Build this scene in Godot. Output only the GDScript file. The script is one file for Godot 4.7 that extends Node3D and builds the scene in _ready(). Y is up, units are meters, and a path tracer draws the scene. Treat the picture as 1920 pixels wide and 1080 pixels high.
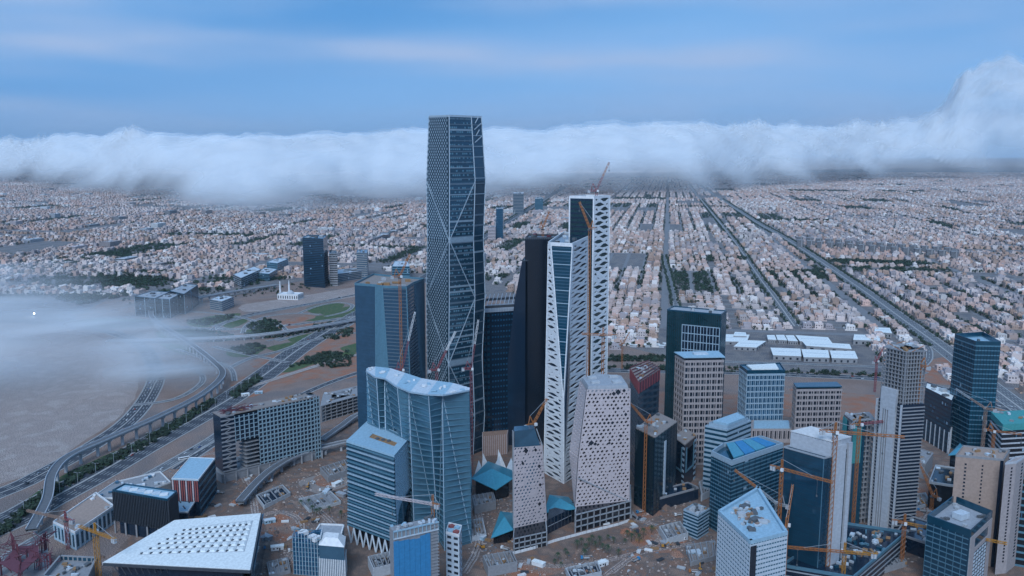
extends Node3D
# A business district of towers on the desert edge of a large city, at dusk, with a bank of low cloud rolling in behind.
# Metres, y up. The viewpoint is a drone 346 m above the ground.

var M := {}
var unit := BoxMesh.new()
var rng := RandomNumberGenerator.new()
var used := {}
var org := Vector3.ZERO
const EYE := Vector3(0, 346, 0)

class MB:
	var v := PackedVector3Array()
	var n := PackedVector3Array()
	var c := PackedColorArray()
	var col := Color.WHITE
	var tint := false
	func tri(a: Vector3, b: Vector3, d: Vector3) -> void:
		var m := (b - a).cross(d - a).normalized()
		v.append(a); v.append(d); v.append(b)
		for i in 3:
			n.append(m)
			if tint: c.append(col)
	func quad(a: Vector3, b: Vector3, d: Vector3, e: Vector3) -> void:
		tri(a, b, d); tri(a, d, e)
	func slab(a: Vector3, b: Vector3, d: Vector3, e: Vector3, m: Vector3) -> void:
		# outer face a b d e (counter-clockwise seen from outside), extruded inwards by m
		quad(a, b, d, e)
		quad(a, a + m, b + m, b); quad(b, b + m, d + m, d); quad(d, d + m, e + m, e); quad(e, e + m, a + m, a)
	func box(o: Vector3, s: Vector3, turn := 0.0) -> void:
		var x := Vector3(cos(turn), 0, -sin(turn)) * s.x / 2; var z := Vector3(sin(turn), 0, cos(turn)) * s.z / 2; var y := Vector3(0, s.y / 2, 0)
		hexa([o - x - y + z, o + x - y + z, o + x - y - z, o - x - y - z], [o - x + y + z, o + x + y + z, o + x + y - z, o - x + y - z])
	func hexa(lo: Array, hi: Array) -> void:
		var k := lo.size()
		for i in k:
			var j := (i + 1) % k
			quad(lo[i], lo[j], hi[j], hi[i])
		for i in range(1, k - 1):
			tri(hi[0], hi[i], hi[i + 1]); tri(lo[0], lo[i + 1], lo[i])
	func beam(a: Vector3, b: Vector3, w: float) -> void:
		var d := (b - a).normalized()
		var s := d.cross(Vector3.UP if absf(d.y) < 0.9 else Vector3.RIGHT).normalized() * w / 2
		var t := s.cross(d)
		hexa([a - s - t, a + s - t, a + s + t, a - s + t], [b - s - t, b + s - t, b + s + t, b - s + t])
	func prism(p: Array, y0: float, y1: float, o := Vector3.ZERO) -> void:
		# p runs so that the shoelace sum in x, z is positive
		var k := p.size()
		for i in k:
			var a: Vector2 = p[i]; var b: Vector2 = p[(i + 1) % k]
			quad(Vector3(b.x, y0, b.y) - o, Vector3(a.x, y0, a.y) - o, Vector3(a.x, y1, a.y) - o, Vector3(b.x, y1, b.y) - o)
		var ix := Geometry2D.triangulate_polygon(PackedVector2Array(p))
		for i in range(0, ix.size(), 3):
			var q := [p[ix[i]], p[ix[i + 1]], p[ix[i + 2]]]
			var w := []
			for e in q: w.append(Vector3(e.x, y1, e.y) - o)
			if (w[1] - w[0]).cross(w[2] - w[0]).y < 0: w.reverse()
			tri(w[0], w[1], w[2])
	func mesh() -> ArrayMesh:
		var r := []; r.resize(Mesh.ARRAY_MAX); r[Mesh.ARRAY_VERTEX] = v; r[Mesh.ARRAY_NORMAL] = n
		if tint: r[Mesh.ARRAY_COLOR] = c
		var m := ArrayMesh.new()
		if v.size(): m.add_surface_from_arrays(Mesh.PRIMITIVE_TRIANGLES, r)
		return m

func R(a: float, b: float) -> float: return rng.randf_range(a, b)
func lin(r: float, g: float, b: float) -> Color: return Color(r, g, b).linear_to_srgb()
func v3(p: Vector2, y := 0.0) -> Vector3: return Vector3(p.x, y, p.y)

func numbered(called: String) -> String:
	used[called] = used.get(called, -1) + 1
	return called if used[called] == 0 else "%s_%03d" % [called, used[called]]
func tag(o: Node, label: String, category := "", group := "", kind := "") -> Node:
	if label: o.set_meta("label", label)
	if category: o.set_meta("category", category)
	if group: o.set_meta("group", group)
	if kind: o.set_meta("kind", kind)
	return o
func thing(called: String, label: String, category: String, at: Vector3, group := "") -> Node3D:
	var o := Node3D.new(); o.name = numbered(called); add_child(o); o.position = at; org = at
	tag(o, label, category, group); return o
func put(called: String, m: Mesh, mt: Material, parent: Node = null) -> MeshInstance3D:
	var o := MeshInstance3D.new(); o.name = called; o.mesh = m; o.material_override = mt
	if parent: parent.add_child(o, true)
	else:
		o.name = numbered(called); add_child(o)
	return o
func struct(called: String, m: Mesh, mt: Material) -> MeshInstance3D:
	var o := put(called, m, mt); o.set_meta("kind", "structure"); return o
func copy(o: Node3D, at: Vector3, turn := 0.0, label := "") -> Node3D:
	var base := String(o.name)
	if base.length() > 4 and base[-4] == "_" and base.right(3).is_valid_int(): base = base.left(base.length() - 4)
	var r: Node3D = o.duplicate(); r.name = numbered(base); add_child(r); r.position = at; r.rotation.y = turn
	if label: r.set_meta("label", label)
	return r
# one box-shaped piece that shares the unit mesh; centre in the world, axes x y z
func piece(parent: Node, called: String, mt: Material, at: Vector3, bx: Vector3, by: Vector3, bz: Vector3) -> MeshInstance3D:
	var o := MeshInstance3D.new(); o.name = called; o.mesh = unit; o.material_override = mt
	o.transform = Transform3D(Basis(bx, by, bz), at - org); parent.add_child(o, true); return o
func bit(parent: Node, called: String, mt: Material, at: Vector3, s: Vector3, turn := 0.0) -> MeshInstance3D:
	var x := Vector3(cos(turn), 0, -sin(turn)); var z := Vector3(sin(turn), 0, cos(turn))
	return piece(parent, called, mt, at, x * s.x, Vector3(0, s.y, 0), z * s.z)

# ---- faces: Q = [bottom left, bottom right, top left, top right] seen from outside, world coordinates
func on(q: Array, u: float, w: float) -> Vector3:
	return (q[0] as Vector3).lerp(q[1], u).lerp((q[2] as Vector3).lerp(q[3], u), w)
func out_of(q: Array) -> Vector3:
	var d: Vector3 = (on(q, 1, .5) - on(q, 0, .5)).cross(on(q, .5, 1) - on(q, .5, 0))
	return d.normalized()
func seen(q: Array) -> bool:
	return out_of(q).dot((EYE - on(q, .5, .5)).normalized()) > -0.12
# a piece of a face from u0..u1, w0..w1, standing out from o0 to o1
func plate(parent: Node, called: String, mt: Material, q: Array, u0: float, u1: float, w0: float, w1: float, o0: float, o1: float) -> MeshInstance3D:
	var m := out_of(q)
	var a := on(q, u0, w0); var b := on(q, u1, w0); var d := on(q, u1, w1); var e := on(q, u0, w1)
	if ((b - a) - (d - e)).length() < 0.03 and ((e - a) - (d - b)).length() < 0.03:
		return piece(parent, called, mt, (a + b + d + e) / 4 + m * (o0 + o1) / 2, b - a, e - a, m * (o1 - o0))
	var s := MB.new(); var k := m * o1 - org
	s.slab(a + k, b + k, d + k, e + k, -m * (o1 - o0))
	return put(called, s.mesh(), mt, parent)
func plate_to(s: MB, q: Array, u0: float, u1: float, w0: float, w1: float, o0: float, o1: float) -> void:
	var m := out_of(q); var k := m * o1 - org
	s.slab(on(q, u0, w0) + k, on(q, u1, w0) + k, on(q, u1, w1) + k, on(q, u0, w1) + k, -m * (o1 - o0))
func ordered(p: Array) -> Array:
	var a := 0.0
	for i in p.size():
		var b: Vector2 = p[i]; var d: Vector2 = p[(i + 1) % p.size()]; a += b.x * d.y - d.x * b.y
	var r := p.duplicate()
	if a < 0: r.reverse()
	return r
func middle(p: Array) -> Vector2:
	var r := Vector2.ZERO
	for e in p: r += e
	return r / p.size()
func faces_of(p: Array, y0: float, y1: float) -> Array:
	var r := []
	var o := ordered(p)
	for i in o.size():
		var a: Vector2 = o[i]; var b: Vector2 = o[(i + 1) % o.size()]
		r.append([v3(b, y0), v3(a, y0), v3(b, y1), v3(a, y1)])
	return r
func shrunk(p: Array, k: float) -> Array:
	var m := middle(p); var r := []
	for e: Vector2 in p: r.append(m + (e - m) * k)
	return r
# the roof is known in three or more corners: the fourth of a parallelogram
func fourth(p: Array) -> Array:
	return [p[0], p[1], p[2], p[0] + p[2] - p[1]]
# faces towards the viewpoint, widest first
func fronts(p: Array, y0: float, y1: float) -> Array:
	var r := []
	for q in faces_of(p, y0, y1):
		if seen(q): r.append(q)
	return r
func body(parent: Node, called: String, mt: Material, p: Array, y0: float, y1: float) -> MeshInstance3D:
	var s := MB.new(); s.prism(ordered(p), y0, y1, org); return put(called, s.mesh(), mt, parent)
# a band round the whole plan, one piece
func ring(parent: Node, called: String, mt: Material, p: Array, y0: float, y1: float, off: float, deep := 0.5) -> MeshInstance3D:
	var s := MB.new()
	var o := ordered(p)
	for i in o.size():
		var a: Vector2 = o[i]; var b: Vector2 = o[(i + 1) % o.size()]
		var d := (b - a).normalized(); var m := Vector2(d.y, -d.x)
		a += m * off - d * off; b += m * off + d * off
		var k := -m * deep
		s.hexa([v3(b, y0) - org, v3(a, y0) - org, v3(a + k, y0) - org, v3(b + k, y0) - org], [v3(b, y1) - org, v3(a, y1) - org, v3(a + k, y1) - org, v3(b + k, y1) - org])
	return put(called, s.mesh(), mt, parent)
func bands(parent: Node, called: String, mt: Material, p: Array, y0: float, y1: float, count: int, share: float, off: float) -> void:
	var f := (y1 - y0) / count
	for i in count: ring(parent, called, mt, p, y0 + f * i, y0 + f * (i + share), off, off + 0.25)
func fins(parent: Node, called: String, mt: Material, q: Array, count: int, w: float, o0: float, o1: float, w0 := 0.0, w1 := 1.0) -> void:
	var l: float = (q[1] - q[0]).length()
	for i in count + 1:
		var u := float(i) / count
		plate(parent, called, mt, q, clampf(u - w / l / 2, 0, 1), clampf(u + w / l / 2, 0, 1), w0, w1, o0, o1)
# punched windows on a face, each a pane of its own
func panes(parent: Node, called: String, mt: Material, q: Array, cols: int, rows: int, fu: float, fw: float, u0 := 0.0, u1 := 1.0, w0 := 0.0, w1 := 1.0, o0 := -0.1, o1 := 0.12) -> void:
	for i in cols:
		for j in rows:
			var u := u0 + (u1 - u0) * (i + .5) / cols; var w := w0 + (w1 - w0) * (j + .5) / rows
			var du := (u1 - u0) / cols * fu / 2; var dw := (w1 - w0) / rows * fw / 2
			plate(parent, called, mt, q, u - du, u + du, w - dw, w + dw, o0, o1)
func roof_kit(parent: Node, p: Array, y: float, wall: Material, high := 1.4, units := 4, floor_mat: Material = null) -> void:
	var roof: Node = ring(parent, "parapet", wall, p, y - 0.4, y + high, 0.15, 0.7)
	if floor_mat: roof = body(parent, "roof", floor_mat, shrunk(p, 0.97), y, y + 0.12)
	var o := ordered(p)
	var turn := atan2(-(o[1].y - o[0].y), o[1].x - o[0].x)
	var big: float = minf((o[1] - o[0]).length(), (o[2] - o[1]).length())
	for i in units:
		var c: Vector2 = middle(p) + ((o[i % o.size()] as Vector2) - middle(p)) * R(.1, .6)
		var s := Vector3(R(.08, .22), 0, R(.08, .2)) * big; s.y = R(1.5, 3.6)
		bit(roof, "roof_unit", M.unit if i % 2 else M.unit_dark, v3(c, y + s.y / 2 + .1), s, turn)

# a perforated screen in front of a face: rows of cells with six-sided openings, each row a piece
func lattice(parent: Node, called: String, mt: Material, q: Array, cols: float, rows: int, hu: float, hw: float, vary: float, deep: float, off: float, odd := 0.5, swap := 0.0) -> void:
	var m := out_of(q)
	var k := m * off - org; var inw := -m * deep
	for j in rows:
		var s := MB.new()
		var w0 := float(j) / rows; var w1 := float(j + 1) / rows
		var u := -1.0 / cols * (odd if j % 2 else 0.0)
		while u < 0.9999:
			var a := clampf(u, 0, 1); var b := clampf(u + 1.0 / cols, 0, 1)
			u += 1.0 / cols
			if b - a < 0.02 / cols: continue
			var full := (b - a) * cols
			var cu := (a + b) / 2 + R(-1, 1) * vary * .12 / cols; var cw := (w0 + w1) / 2
			var big := (1.0 - vary * rng.randf()) * (0.55 if full < .7 else 1.0)
			if swap > 0 and rng.randf() < swap: big *= 0.3
			var ln := R(.15, .4) if cols < 3 else .3
			var tl := R(-.3, .3) * (w1 - w0) if cols < 3 else 0.0; var tr := R(-.3, .3) * (w1 - w0) if cols < 3 else 0.0
			var ru := (b - a) / 2 * hu * big; var rw := (w1 - w0) / 2 * hw * minf(1.0, big * 1.15)
			var h := [Vector2(cu - ru, cw + tl), Vector2(cu - ru * ln, cw - rw), Vector2(cu + ru * (ln - .1), cw - rw), Vector2(cu + ru, cw + tr), Vector2(cu + ru * ln, cw + rw), Vector2(cu - ru * (ln - .1), cw + rw)]
			var e := [Vector2(a, cw), Vector2(a, w0), Vector2(b, w0), Vector2(b, cw), Vector2(b, w1), Vector2(a, w1)]
			for i in 6:
				var i2 := (i + 1) % 6
				var p0 := on(q, h[i].x, h[i].y) + k; var p1 := on(q, h[i2].x, h[i2].y) + k
				s.quad(on(q, e[i].x, e[i].y) + k, on(q, e[i2].x, e[i2].y) + k, p1, p0)
				s.quad(p0, p1, p1 + inw, p0 + inw)
		put(called, s.mesh(), mt, parent)

# ---- materials
func noise_tex(sd: int, freq: float, lo: float, hi: float, size := 512, oct := 5, ramp: Array = []) -> NoiseTexture2D:
	var f := FastNoiseLite.new(); f.seed = sd; f.frequency = freq; f.fractal_octaves = oct
	var t := NoiseTexture2D.new(); t.width = size; t.height = size; t.seamless = true; t.noise = f; t.generate_mipmaps = false
	var g := Gradient.new()
	if ramp.is_empty(): ramp = [[0.25, Color(lo, lo, lo)], [0.75, Color(hi, hi, hi)]]
	g.offsets = PackedFloat32Array(ramp.map(func(x): return x[0])); g.colors = PackedColorArray(ramp.map(func(x): return x[1]))
	t.color_ramp = g; return t
var grime: Texture2D
var speck: Texture2D
func mat(key: String, c: Color, rough := 0.85, metal := 0.0, tex := 0.03, tinted := false) -> StandardMaterial3D:
	var m := StandardMaterial3D.new(); m.resource_name = key; m.albedo_color = c; m.roughness = rough; m.metallic = metal
	if tex > 0:
		m.albedo_texture = grime; m.uv1_triplanar = true; m.uv1_world_triplanar = true; m.uv1_scale = Vector3(tex, tex, tex)
	m.vertex_color_use_as_albedo = tinted
	M[key] = m; return m
func glass(key: String, c: Color, rough := 0.12, metal := 0.35) -> StandardMaterial3D:
	var m := mat(key, c, rough, metal, 0.011); m.metallic_specular = 0.7; return m

func _ready() -> void:
	rng.seed = 20
	# ---- camera
	var cam := Camera3D.new(); cam.name = "camera"; cam.fov = 37.3; cam.near = 2.0; cam.far = 90000.0
	cam.position = EYE; cam.rotation_degrees = Vector3(-9, 0, 0); add_child(cam)
	# ---- sky, haze, exposure
	var e := Environment.new(); e.background_mode = Environment.BG_SKY; e.tonemap_mode = Environment.TONE_MAPPER_LINEAR
	e.tonemap_exposure = 1.6
	var sky := Sky.new(); var sm := PanoramaSkyMaterial.new(); sm.panorama = sky_picture(); sky.sky_material = sm; e.sky = sky
	e.fog_enabled = true; e.fog_density = 0.00002; e.fog_light_color = Color(0.84, 0.93, 1.0)
	e.sdfgi_enabled = true; e.ssao_enabled = true; e.ssil_enabled = true
	var we := WorldEnvironment.new(); we.name = "environment"; we.environment = e; add_child(we)
	# ---- the low sun behind thin overcast: wide and soft
	var sun := DirectionalLight3D.new(); sun.name = "sun"; sun.light_energy = 0.58; sun.light_color = Color(0.88, 0.935, 1.0)
	sun.light_angular_distance = 30.0; sun.rotation_degrees = Vector3(-40, -12, 0); sun.shadow_enabled = true; add_child(sun)
	# ---- the place
	palette()
	ground_and_roads()
	clouds()
	city()
	far_buildings()
	centre_towers()
	front_centre()
	right_towers()
	left_side()
	cranes()
	small_things()

func sky_picture() -> ImageTexture:
	# thin high overcast: even blue air with stretched veils, the same all round
	var w := 1024; var h := 512
	var im := Image.create(w, h, false, Image.FORMAT_RGBF)
	var f := FastNoiseLite.new(); f.seed = 11; f.frequency = 1.0; f.fractal_octaves = 5
	var g := FastNoiseLite.new(); g.seed = 5; g.frequency = 0.55; g.fractal_octaves = 3
	for j in h:
		var up := PI / 2 - (j + .5) / h * PI
		for i in w:
			var ar := (i + .5) / w * TAU
			var d := Vector3(sin(ar) * cos(up), sin(up), cos(ar) * cos(up))
			var veil := clampf(0.5 + 0.9 * f.get_noise_3d(d.x * 1.9 + 3, d.y * 20.0, d.z * 1.9), 0, 1)
			var broad := clampf(0.5 + 0.9 * g.get_noise_3d(d.x * 1.3, d.y * 5.0 + 2.0, d.z * 1.3 + 7), 0, 1)
			var c := Color(0.050, 0.198, 0.450).lerp(Color(0.145, 0.312, 0.570), broad)
			c = c.lerp(Color(0.255, 0.345, 0.520), veil * veil * 0.95)
			im.set_pixel(i, j, c)
	return ImageTexture.create_from_image(im)

func palette() -> void:
	grime = noise_tex(3, 0.02, 0.92, 1.0)
	speck = noise_tex(8, 0.06, 0.55, 1.0, 512, 4)
	mat("white", lin(.70, .70, .70)); mat("offwhite", lin(.44, .46, .49)); mat("concrete", lin(.26, .26, .27)); mat("concrete_dark", lin(.17, .17, .18))
	mat("beige", lin(.36, .31, .30)); mat("tan", lin(.36, .26, .21)); mat("pink_stone", lin(.55, .47, .47)); mat("roof_grey", lin(.33, .35, .38)); mat("roof_pale", lin(.50, .56, .61))
	mat("lattice_white", lin(.74, .75, .76), .6); mat("unit", lin(.42, .44, .46)); mat("unit_dark", lin(.10, .11, .12)); mat("dark", lin(.018, .022, .028), .6)
	mat("red_steel", lin(.13, .035, .05)); mat("orange", lin(.38, .135, .035), .6); mat("yellow", lin(.45, .20, .02), .6); mat("pink_red", lin(.26, .06, .07), .6)
	mat("steel", lin(.42, .45, .48), .45, .3); mat("steel_dark", lin(.07, .08, .095), .5, .3); mat("net_blue", lin(.03, .21, .42), .8); mat("net_green", lin(.05, .28, .28), .8)
	mat("canopy", lin(.06, .30, .40), .35, .2); mat("timber", lin(.30, .17, .08)); mat("rubble", lin(.26, .22, .20), .95, 0, .05); mat("asphalt", lin(.045, .050, .062), .9, 0, .02); mat("asphalt_pale", lin(.12, .125, .135), .9, 0, .02); mat("street", lin(.19, .185, .19), .9, 0, .02)
	mat("paint", lin(.62, .62, .60)); mat("kerb", lin(.38, .36, .34)); mat("roof_blue", lin(.30, .46, .56), .6); mat("roof_white", lin(.74, .76, .74)); mat("bronze", lin(.30, .19, .14)); mat("fin_red", lin(.30, .08, .07))
	glass("glass_navy", lin(.010, .030, .060)); glass("glass_teal", lin(.010, .078, .128)); glass("glass_blue", lin(.024, .11, .20)); glass("glass_mid", lin(.065, .16, .24), .2); glass("glass_pale", lin(.30, .44, .54), .25); glass("glass_black", lin(.010, .014, .020), .15, .2)
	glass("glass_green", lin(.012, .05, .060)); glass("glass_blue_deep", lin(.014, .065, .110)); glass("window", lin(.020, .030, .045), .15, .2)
	mat("screen_grey", lin(.26, .34, .40), .5, .25); mat("band_teal", lin(.10, .22, .29), .5, .2); mat("band_pale", lin(.33, .44, .52), .5, .1); mat("rib_pale", lin(.42, .50, .56), .45, .2)
	mat("floor_dull", lin(.11, .16, .20), .5, .25); mat("leaf", lin(.035, .062, .030), .9, 0, .2); mat("leaf_dark", lin(.020, .042, .030), .9, 0, .2); mat("trunk", lin(.14, .09, .06))
	mat("instance", Color.WHITE, .9, 0, .05, true)
	var c := StandardMaterial3D.new(); c.resource_name = "vapour"; c.albedo_color = lin(.93, .95, .97); c.backlight_enabled = true; c.backlight = Color(.9, .9, .9); c.roughness = 1.0; c.vertex_color_use_as_albedo = true; c.metallic_specular = 0.0
	c.transparency = BaseMaterial3D.TRANSPARENCY_ALPHA; M["vapour"] = c

# ---- ground, roads
func sand_mat(key: String, a: Color, b: Color, d: Color, s1: float, s2: float, sd: int) -> StandardMaterial3D:
	var m := StandardMaterial3D.new(); m.resource_name = key; m.roughness = 0.95
	m.albedo_texture = noise_tex(sd, 0.008, 0, 0, 1024, 6, [[0.22, a.linear_to_srgb()], [0.5, b.linear_to_srgb()], [0.78, d.linear_to_srgb()]])
	m.uv1_triplanar = true; m.uv1_world_triplanar = true; m.uv1_scale = Vector3(s1, s1, s1)
	m.detail_enabled = true; m.detail_albedo = speck; m.detail_blend_mode = BaseMaterial3D.BLEND_MODE_MUL; m.detail_uv_layer = BaseMaterial3D.DETAIL_UV_2
	m.uv2_triplanar = true; m.uv2_world_triplanar = true; m.uv2_scale = Vector3(s2, s2, s2)
	M[key] = m; return m

# an even strip along points p (x, z) with heights y, from offset a to b across
func strip(s: MB, p: Array, y: Array, a: float, b: float, lift: float, thick := 0.0) -> void:
	var L := []; var K := []
	for i in p.size():
		var d: Vector2 = ((p[mini(i + 1, p.size() - 1)] as Vector2) - p[maxi(i - 1, 0)]).normalized()
		var m := Vector2(-d.y, d.x)
		L.append(v3(p[i] + m * a, y[i] + lift) - org); K.append(v3(p[i] + m * b, y[i] + lift) - org)
	var dn := Vector3(0, -thick, 0)
	for i in p.size() - 1:
		s.quad(L[i], L[i + 1], K[i + 1], K[i])
		if s.n[-1].y < 0: # flip to face up
			for k in range(s.n.size() - 6, s.n.size()): s.n[k] = -s.n[k]
			for k in [s.v.size() - 6, s.v.size() - 3]:
				var t := s.v[k + 1]; s.v[k + 1] = s.v[k + 2]; s.v[k + 2] = t
		if thick > 0:
			s.quad(L[i] + dn, L[i + 1] + dn, L[i + 1], L[i]); s.quad(K[i + 1] + dn, K[i] + dn, K[i], K[i + 1]); s.quad(L[i] + dn, K[i] + dn, K[i + 1] + dn, L[i + 1] + dn)
# smooth curve through points, [points, heights]
func curve(p: Array, y: Array = [], step := 14.0) -> Array:
	var c := Curve3D.new(); c.bake_interval = step
	for i in p.size():
		var a: Vector2 = p[maxi(i - 1, 0)]; var b: Vector2 = p[mini(i + 1, p.size() - 1)]
		var ya: float = y[maxi(i - 1, 0)] if y else 0.0; var yb: float = y[mini(i + 1, p.size() - 1)] if y else 0.0
		var t := (v3(b, yb) - v3(a, ya)) / 6.0
		c.add_point(v3(p[i], y[i] if y else 0.0), -t, t)
	var P := []; var Y := []
	for q in c.get_baked_points():
		P.append(Vector2(q.x, q.z)); Y.append(q.y)
	return [P, Y]
var road_lines := []   # [points, half width] of what the city leaves free
func road(p: Array, w: float, lift: float, mt: Material, lanes := 4, median := 0.0, dashes := true) -> void:
	org = Vector3.ZERO
	var k := curve(p)
	road_lines.append([k[0], w / 2 + 3])
	var s := MB.new(); strip(s, k[0], k[1], -w / 2, w / 2, lift); struct("road", s.mesh(), mt)
	var m := MB.new()
	for sd in [-1, 1]: strip(m, k[0], k[1], sd * (w / 2 - .9) - .25, sd * (w / 2 - .9) + .25, lift + .05)
	if dashes:
		for l in range(1, lanes):
			var at := -w / 2 + w * l / lanes
			for i in range(0, k[0].size() - 1, 2): strip(m, [k[0][i], k[0][i + 1]], [k[1][i], k[1][i + 1]], at - .22, at + .22, lift + .05)
	struct("lane_markings", m.mesh(), M.paint)
	for sd in [-1, 1]:
		var q := MB.new(); strip(q, k[0], k[1], sd * (w / 2 + .3) - .4, sd * (w / 2 + .3) + .4, lift + .14, .2); struct("kerb", q.mesh(), M.kerb)
	if median > 0:
		var q := MB.new(); strip(q, k[0], k[1], -median / 2, median / 2, lift + .15, .2); struct("kerb", q.mesh(), M.kerb)
func track(p: Array) -> void:
	org = Vector3.ZERO; var k := curve(p); var s := MB.new(); strip(s, k[0], k[1], -3.6, 3.6, .13); struct("track", s.mesh(), M.pale_sand)
	for sd in [-1, 1]:
		var e := MB.new(); strip(e, k[0], k[1], sd * 1.6 - .5, sd * 1.6 + .5, .17); struct("wheel_rut", e.mesh(), M.site)
func patch(called: String, p: Array, lift: float, mt: Material) -> void:
	org = Vector3.ZERO
	var c := []
	# soften the outline: closed smooth curve with a little unevenness
	for i in p.size():
		for t in 6:
			var a: Vector2 = p[(i + p.size() - 1) % p.size()]; var b: Vector2 = p[i]; var d: Vector2 = p[(i + 1) % p.size()]; var e: Vector2 = p[(i + 2) % p.size()]
			var q := b.cubic_interpolate(d, a, e, t / 6.0)
			c.append(q + Vector2(R(-1, 1), R(-1, 1)) * (b - d).length() * 0.02)
	var ix := Geometry2D.triangulate_polygon(PackedVector2Array(c))
	var s := MB.new()
	for i in range(0, ix.size(), 3):
		var w := [v3(c[ix[i]], lift), v3(c[ix[i + 1]], lift), v3(c[ix[i + 2]], lift)]
		if (w[1] - w[0]).cross(w[2] - w[0]).y < 0: w.reverse()
		s.tri(w[0], w[1], w[2])
	struct(called, s.mesh(), mt)
# a road on piers: deck, two side barriers, each pier a part
func viaduct(label: String, p: Array, y: Array, w: float, gap: int, group := "") -> void:
	var k := curve(p, y, 8.0)
	var t := thing("viaduct", label, "viaduct", v3(k[0][0]), group)
	road_lines.append([k[0], w / 2 + 4])
	var s := MB.new(); strip(s, k[0], k[1], -w / 2, w / 2, 0, 2.2); var dk := put("deck", s.mesh(), M.concrete, t)
	for sd in [-1, 1]:
		var b := MB.new(); strip(b, k[0], k[1], sd * w / 2 - .3, sd * w / 2 + .3, 1.3, 1.7); put("barrier", b.mesh(), M.offwhite, dk)
	var r := MB.new(); strip(r, k[0], k[1], -w / 2 + .8, w / 2 - .8, .06); put("roadway", r.mesh(), M.asphalt_pale, dk)
	for i in range(2, k[0].size() - 1, gap):
		var hh: float = k[1][i] - 2.2
		if hh < 3: continue
		var q := MB.new(); q.box(v3(k[0][i], hh / 2 - 1) - org, Vector3(2.6, hh - 2, 2.6)); q.box(v3(k[0][i], hh - 1.0) - org, Vector3(w * .7, 2, 3)); put("pier", q.mesh(), M.offwhite, t)

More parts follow.
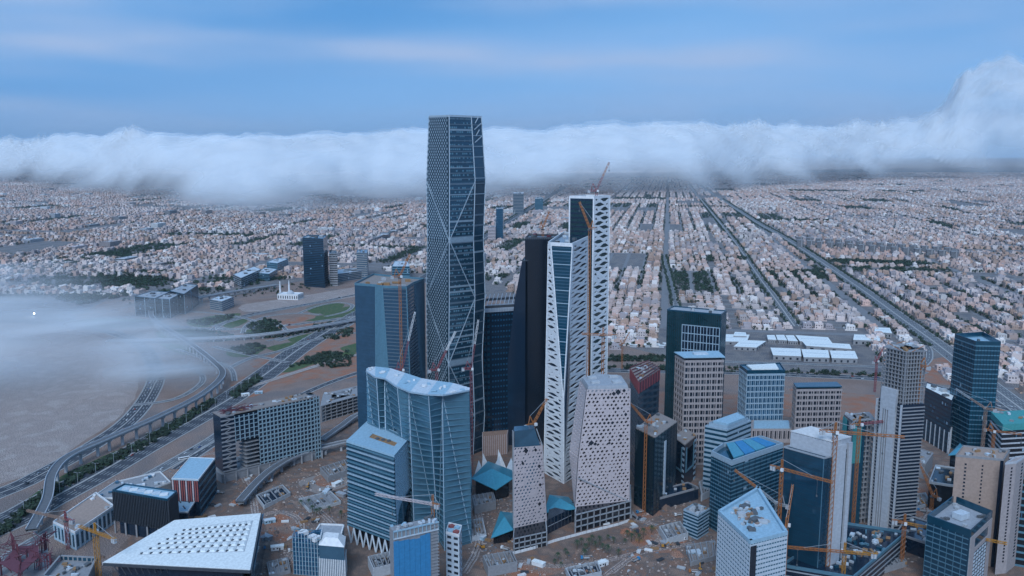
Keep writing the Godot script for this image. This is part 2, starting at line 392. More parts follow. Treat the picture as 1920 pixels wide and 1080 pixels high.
func ground_and_roads() -> void:
	sand_mat("sand", Color(.32, .20, .15), Color(.38, .26, .21), Color(.27, .21, .19), .0011, .023, 21)
	sand_mat("city_soil", Color(.22, .20, .20), Color(.30, .26, .24), Color(.18, .17, .18), .0021, .017, 31)
	sand_mat("red_earth", Color(.48, .19, .10), Color(.42, .22, .15), Color(.38, .25, .19), .004, .035, 41)
	sand_mat("site", Color(.34, .19, .13), Color(.22, .16, .135), Color(.38, .25, .19), .006, .045, 51)
	sand_mat("lawn", Color(.045, .120, .030), Color(.085, .145, .040), Color(.16, .150, .065), .012, .05, 61)
	sand_mat("pale_sand", Color(.52, .41, .36), Color(.45, .35, .31), Color(.56, .46, .41), .003, .02, 71)
	var g := MB.new(); g.quad(Vector3(-45000, 0, 3000), Vector3(45000, 0, 3000), Vector3(45000, 0, -60000), Vector3(-45000, 0, -60000))
	struct("ground", g.mesh(), M.sand)
	patch("city_ground", [Vector2(-2081.2, -1976.2), Vector2(-966.7, -2005.7), Vector2(-702.1, -2051.6), Vector2(-580.4, -2295.9), Vector2(-404.1, -2462.7), Vector2(-138.2, -2184.6), Vector2(178.4, -1550.9), Vector2(382.1, -1351.9), Vector2(586.1, -1301.5), Vector2(710.4, -1143.9), Vector2(850.1, -901.5), Vector2(15096.5, -16928.2), Vector2(6709.5, -16928.2), Vector2(0.0, -16928.2), Vector2(-6919.2, -16928.2), Vector2(-17402.9, -16928.2)], .01, M.city_soil)
	patch("ground_site", [Vector2(-329.5, -952.4), Vector2(-232.0, -1050.5), Vector2(-192.4, -1143.9), Vector2(-40.9, -1050.5), Vector2(177.8, -1254.5), Vector2(399.6, -1143.9), Vector2(655.0, -1050.5), Vector2(608.9, -740.7), Vector2(359.5, -505.2), Vector2(-18.9, -454.9), Vector2(-228.1, -505.2), Vector2(-335.6, -660.4), Vector2(-343.0, -827.2)], .02, M.site)
	patch("sandy_field", [Vector2(-792.9, -719.0), Vector2(-543.8, -862.8), Vector2(-520.3, -985.7), Vector2(-528.7, -1131.4), Vector2(-570.8, -1269.8), Vector2(-675.5, -1464.9), Vector2(-828.1, -1622.1), Vector2(-1052.9, -1721.8), Vector2(-1855.4, -1755.9)], .02, M.pale_sand)
	patch("red_field", [Vector2(-414.0, -1210.7), Vector2(-406.7, -1317.9), Vector2(-375.3, -1464.9), Vector2(-331.3, -1622.1), Vector2(-257.7, -1550.9), Vector2(-225.8, -1351.9), Vector2(-327.1, -1269.8), Vector2(-374.4, -1183.1)], .03, M.red_earth)
	patch("red_field", [Vector2(-492.8, -1699.9), Vector2(-472.5, -1767.5), Vector2(-424.7, -1755.9), Vector2(-403.7, -1689.1), Vector2(-438.7, -1637.1)], .05, M.red_earth)
	patch("red_field", [Vector2(-367.7, -1647.2), Vector2(-329.0, -1721.8), Vector2(-281.6, -1699.9), Vector2(-273.8, -1588.1), Vector2(-319.0, -1560.1)], .05, M.red_earth)
	patch("red_field", [Vector2(148.4, -1210.7), Vector2(339.9, -1196.8), Vector2(534.9, -1183.1), Vector2(655.0, -1050.5), Vector2(615.5, -952.4), Vector2(504.9, -1050.5), Vector2(279.7, -1107.1), Vector2(144.9, -1119.1)], .03, M.red_earth)
	patch("red_field", [Vector2(660.0, -1351.9), Vector2(740.1, -1425.3), Vector2(729.4, -1351.9), Vector2(670.9, -1254.5), Vector2(633.7, -1269.8)], .05, M.red_earth)
	patch("red_field", [Vector2(695.4, -1183.1), Vector2(717.8, -1143.9), Vector2(682.3, -1050.5), Vector2(659.9, -1107.1)], .06, M.red_earth)
	patch("pale_field", [Vector2(-619.8, -1933.5), Vector2(-520.1, -2051.6), Vector2(-380.8, -2229.6), Vector2(-356.4, -2083.3), Vector2(-491.0, -1933.5), Vector2(-575.2, -1846.9)], .03, M.pale_sand)
	patch("lawn", [Vector2(-462.8, -1892.5), Vector2(-432.6, -1947.5), Vector2(-389.4, -1947.5), Vector2(-390.0, -1859.7), Vector2(-430.0, -1827.9)], .04, M.lawn)
	patch("lawn", [Vector2(-538.3, -1689.1), Vector2(-517.5, -1767.5), Vector2(-471.6, -1721.8), Vector2(-451.6, -1627.1), Vector2(-492.5, -1607.4), Vector2(-527.4, -1637.1)], .04, M.lawn)
	patch("lawn", [Vector2(-671.1, -1727.4), Vector2(-642.3, -1803.3), Vector2(-592.7, -1827.9), Vector2(-584.9, -1733.0), Vector2(-620.6, -1678.4)], .04, M.lawn)
	patch("lawn", [Vector2(-693.4, -1647.2), Vector2(-613.1, -1657.5), Vector2(-533.6, -1607.4), Vector2(-535.3, -1550.9), Vector2(-614.6, -1550.9), Vector2(-665.5, -1578.7)], .04, M.lawn)
	patch("lawn", [Vector2(-905.4, -1755.9), Vector2(-787.4, -1767.5), Vector2(-723.8, -1721.8), Vector2(-770.4, -1678.4), Vector2(-861.2, -1689.1)], .04, M.lawn)
	patch("lawn", [Vector2(-504.0, -1485.5), Vector2(-469.1, -1528.5), Vector2(-441.0, -1498.2), Vector2(-450.0, -1433.0), Vector2(-486.8, -1433.0)], .04, M.lawn)
	patch("lawn", [Vector2(-382.1, -1351.9), Vector2(-334.1, -1448.8), Vector2(-281.4, -1464.9), Vector2(-275.5, -1433.0), Vector2(-320.6, -1387.7), Vector2(-357.6, -1324.6)], .06, M.lawn)
	patch("red_field", [Vector2(-356.8, -1550.9), Vector2(-318.1, -1607.4), Vector2(-263.7, -1588.1), Vector2(-247.2, -1485.5), Vector2(-317.3, -1456.8), Vector2(-356.2, -1387.7), Vector2(-381.7, -1417.6)], .08, M.red_earth)
	patch("lawn", [Vector2(-422.6, -1846.9), Vector2(-365.7, -1919.7), Vector2(-324.6, -1892.5), Vector2(-311.7, -1815.5), Vector2(-362.3, -1779.3)], .07, M.lawn)
	patch("lawn", [Vector2(-422.3, -1574.0), Vector2(-384.1, -1627.1), Vector2(-367.2, -1597.7), Vector2(-394.3, -1541.9)], .07, M.lawn)
	patch("lawn", [Vector2(-495.9, -740.7), Vector2(-490.0, -827.2), Vector2(-484.1, -901.5), Vector2(-457.7, -989.5), Vector2(-427.9, -1183.1), Vector2(-414.0, -1164.5), Vector2(-436.8, -970.6), Vector2(-466.4, -877.9), Vector2(-471.7, -794.2), Vector2(-475.9, -708.6)], .04, M.lawn)
	patch("stony_field", [Vector2(-226.6, -862.8), Vector2(-209.0, -885.7), Vector2(-177.1, -901.5), Vector2(-165.6, -870.3), Vector2(-197.5, -834.1)], .06, M.rubble)
	for q in [[Vector2(-588.6, -1710.8), Vector2(-571.7, -1779.3), Vector2(-549.6, -1733.0), Vector2(-563.6, -1667.9)], [Vector2(-447.1, -1755.9), Vector2(-412.9, -1803.3), Vector2(-369.5, -1815.5), Vector2(-388.7, -1744.4)], [Vector2(-441.0, -1498.2), Vector2(-396.5, -1550.9), Vector2(-361.6, -1528.5), Vector2(-394.0, -1464.9)], [Vector2(-306.8, -1498.2), Vector2(-267.6, -1550.9), Vector2(-250.6, -1506.7), Vector2(-279.9, -1456.8)], [Vector2(-645.1, -1528.5), Vector2(-591.3, -1515.4), Vector2(-536.9, -1444.8), Vector2(-575.5, -1448.8)]]: patch("lawn", q, .11, M.lawn)
	for q in [[Vector2(-436.3, -1387.7), Vector2(-410.6, -1456.8), Vector2(-385.8, -1433.0), Vector2(-408.1, -1351.9)], [Vector2(-305.1, -1317.9), Vector2(-260.5, -1351.9), Vector2(-228.8, -1317.9), Vector2(-278.0, -1269.8)], [Vector2(-600.4, -1622.1), Vector2(-564.0, -1637.1), Vector2(-543.8, -1607.4), Vector2(-578.1, -1588.1)], [Vector2(-469.4, -1755.9), Vector2(-438.7, -1815.5), Vector2(-418.9, -1779.3), Vector2(-449.7, -1721.8)], [Vector2(-428.4, -1254.5), Vector2(-421.8, -1298.2), Vector2(-403.5, -1279.2), Vector2(-406.9, -1225.0)], [Vector2(410.8, -1225.0), Vector2(468.7, -1210.7), Vector2(523.1, -1191.3), Vector2(453.6, -1169.8)], [Vector2(153.8, -1191.3), Vector2(214.4, -1185.8), Vector2(216.4, -1154.1), Vector2(155.4, -1143.9)]]: patch("red_field", q, .12, M.red_earth)
	# the ring expressway on the plain and the motorway towards the city
	road([Vector2(-589.8, -703.5), Vector2(-526.8, -834.1), Vector2(-512.6, -888.8), Vector2(-501.9, -974.3), Vector2(-501.0, -1072.5), Vector2(-525.4, -1196.8), Vector2(-566.0, -1317.9), Vector2(-654.2, -1485.5), Vector2(-754.2, -1607.4), Vector2(-872.0, -1689.1), Vector2(-1004.3, -1733.0), Vector2(-1417.4, -1767.5)], 26, .16, M.asphalt, 6, 1.5)
	road([Vector2(-536.1, -634.4), Vector2(-481.5, -757.7), Vector2(-467.9, -816.4), Vector2(-452.8, -885.7), Vector2(-438.4, -974.3), Vector2(-419.2, -1077.0), Vector2(-402.4, -1175.1), Vector2(-389.8, -1317.9), Vector2(-380.3, -1485.5), Vector2(-359.4, -1657.5), Vector2(-322.4, -1879.3), Vector2(-240.1, -2376.4), Vector2(-154.5, -3073.3), Vector2(-50.6, -4045.1), Vector2(138.2, -5540.9), Vector2(552.4, -8894.0)], 44, .20, M.asphalt, 10, 3)
	road([Vector2(-437.7, -683.7), Vector2(-427.2, -740.7), Vector2(-411.6, -811.0), Vector2(-389.6, -901.5), Vector2(-366.4, -1005.1), Vector2(-361.9, -1072.5)], 16, .24, M.asphalt_pale, 4)
	road([Vector2(-371.9, -901.5), Vector2(-354.6, -1009.1), Vector2(-329.9, -1107.1), Vector2(-287.7, -1239.6), Vector2(-225.8, -1351.9), Vector2(-150.1, -1464.9)], 12, .26, M.asphalt, 2)
	road([Vector2(-904.3, -1689.1), Vector2(-811.6, -1721.8), Vector2(-689.0, -1689.1), Vector2(-570.8, -1657.5), Vector2(-473.7, -1689.1), Vector2(-380.0, -1755.9), Vector2(-311.7, -1815.5)], 16, .28, M.asphalt_pale, 4)
	road([Vector2(-661.7, -1569.3), Vector2(-564.7, -1578.7), Vector2(-492.5, -1607.4), Vector2(-420.3, -1647.2), Vector2(-351.0, -1721.8)], 14, .32, M.asphalt, 3)
	road([Vector2(-570.0, -1550.9), Vector2(-590.1, -1637.1), Vector2(-592.2, -1721.8), Vector2(-573.5, -1803.3), Vector2(-525.3, -1879.3), Vector2(-451.3, -1976.2), Vector2(-361.8, -2116.0)], 13, .36, M.asphalt, 3)
	road([Vector2(-522.8, -1622.1), Vector2(-539.5, -1710.8), Vector2(-524.2, -1791.2), Vector2(-476.5, -1827.9), Vector2(-415.6, -1815.5)], 9, .40, M.asphalt_pale, 2)
	road([Vector2(-539.8, -1506.7), Vector2(-487.8, -1464.9), Vector2(-418.1, -1417.6), Vector2(-374.0, -1387.7)], 9, .42, M.asphalt_pale, 2)
	road([Vector2(34.7, -1351.9), Vector2(154.8, -1338.1), Vector2(340.6, -1324.6), Vector2(470.0, -1304.7), Vector2(569.5, -1282.3), Vector2(634.9, -1230.8), Vector2(684.0, -1124.0), Vector2(734.9, -989.5)], 26, .18, M.asphalt, 6, 1.5)
	road([Vector2(82.7, -1433.0), Vector2(163.6, -1417.6), Vector2(349.0, -1395.0), Vector2(593.4, -1358.9), Vector2(660.9, -1317.9)], 11, .22, M.asphalt_pale, 2)
	road([Vector2(2229.8, -10569.3), Vector2(1395.7, -5328.6), Vector2(1226.2, -4263.5), Vector2(1101.2, -3375.9), Vector2(913.6, -2257.6), Vector2(816.7, -1733.0), Vector2(770.2, -1485.5), Vector2(722.7, -1260.6), Vector2(682.3, -1050.5)], 34, .30, M.asphalt_pale, 8, 3)
	road([Vector2(1979.0, -9659.9), Vector2(1158.3, -4948.8), Vector2(889.6, -3417.9), Vector2(705.5, -2429.7), Vector2(637.1, -2051.6), Vector2(570.6, -1689.1)], 18, .34, M.asphalt_pale, 4, 3)
	road([Vector2(516.2, -2879.2), Vector2(428.9, -2276.6), Vector2(363.9, -1846.9), Vector2(309.0, -1485.5)], 11, .38, M.asphalt_pale, 3)
	road([Vector2(627.0, -1317.9), Vector2(664.3, -1351.9), Vector2(710.8, -1417.6), Vector2(750.0, -1506.7), Vector2(748.4, -1550.9)], 11, .44, M.asphalt_pale, 2)
	road([Vector2(-436.1, -1550.9), Vector2(-410.4, -1607.4), Vector2(-380.5, -1657.5), Vector2(-340.3, -1667.9), Vector2(-329.0, -1721.8)], 10, .46, M.asphalt_pale, 2)
	road([Vector2(-737.7, -1755.9), Vector2(-727.4, -1815.5), Vector2(-704.3, -1846.9), Vector2(-623.5, -1815.5), Vector2(-547.7, -1755.9), Vector2(-516.7, -1689.1), Vector2(-549.7, -1657.5), Vector2(-602.8, -1689.1)], 9, .48, M.asphalt_pale, 2)
	road([Vector2(-456.0, -1550.9), Vector2(-436.1, -1588.1), Vector2(-449.2, -1657.5), Vector2(-499.8, -1744.4), Vector2(-547.7, -1755.9)], 9, .50, M.asphalt_pale, 2)
	road([Vector2(-406.2, -1210.7), Vector2(-375.3, -1266.7), Vector2(-335.3, -1338.1), Vector2(-290.9, -1417.6), Vector2(-243.9, -1464.9)], 9, .52, M.pale_sand, 1, 0, false)
	road([Vector2(-525.4, -1143.9), Vector2(-478.3, -1175.1), Vector2(-474.3, -1269.8), Vector2(-521.0, -1351.9), Vector2(-564.4, -1351.9), Vector2(-545.6, -1254.5)], 9, .54, M.asphalt_pale, 2)
	road([Vector2(-410.0, -2020.8), Vector2(-485.8, -1912.8), Vector2(-554.2, -1815.5), Vector2(-602.8, -1689.1)], 12, .56, M.asphalt_pale, 3)
	road([Vector2(-464.9, -1827.9), Vector2(-447.9, -1906.0), Vector2(-410.8, -1961.7), Vector2(-368.2, -1933.5), Vector2(-365.1, -1853.3), Vector2(-398.8, -1791.2)], 8, .58, M.asphalt_pale, 2)
	road([Vector2(-460.2, -1351.9), Vector2(-445.4, -1417.6), Vector2(-412.8, -1464.9), Vector2(-376.7, -1550.9), Vector2(-328.3, -1607.4), Vector2(-271.5, -1637.1)], 10, .60, M.asphalt_pale, 2)
	road([Vector2(-599.0, -1485.5), Vector2(-527.2, -1417.6), Vector2(-460.2, -1351.9), Vector2(-425.2, -1269.8)], 8, .62, M.asphalt_pale, 2)
	# tracks on the building site
	for q in [[Vector2(74.6, -656.0), Vector2(106.9, -698.4), Vector2(135.6, -729.7), Vector2(135.4, -757.7), Vector2(117.0, -769.5)], [Vector2(-27.5, -688.6), Vector2(9.1, -683.7), Vector2(45.2, -677.0), Vector2(82.6, -688.6), Vector2(127.2, -708.6), Vector2(162.4, -719.0)], [Vector2(-43.6, -827.2), Vector2(-30.5, -769.5), Vector2(-30.6, -708.6), Vector2(-40.0, -665.0)], [Vector2(-249.3, -769.5), Vector2(-228.9, -787.9), Vector2(-203.5, -769.5), Vector2(-191.1, -719.0), Vector2(-195.5, -665.0)], [Vector2(-217.8, -827.2), Vector2(-187.3, -787.9), Vector2(-164.3, -752.0), Vector2(-155.0, -729.7)], [Vector2(-378.3, -917.9), Vector2(-348.2, -952.4), Vector2(-311.2, -914.6), Vector2(-271.0, -841.1), Vector2(-244.3, -769.5)], [Vector2(135.6, -729.7), Vector2(165.5, -757.7), Vector2(176.8, -740.7)], [Vector2(385.5, -800.6), Vector2(413.8, -827.2), Vector2(405.8, -787.9), Vector2(363.4, -740.7)]]: track(q)
	for q in [[Vector2(-232.4, -763.6), Vector2(-218.5, -787.9), Vector2(-198.5, -769.5), Vector2(-193.7, -729.7), Vector2(-210.2, -719.0)], [Vector2(108.0, -740.7), Vector2(140.4, -757.7), Vector2(160.9, -735.1), Vector2(140.4, -703.5), Vector2(113.1, -708.6)], [Vector2(-48.6, -820.4), Vector2(-30.2, -834.1), Vector2(-16.2, -820.4), Vector2(-31.8, -803.2)], [Vector2(-318.8, -901.5), Vector2(-298.3, -931.4), Vector2(-281.0, -893.5), Vector2(-294.6, -862.8)], [Vector2(-213.0, -877.9), Vector2(-188.9, -901.5), Vector2(-181.3, -862.8), Vector2(-201.6, -852.6)], [Vector2(-371.9, -901.5), Vector2(-351.3, -961.4), Vector2(-329.5, -952.4), Vector2(-342.4, -901.5)], [Vector2(409.3, -841.1), Vector2(441.8, -862.8), Vector2(430.7, -834.1), Vector2(404.8, -813.7)], [Vector2(-13.6, -677.0), Vector2(22.9, -688.6), Vector2(44.7, -669.6), Vector2(8.8, -656.0)], [Vector2(115.3, -794.2), Vector2(137.7, -803.2), Vector2(144.6, -781.7), Vector2(122.7, -773.1)], [Vector2(-361.0, -989.5), Vector2(-351.4, -1039.9), Vector2(-338.1, -1019.1), Vector2(-342.0, -952.4)]]: patch("red_field", q, .09, M.red_earth)
	viaduct("curving elevated railway viaduct on white piers beside the motorway", [Vector2(-435.8, -729.7), Vector2(-452.6, -787.9), Vector2(-479.4, -848.2), Vector2(-488.3, -898.3), Vector2(-474.2, -956.0), Vector2(-447.7, -1044.1), Vector2(-429.2, -1143.9), Vector2(-436.1, -1248.5), Vector2(-480.3, -1334.7), Vector2(-580.0, -1485.5), Vector2(-689.3, -1637.1), Vector2(-750.8, -1744.4), Vector2(-767.1, -1827.9), Vector2(-712.3, -2005.7), Vector2(-608.2, -2184.6)], [9, 13, 15, 16, 16, 16, 16, 16, 16, 16, 16, 15, 14, 12, 9], 9, 4)
	viaduct("flyover crossing the motorway beside the interchange lawns", [Vector2(-753.3, -1550.9), Vector2(-621.0, -1541.9), Vector2(-481.2, -1569.3), Vector2(-380.5, -1657.5), Vector2(-303.7, -1767.5)], [1, 6, 8, 8, 4], 11, 4)
	viaduct("low viaduct skirting the skeleton block", [Vector2(-267.3, -794.2), Vector2(-260.6, -862.8), Vector2(-241.0, -921.2), Vector2(-200.7, -961.4), Vector2(-166.1, -980.0)], [8, 10, 10, 10, 10], 8, 3)

# ---- cloud
func vapour_shell(parent: Node, at: Callable, nu: int, nv: int, off: float, alpha: Callable) -> void:
	var P := PackedVector3Array(); var N := PackedVector3Array(); var C := PackedColorArray(); var I := PackedInt32Array()
	P.resize((nu + 1) * (nv + 1)); N.resize(P.size()); C.resize(P.size())
	for j in nv + 1:
		for i in nu + 1: P[j * (nu + 1) + i] = at.call(float(i) / nu, float(j) / nv, off)
	for j in nv + 1:
		for i in nu + 1:
			var k := j * (nu + 1) + i
			var du := P[j * (nu + 1) + mini(i + 1, nu)] - P[j * (nu + 1) + maxi(i - 1, 0)]
			var dv := P[mini(j + 1, nv) * (nu + 1) + i] - P[maxi(j - 1, 0) * (nu + 1) + i]
			N[k] = du.cross(dv).normalized()
			C[k] = Color(1, 1, 1, alpha.call(float(i) / nu, float(j) / nv, P[k]))
	for j in nv:
		for i in nu:
			var a := j * (nu + 1) + i
			I.append_array(PackedInt32Array([a, a + nu + 2, a + 1, a, a + nu + 1, a + nu + 2]))
	var r := []; r.resize(Mesh.ARRAY_MAX); r[Mesh.ARRAY_VERTEX] = P; r[Mesh.ARRAY_NORMAL] = N; r[Mesh.ARRAY_COLOR] = C; r[Mesh.ARRAY_INDEX] = I
	var m := ArrayMesh.new(); m.add_surface_from_arrays(Mesh.PRIMITIVE_TRIANGLES, r)
	put("vapour", m, M.vapour, parent)
func table(x: float, t: Array) -> float:
	for i in t.size() - 1:
		if x <= t[i + 1][0]: return lerpf(t[i][1], t[i + 1][1], smoothstep(0, 1, clampf((x - t[i][0]) / (t[i + 1][0] - t[i][0]), 0, 1)))
	return t[-1][1]
func clouds() -> void:
	var root := Node3D.new(); root.name = "fog_bank"; add_child(root)
	tag(root, "long white bank of low cloud rolling over the far city", "cloud", "", "stuff")
	var f := FastNoiseLite.new(); f.seed = 77; f.frequency = 1.0; f.fractal_octaves = 3; f.fractal_gain = .42
	# across: bearing as tangent from the view axis; how far its foot is, how high its top is
	var far := [[-1.2, 11000], [-.62, 11500], [-.50, 8800], [-.40, 6700], [-.30, 6200], [-.2, 6500], [-.1, 7000], [0, 7400], [.1, 7500], [.2, 8000], [.32, 10000], [.45, 12000], [.62, 12500], [1.2, 15000]]
	var high := [[-1.2, 380], [-.62, 440], [-.50, 520], [-.40, 490], [-.30, 480], [-.2, 500], [-.1, 530], [0, 530], [.1, 580], [.2, 590], [.32, 660], [.44, 700], [.46, 770], [.49, 1020], [.522, 1620], [.56, 1830], [.60, 1700], [.64, 1600], [.75, 1000], [1.2, 850]]
	for L in [[0.0, 1.0], [.4, .48], [1.2, .24]]:
		vapour_shell(root, func(u: float, w: float, off: float):
			var t := lerpf(-1.15, 1.15, u)
			var d := table(t, far); var h := table(t, high)
			var foot := 420 * f.get_noise_2d(t * 7, 50)
			var q: Vector2
			if w < .6:
				var k := w / .6
				q = Vector2(lerpf(-1500 + foot, 760, k) - 300 * off * (1 - k), h * .94 * pow(sin(k * PI / 2), 1.7))
			else:
				var k := (w - .6) / .4
				q = Vector2(760 + 6000 * k * k, h * .94 - 60 * k)
			var p := Vector3(t * (d + q.x), q.y, -(d + q.x))
			var n1 := f.get_noise_3d(p.x / 2100, p.y / 1100, p.z / 2100); var n2 := f.get_noise_3d(p.x / 620 + 40, p.y / 420, p.z / 620)
			var sc := d / 7000.0
			var bulge := (n1 * 40 + absf(n2) * 145 - 20) * sc
			var dir := Vector3(-t * .5, 1.0 if w > .5 else .45, .8 if w < .6 else .2)
			p += dir.normalized() * (bulge * smoothstep(0.0, .3, w) + off * 34 * sc * (1 + .4 * n2))
			p.y = maxf(p.y, 18 + 14 * off)
			return p,
			420, 46, L[0], func(u: float, w: float, p: Vector3):
			var ends := smoothstep(0.16, .27, u)
			var high_up := smoothstep(620, 900, p.y) * smoothstep(.68, .72, u)
			ends *= 1.0 - high_up * (.55 + .4 * clampf(.5 + 2.2 * f.get_noise_3d(p.x / 800, p.y / 600 + 5, p.z / 800), 0, 1))
			var under := smoothstep(.0, .28, w) * lerpf(clampf(.6 + 1.5 * f.get_noise_3d(p.x / 1300, 3, p.z / 1300), .12, 1), 1.0, smoothstep(.08, .36, w))
			return L[1] * (.35 + .65 * ends) * under * clampf((.95 if L[1] > .9 else .75) + .6 * f.get_noise_3d(p.x / 900, p.y / 500, p.z / 900 + 9), .93 if L[1] > .9 else .2, 1))
	var gf := Node3D.new(); gf.name = "mist_cloud"; add_child(gf)
	tag(gf, "thin ground mist drifting over the sandy field and the ring road", "mist", "", "stuff")
	for L in 3:
		vapour_shell(gf, func(u: float, w: float, off: float):
			var x := lerpf(-2200, -250, u); var z := lerpf(-1000, -2500, w)
			return Vector3(x, 10 + off * 20 + 14 * f.get_noise_3d(x / 300, off * 3, z / 300), z),
			70, 56, float(L), func(u: float, w: float, p: Vector3):
			var s := 0.0
			for q in [[-1250, -1750, 520, 300], [-900, -1600, 380, 230], [-650, -1450, 230, 170], [-540, -1300, 150, 150], [-950, -1250, 400, 230], [-1500, -2150, 500, 260]]:
				s = maxf(s, 1.0 - Vector2((p.x - q[0]) / q[2], (p.z - q[1]) / q[3]).length())
			return clampf(s * 1.4, 0, 1) * clampf(.32 + .4 * f.get_noise_3d(p.x / 520, L * 2, p.z / 420), 0, .6))

# ---- the city: villas on a street grid, turned 10 degrees from the view
const ALONG := Vector2(0.1788, -0.9839)
const ACROSS := Vector2(0.9839, 0.1788)
var grid_turn := 0.0
func inside_city(p: Vector2) -> bool:
	return Geometry2D.is_point_in_polygon(p, city_edge)
var city_edge := PackedVector2Array()
var road_cells := {}
func near_road(p: Vector2) -> bool:
	var k := Vector2i(floori(p.x / 100), floori(p.y / 100))
	if not road_cells.has(k): return false
	for s in road_cells[k]:
		if Geometry2D.get_closest_point_to_segment(p, s[0], s[1]).distance_to(p) < s[2] + 7: return true
	return false
func index_roads() -> void:
	for r in road_lines:
		for i in r[0].size() - 1:
			var a: Vector2 = r[0][i]; var b: Vector2 = r[0][i + 1]
			var done := {}
			for t in [0.0, .5, 1.0]:
				var c := a.lerp(b, t)
				for x in [-1, 0, 1]:
					for y in [-1, 0, 1]:
						var k := Vector2i(floori(c.x / 100) + x, floori(c.y / 100) + y)
						if done.has(k): continue
						done[k] = true
						if not road_cells.has(k): road_cells[k] = []
						road_cells[k].append([a, b, r[1]])
# villa shapes in their own axes, as lists of [part, centre, size, shade]; windows stand on the walls
func villa_plan(k: int) -> Array:
	var r := []
	var w: float = [13, 15, 12, 17, 14, 19, 11, 16][k]; var d: float = [14, 12, 16, 13, 15, 11, 13, 17][k]; var h: float = [8, 7.5, 9, 8, 10.5, 7, 8.5, 11][k]
	r.append(["wall", Vector3(0, h / 2, 0), Vector3(w, h, d), 1.0])
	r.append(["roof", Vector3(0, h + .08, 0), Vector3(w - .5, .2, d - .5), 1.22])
	for s in [-1, 1]:
		r.append(["parapet", Vector3(s * (w / 2 - .15), h + .5, 0), Vector3(.5, 1.1, d + .1), 1.05])
		r.append(["parapet", Vector3(0, h + .5, s * (d / 2 - .15)), Vector3(w - .3, 1.1, .5), 1.05])
	r.append(["stair_room", Vector3(w * [.2, -.25, .1, -.2, .25, .3, -.1, .2][k], h + 1.5, -d * .2), Vector3(w * .35, 3.2, d * .35), .95])
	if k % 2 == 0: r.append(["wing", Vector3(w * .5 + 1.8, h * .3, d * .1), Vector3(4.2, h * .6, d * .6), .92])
	if k % 3 == 1: r.append(["porch", Vector3(0, 2, d / 2 + 1.4), Vector3(w * .5, 4, 3), 1.05])
	if k in [2, 5, 7]: r.append(["water_tank", Vector3(-w * .25, h + 1, d * .25), Vector3(2.2, 1.8, 2.2), 1.5])
	for s in [-1, 1]:
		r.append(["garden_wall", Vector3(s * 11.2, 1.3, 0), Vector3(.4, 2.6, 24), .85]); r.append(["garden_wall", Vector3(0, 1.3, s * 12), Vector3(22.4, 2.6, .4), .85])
	for i in 3:
		for j in 2:
			var x := (i - 1) * w * .3; var y := h * (.25 + .45 * j)
			r.append(["window", Vector3(x, y, d / 2 + .02), Vector3(w * .13, h * .2, .25), -1])
			r.append(["window", Vector3(-w / 2 - .02, y, (i - 1) * d * .3), Vector3(.25, h * .2, d * .13), -1])
	return r
func villa_mesh(k: int, simple: bool) -> ArrayMesh:
	var s := MB.new(); s.tint = true
	for q in villa_plan(k):
		if simple and q[0] in ["garden_wall", "window", "parapet", "water_tank", "porch"]: continue
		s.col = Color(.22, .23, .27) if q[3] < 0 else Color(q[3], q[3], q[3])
		s.box(q[1], q[2])
	return s.mesh()
func leaf_ball(sd: int, n: int, palm := false) -> ArrayMesh:
	# a crown of small faces spread through a volume of radius 1 above a short trunk
	var s := MB.new(); s.tint = true
	var g := RandomNumberGenerator.new(); g.seed = sd
	s.col = Color(.5, .4, .3); s.beam(Vector3(0, -1.1, 0), Vector3(0, .3, 0), .14)
	for i in n:
		var d := Vector3(g.randf_range(-1, 1), g.randf_range(-.8, 1), g.randf_range(-1, 1))
		if d.length() > 1: d = d.normalized() * g.randf_range(.6, 1)
		var a := Vector3(g.randf_range(-1, 1), g.randf_range(-.6, .6), g.randf_range(-1, 1)).normalized() * g.randf_range(.28, .5)
		var b := a.cross(d + Vector3(.1, .2, .3)).normalized() * g.randf_range(.2, .4)
		var k := g.randf_range(.7, 1.3); s.col = Color(.8 * k, k, .75 * k)
		s.quad(d - a, d - b, d + a, d + b)
	return s.mesh()
func scatter(parent: Node, called: String, m: Mesh, mt: Material, T: Array, C: Array) -> void:
	if T.is_empty(): return
	var q := MultiMesh.new(); q.transform_format = MultiMesh.TRANSFORM_3D; q.use_colors = true; q.mesh = m; q.instance_count = T.size()
	for i in T.size():
		q.set_instance_transform(i, T[i]); q.set_instance_color(i, C[i])
	var o := MultiMeshInstance3D.new(); o.name = called; o.multimesh = q; o.material_override = mt; o.set_meta("kind", "stuff"); parent.add_child(o, true)

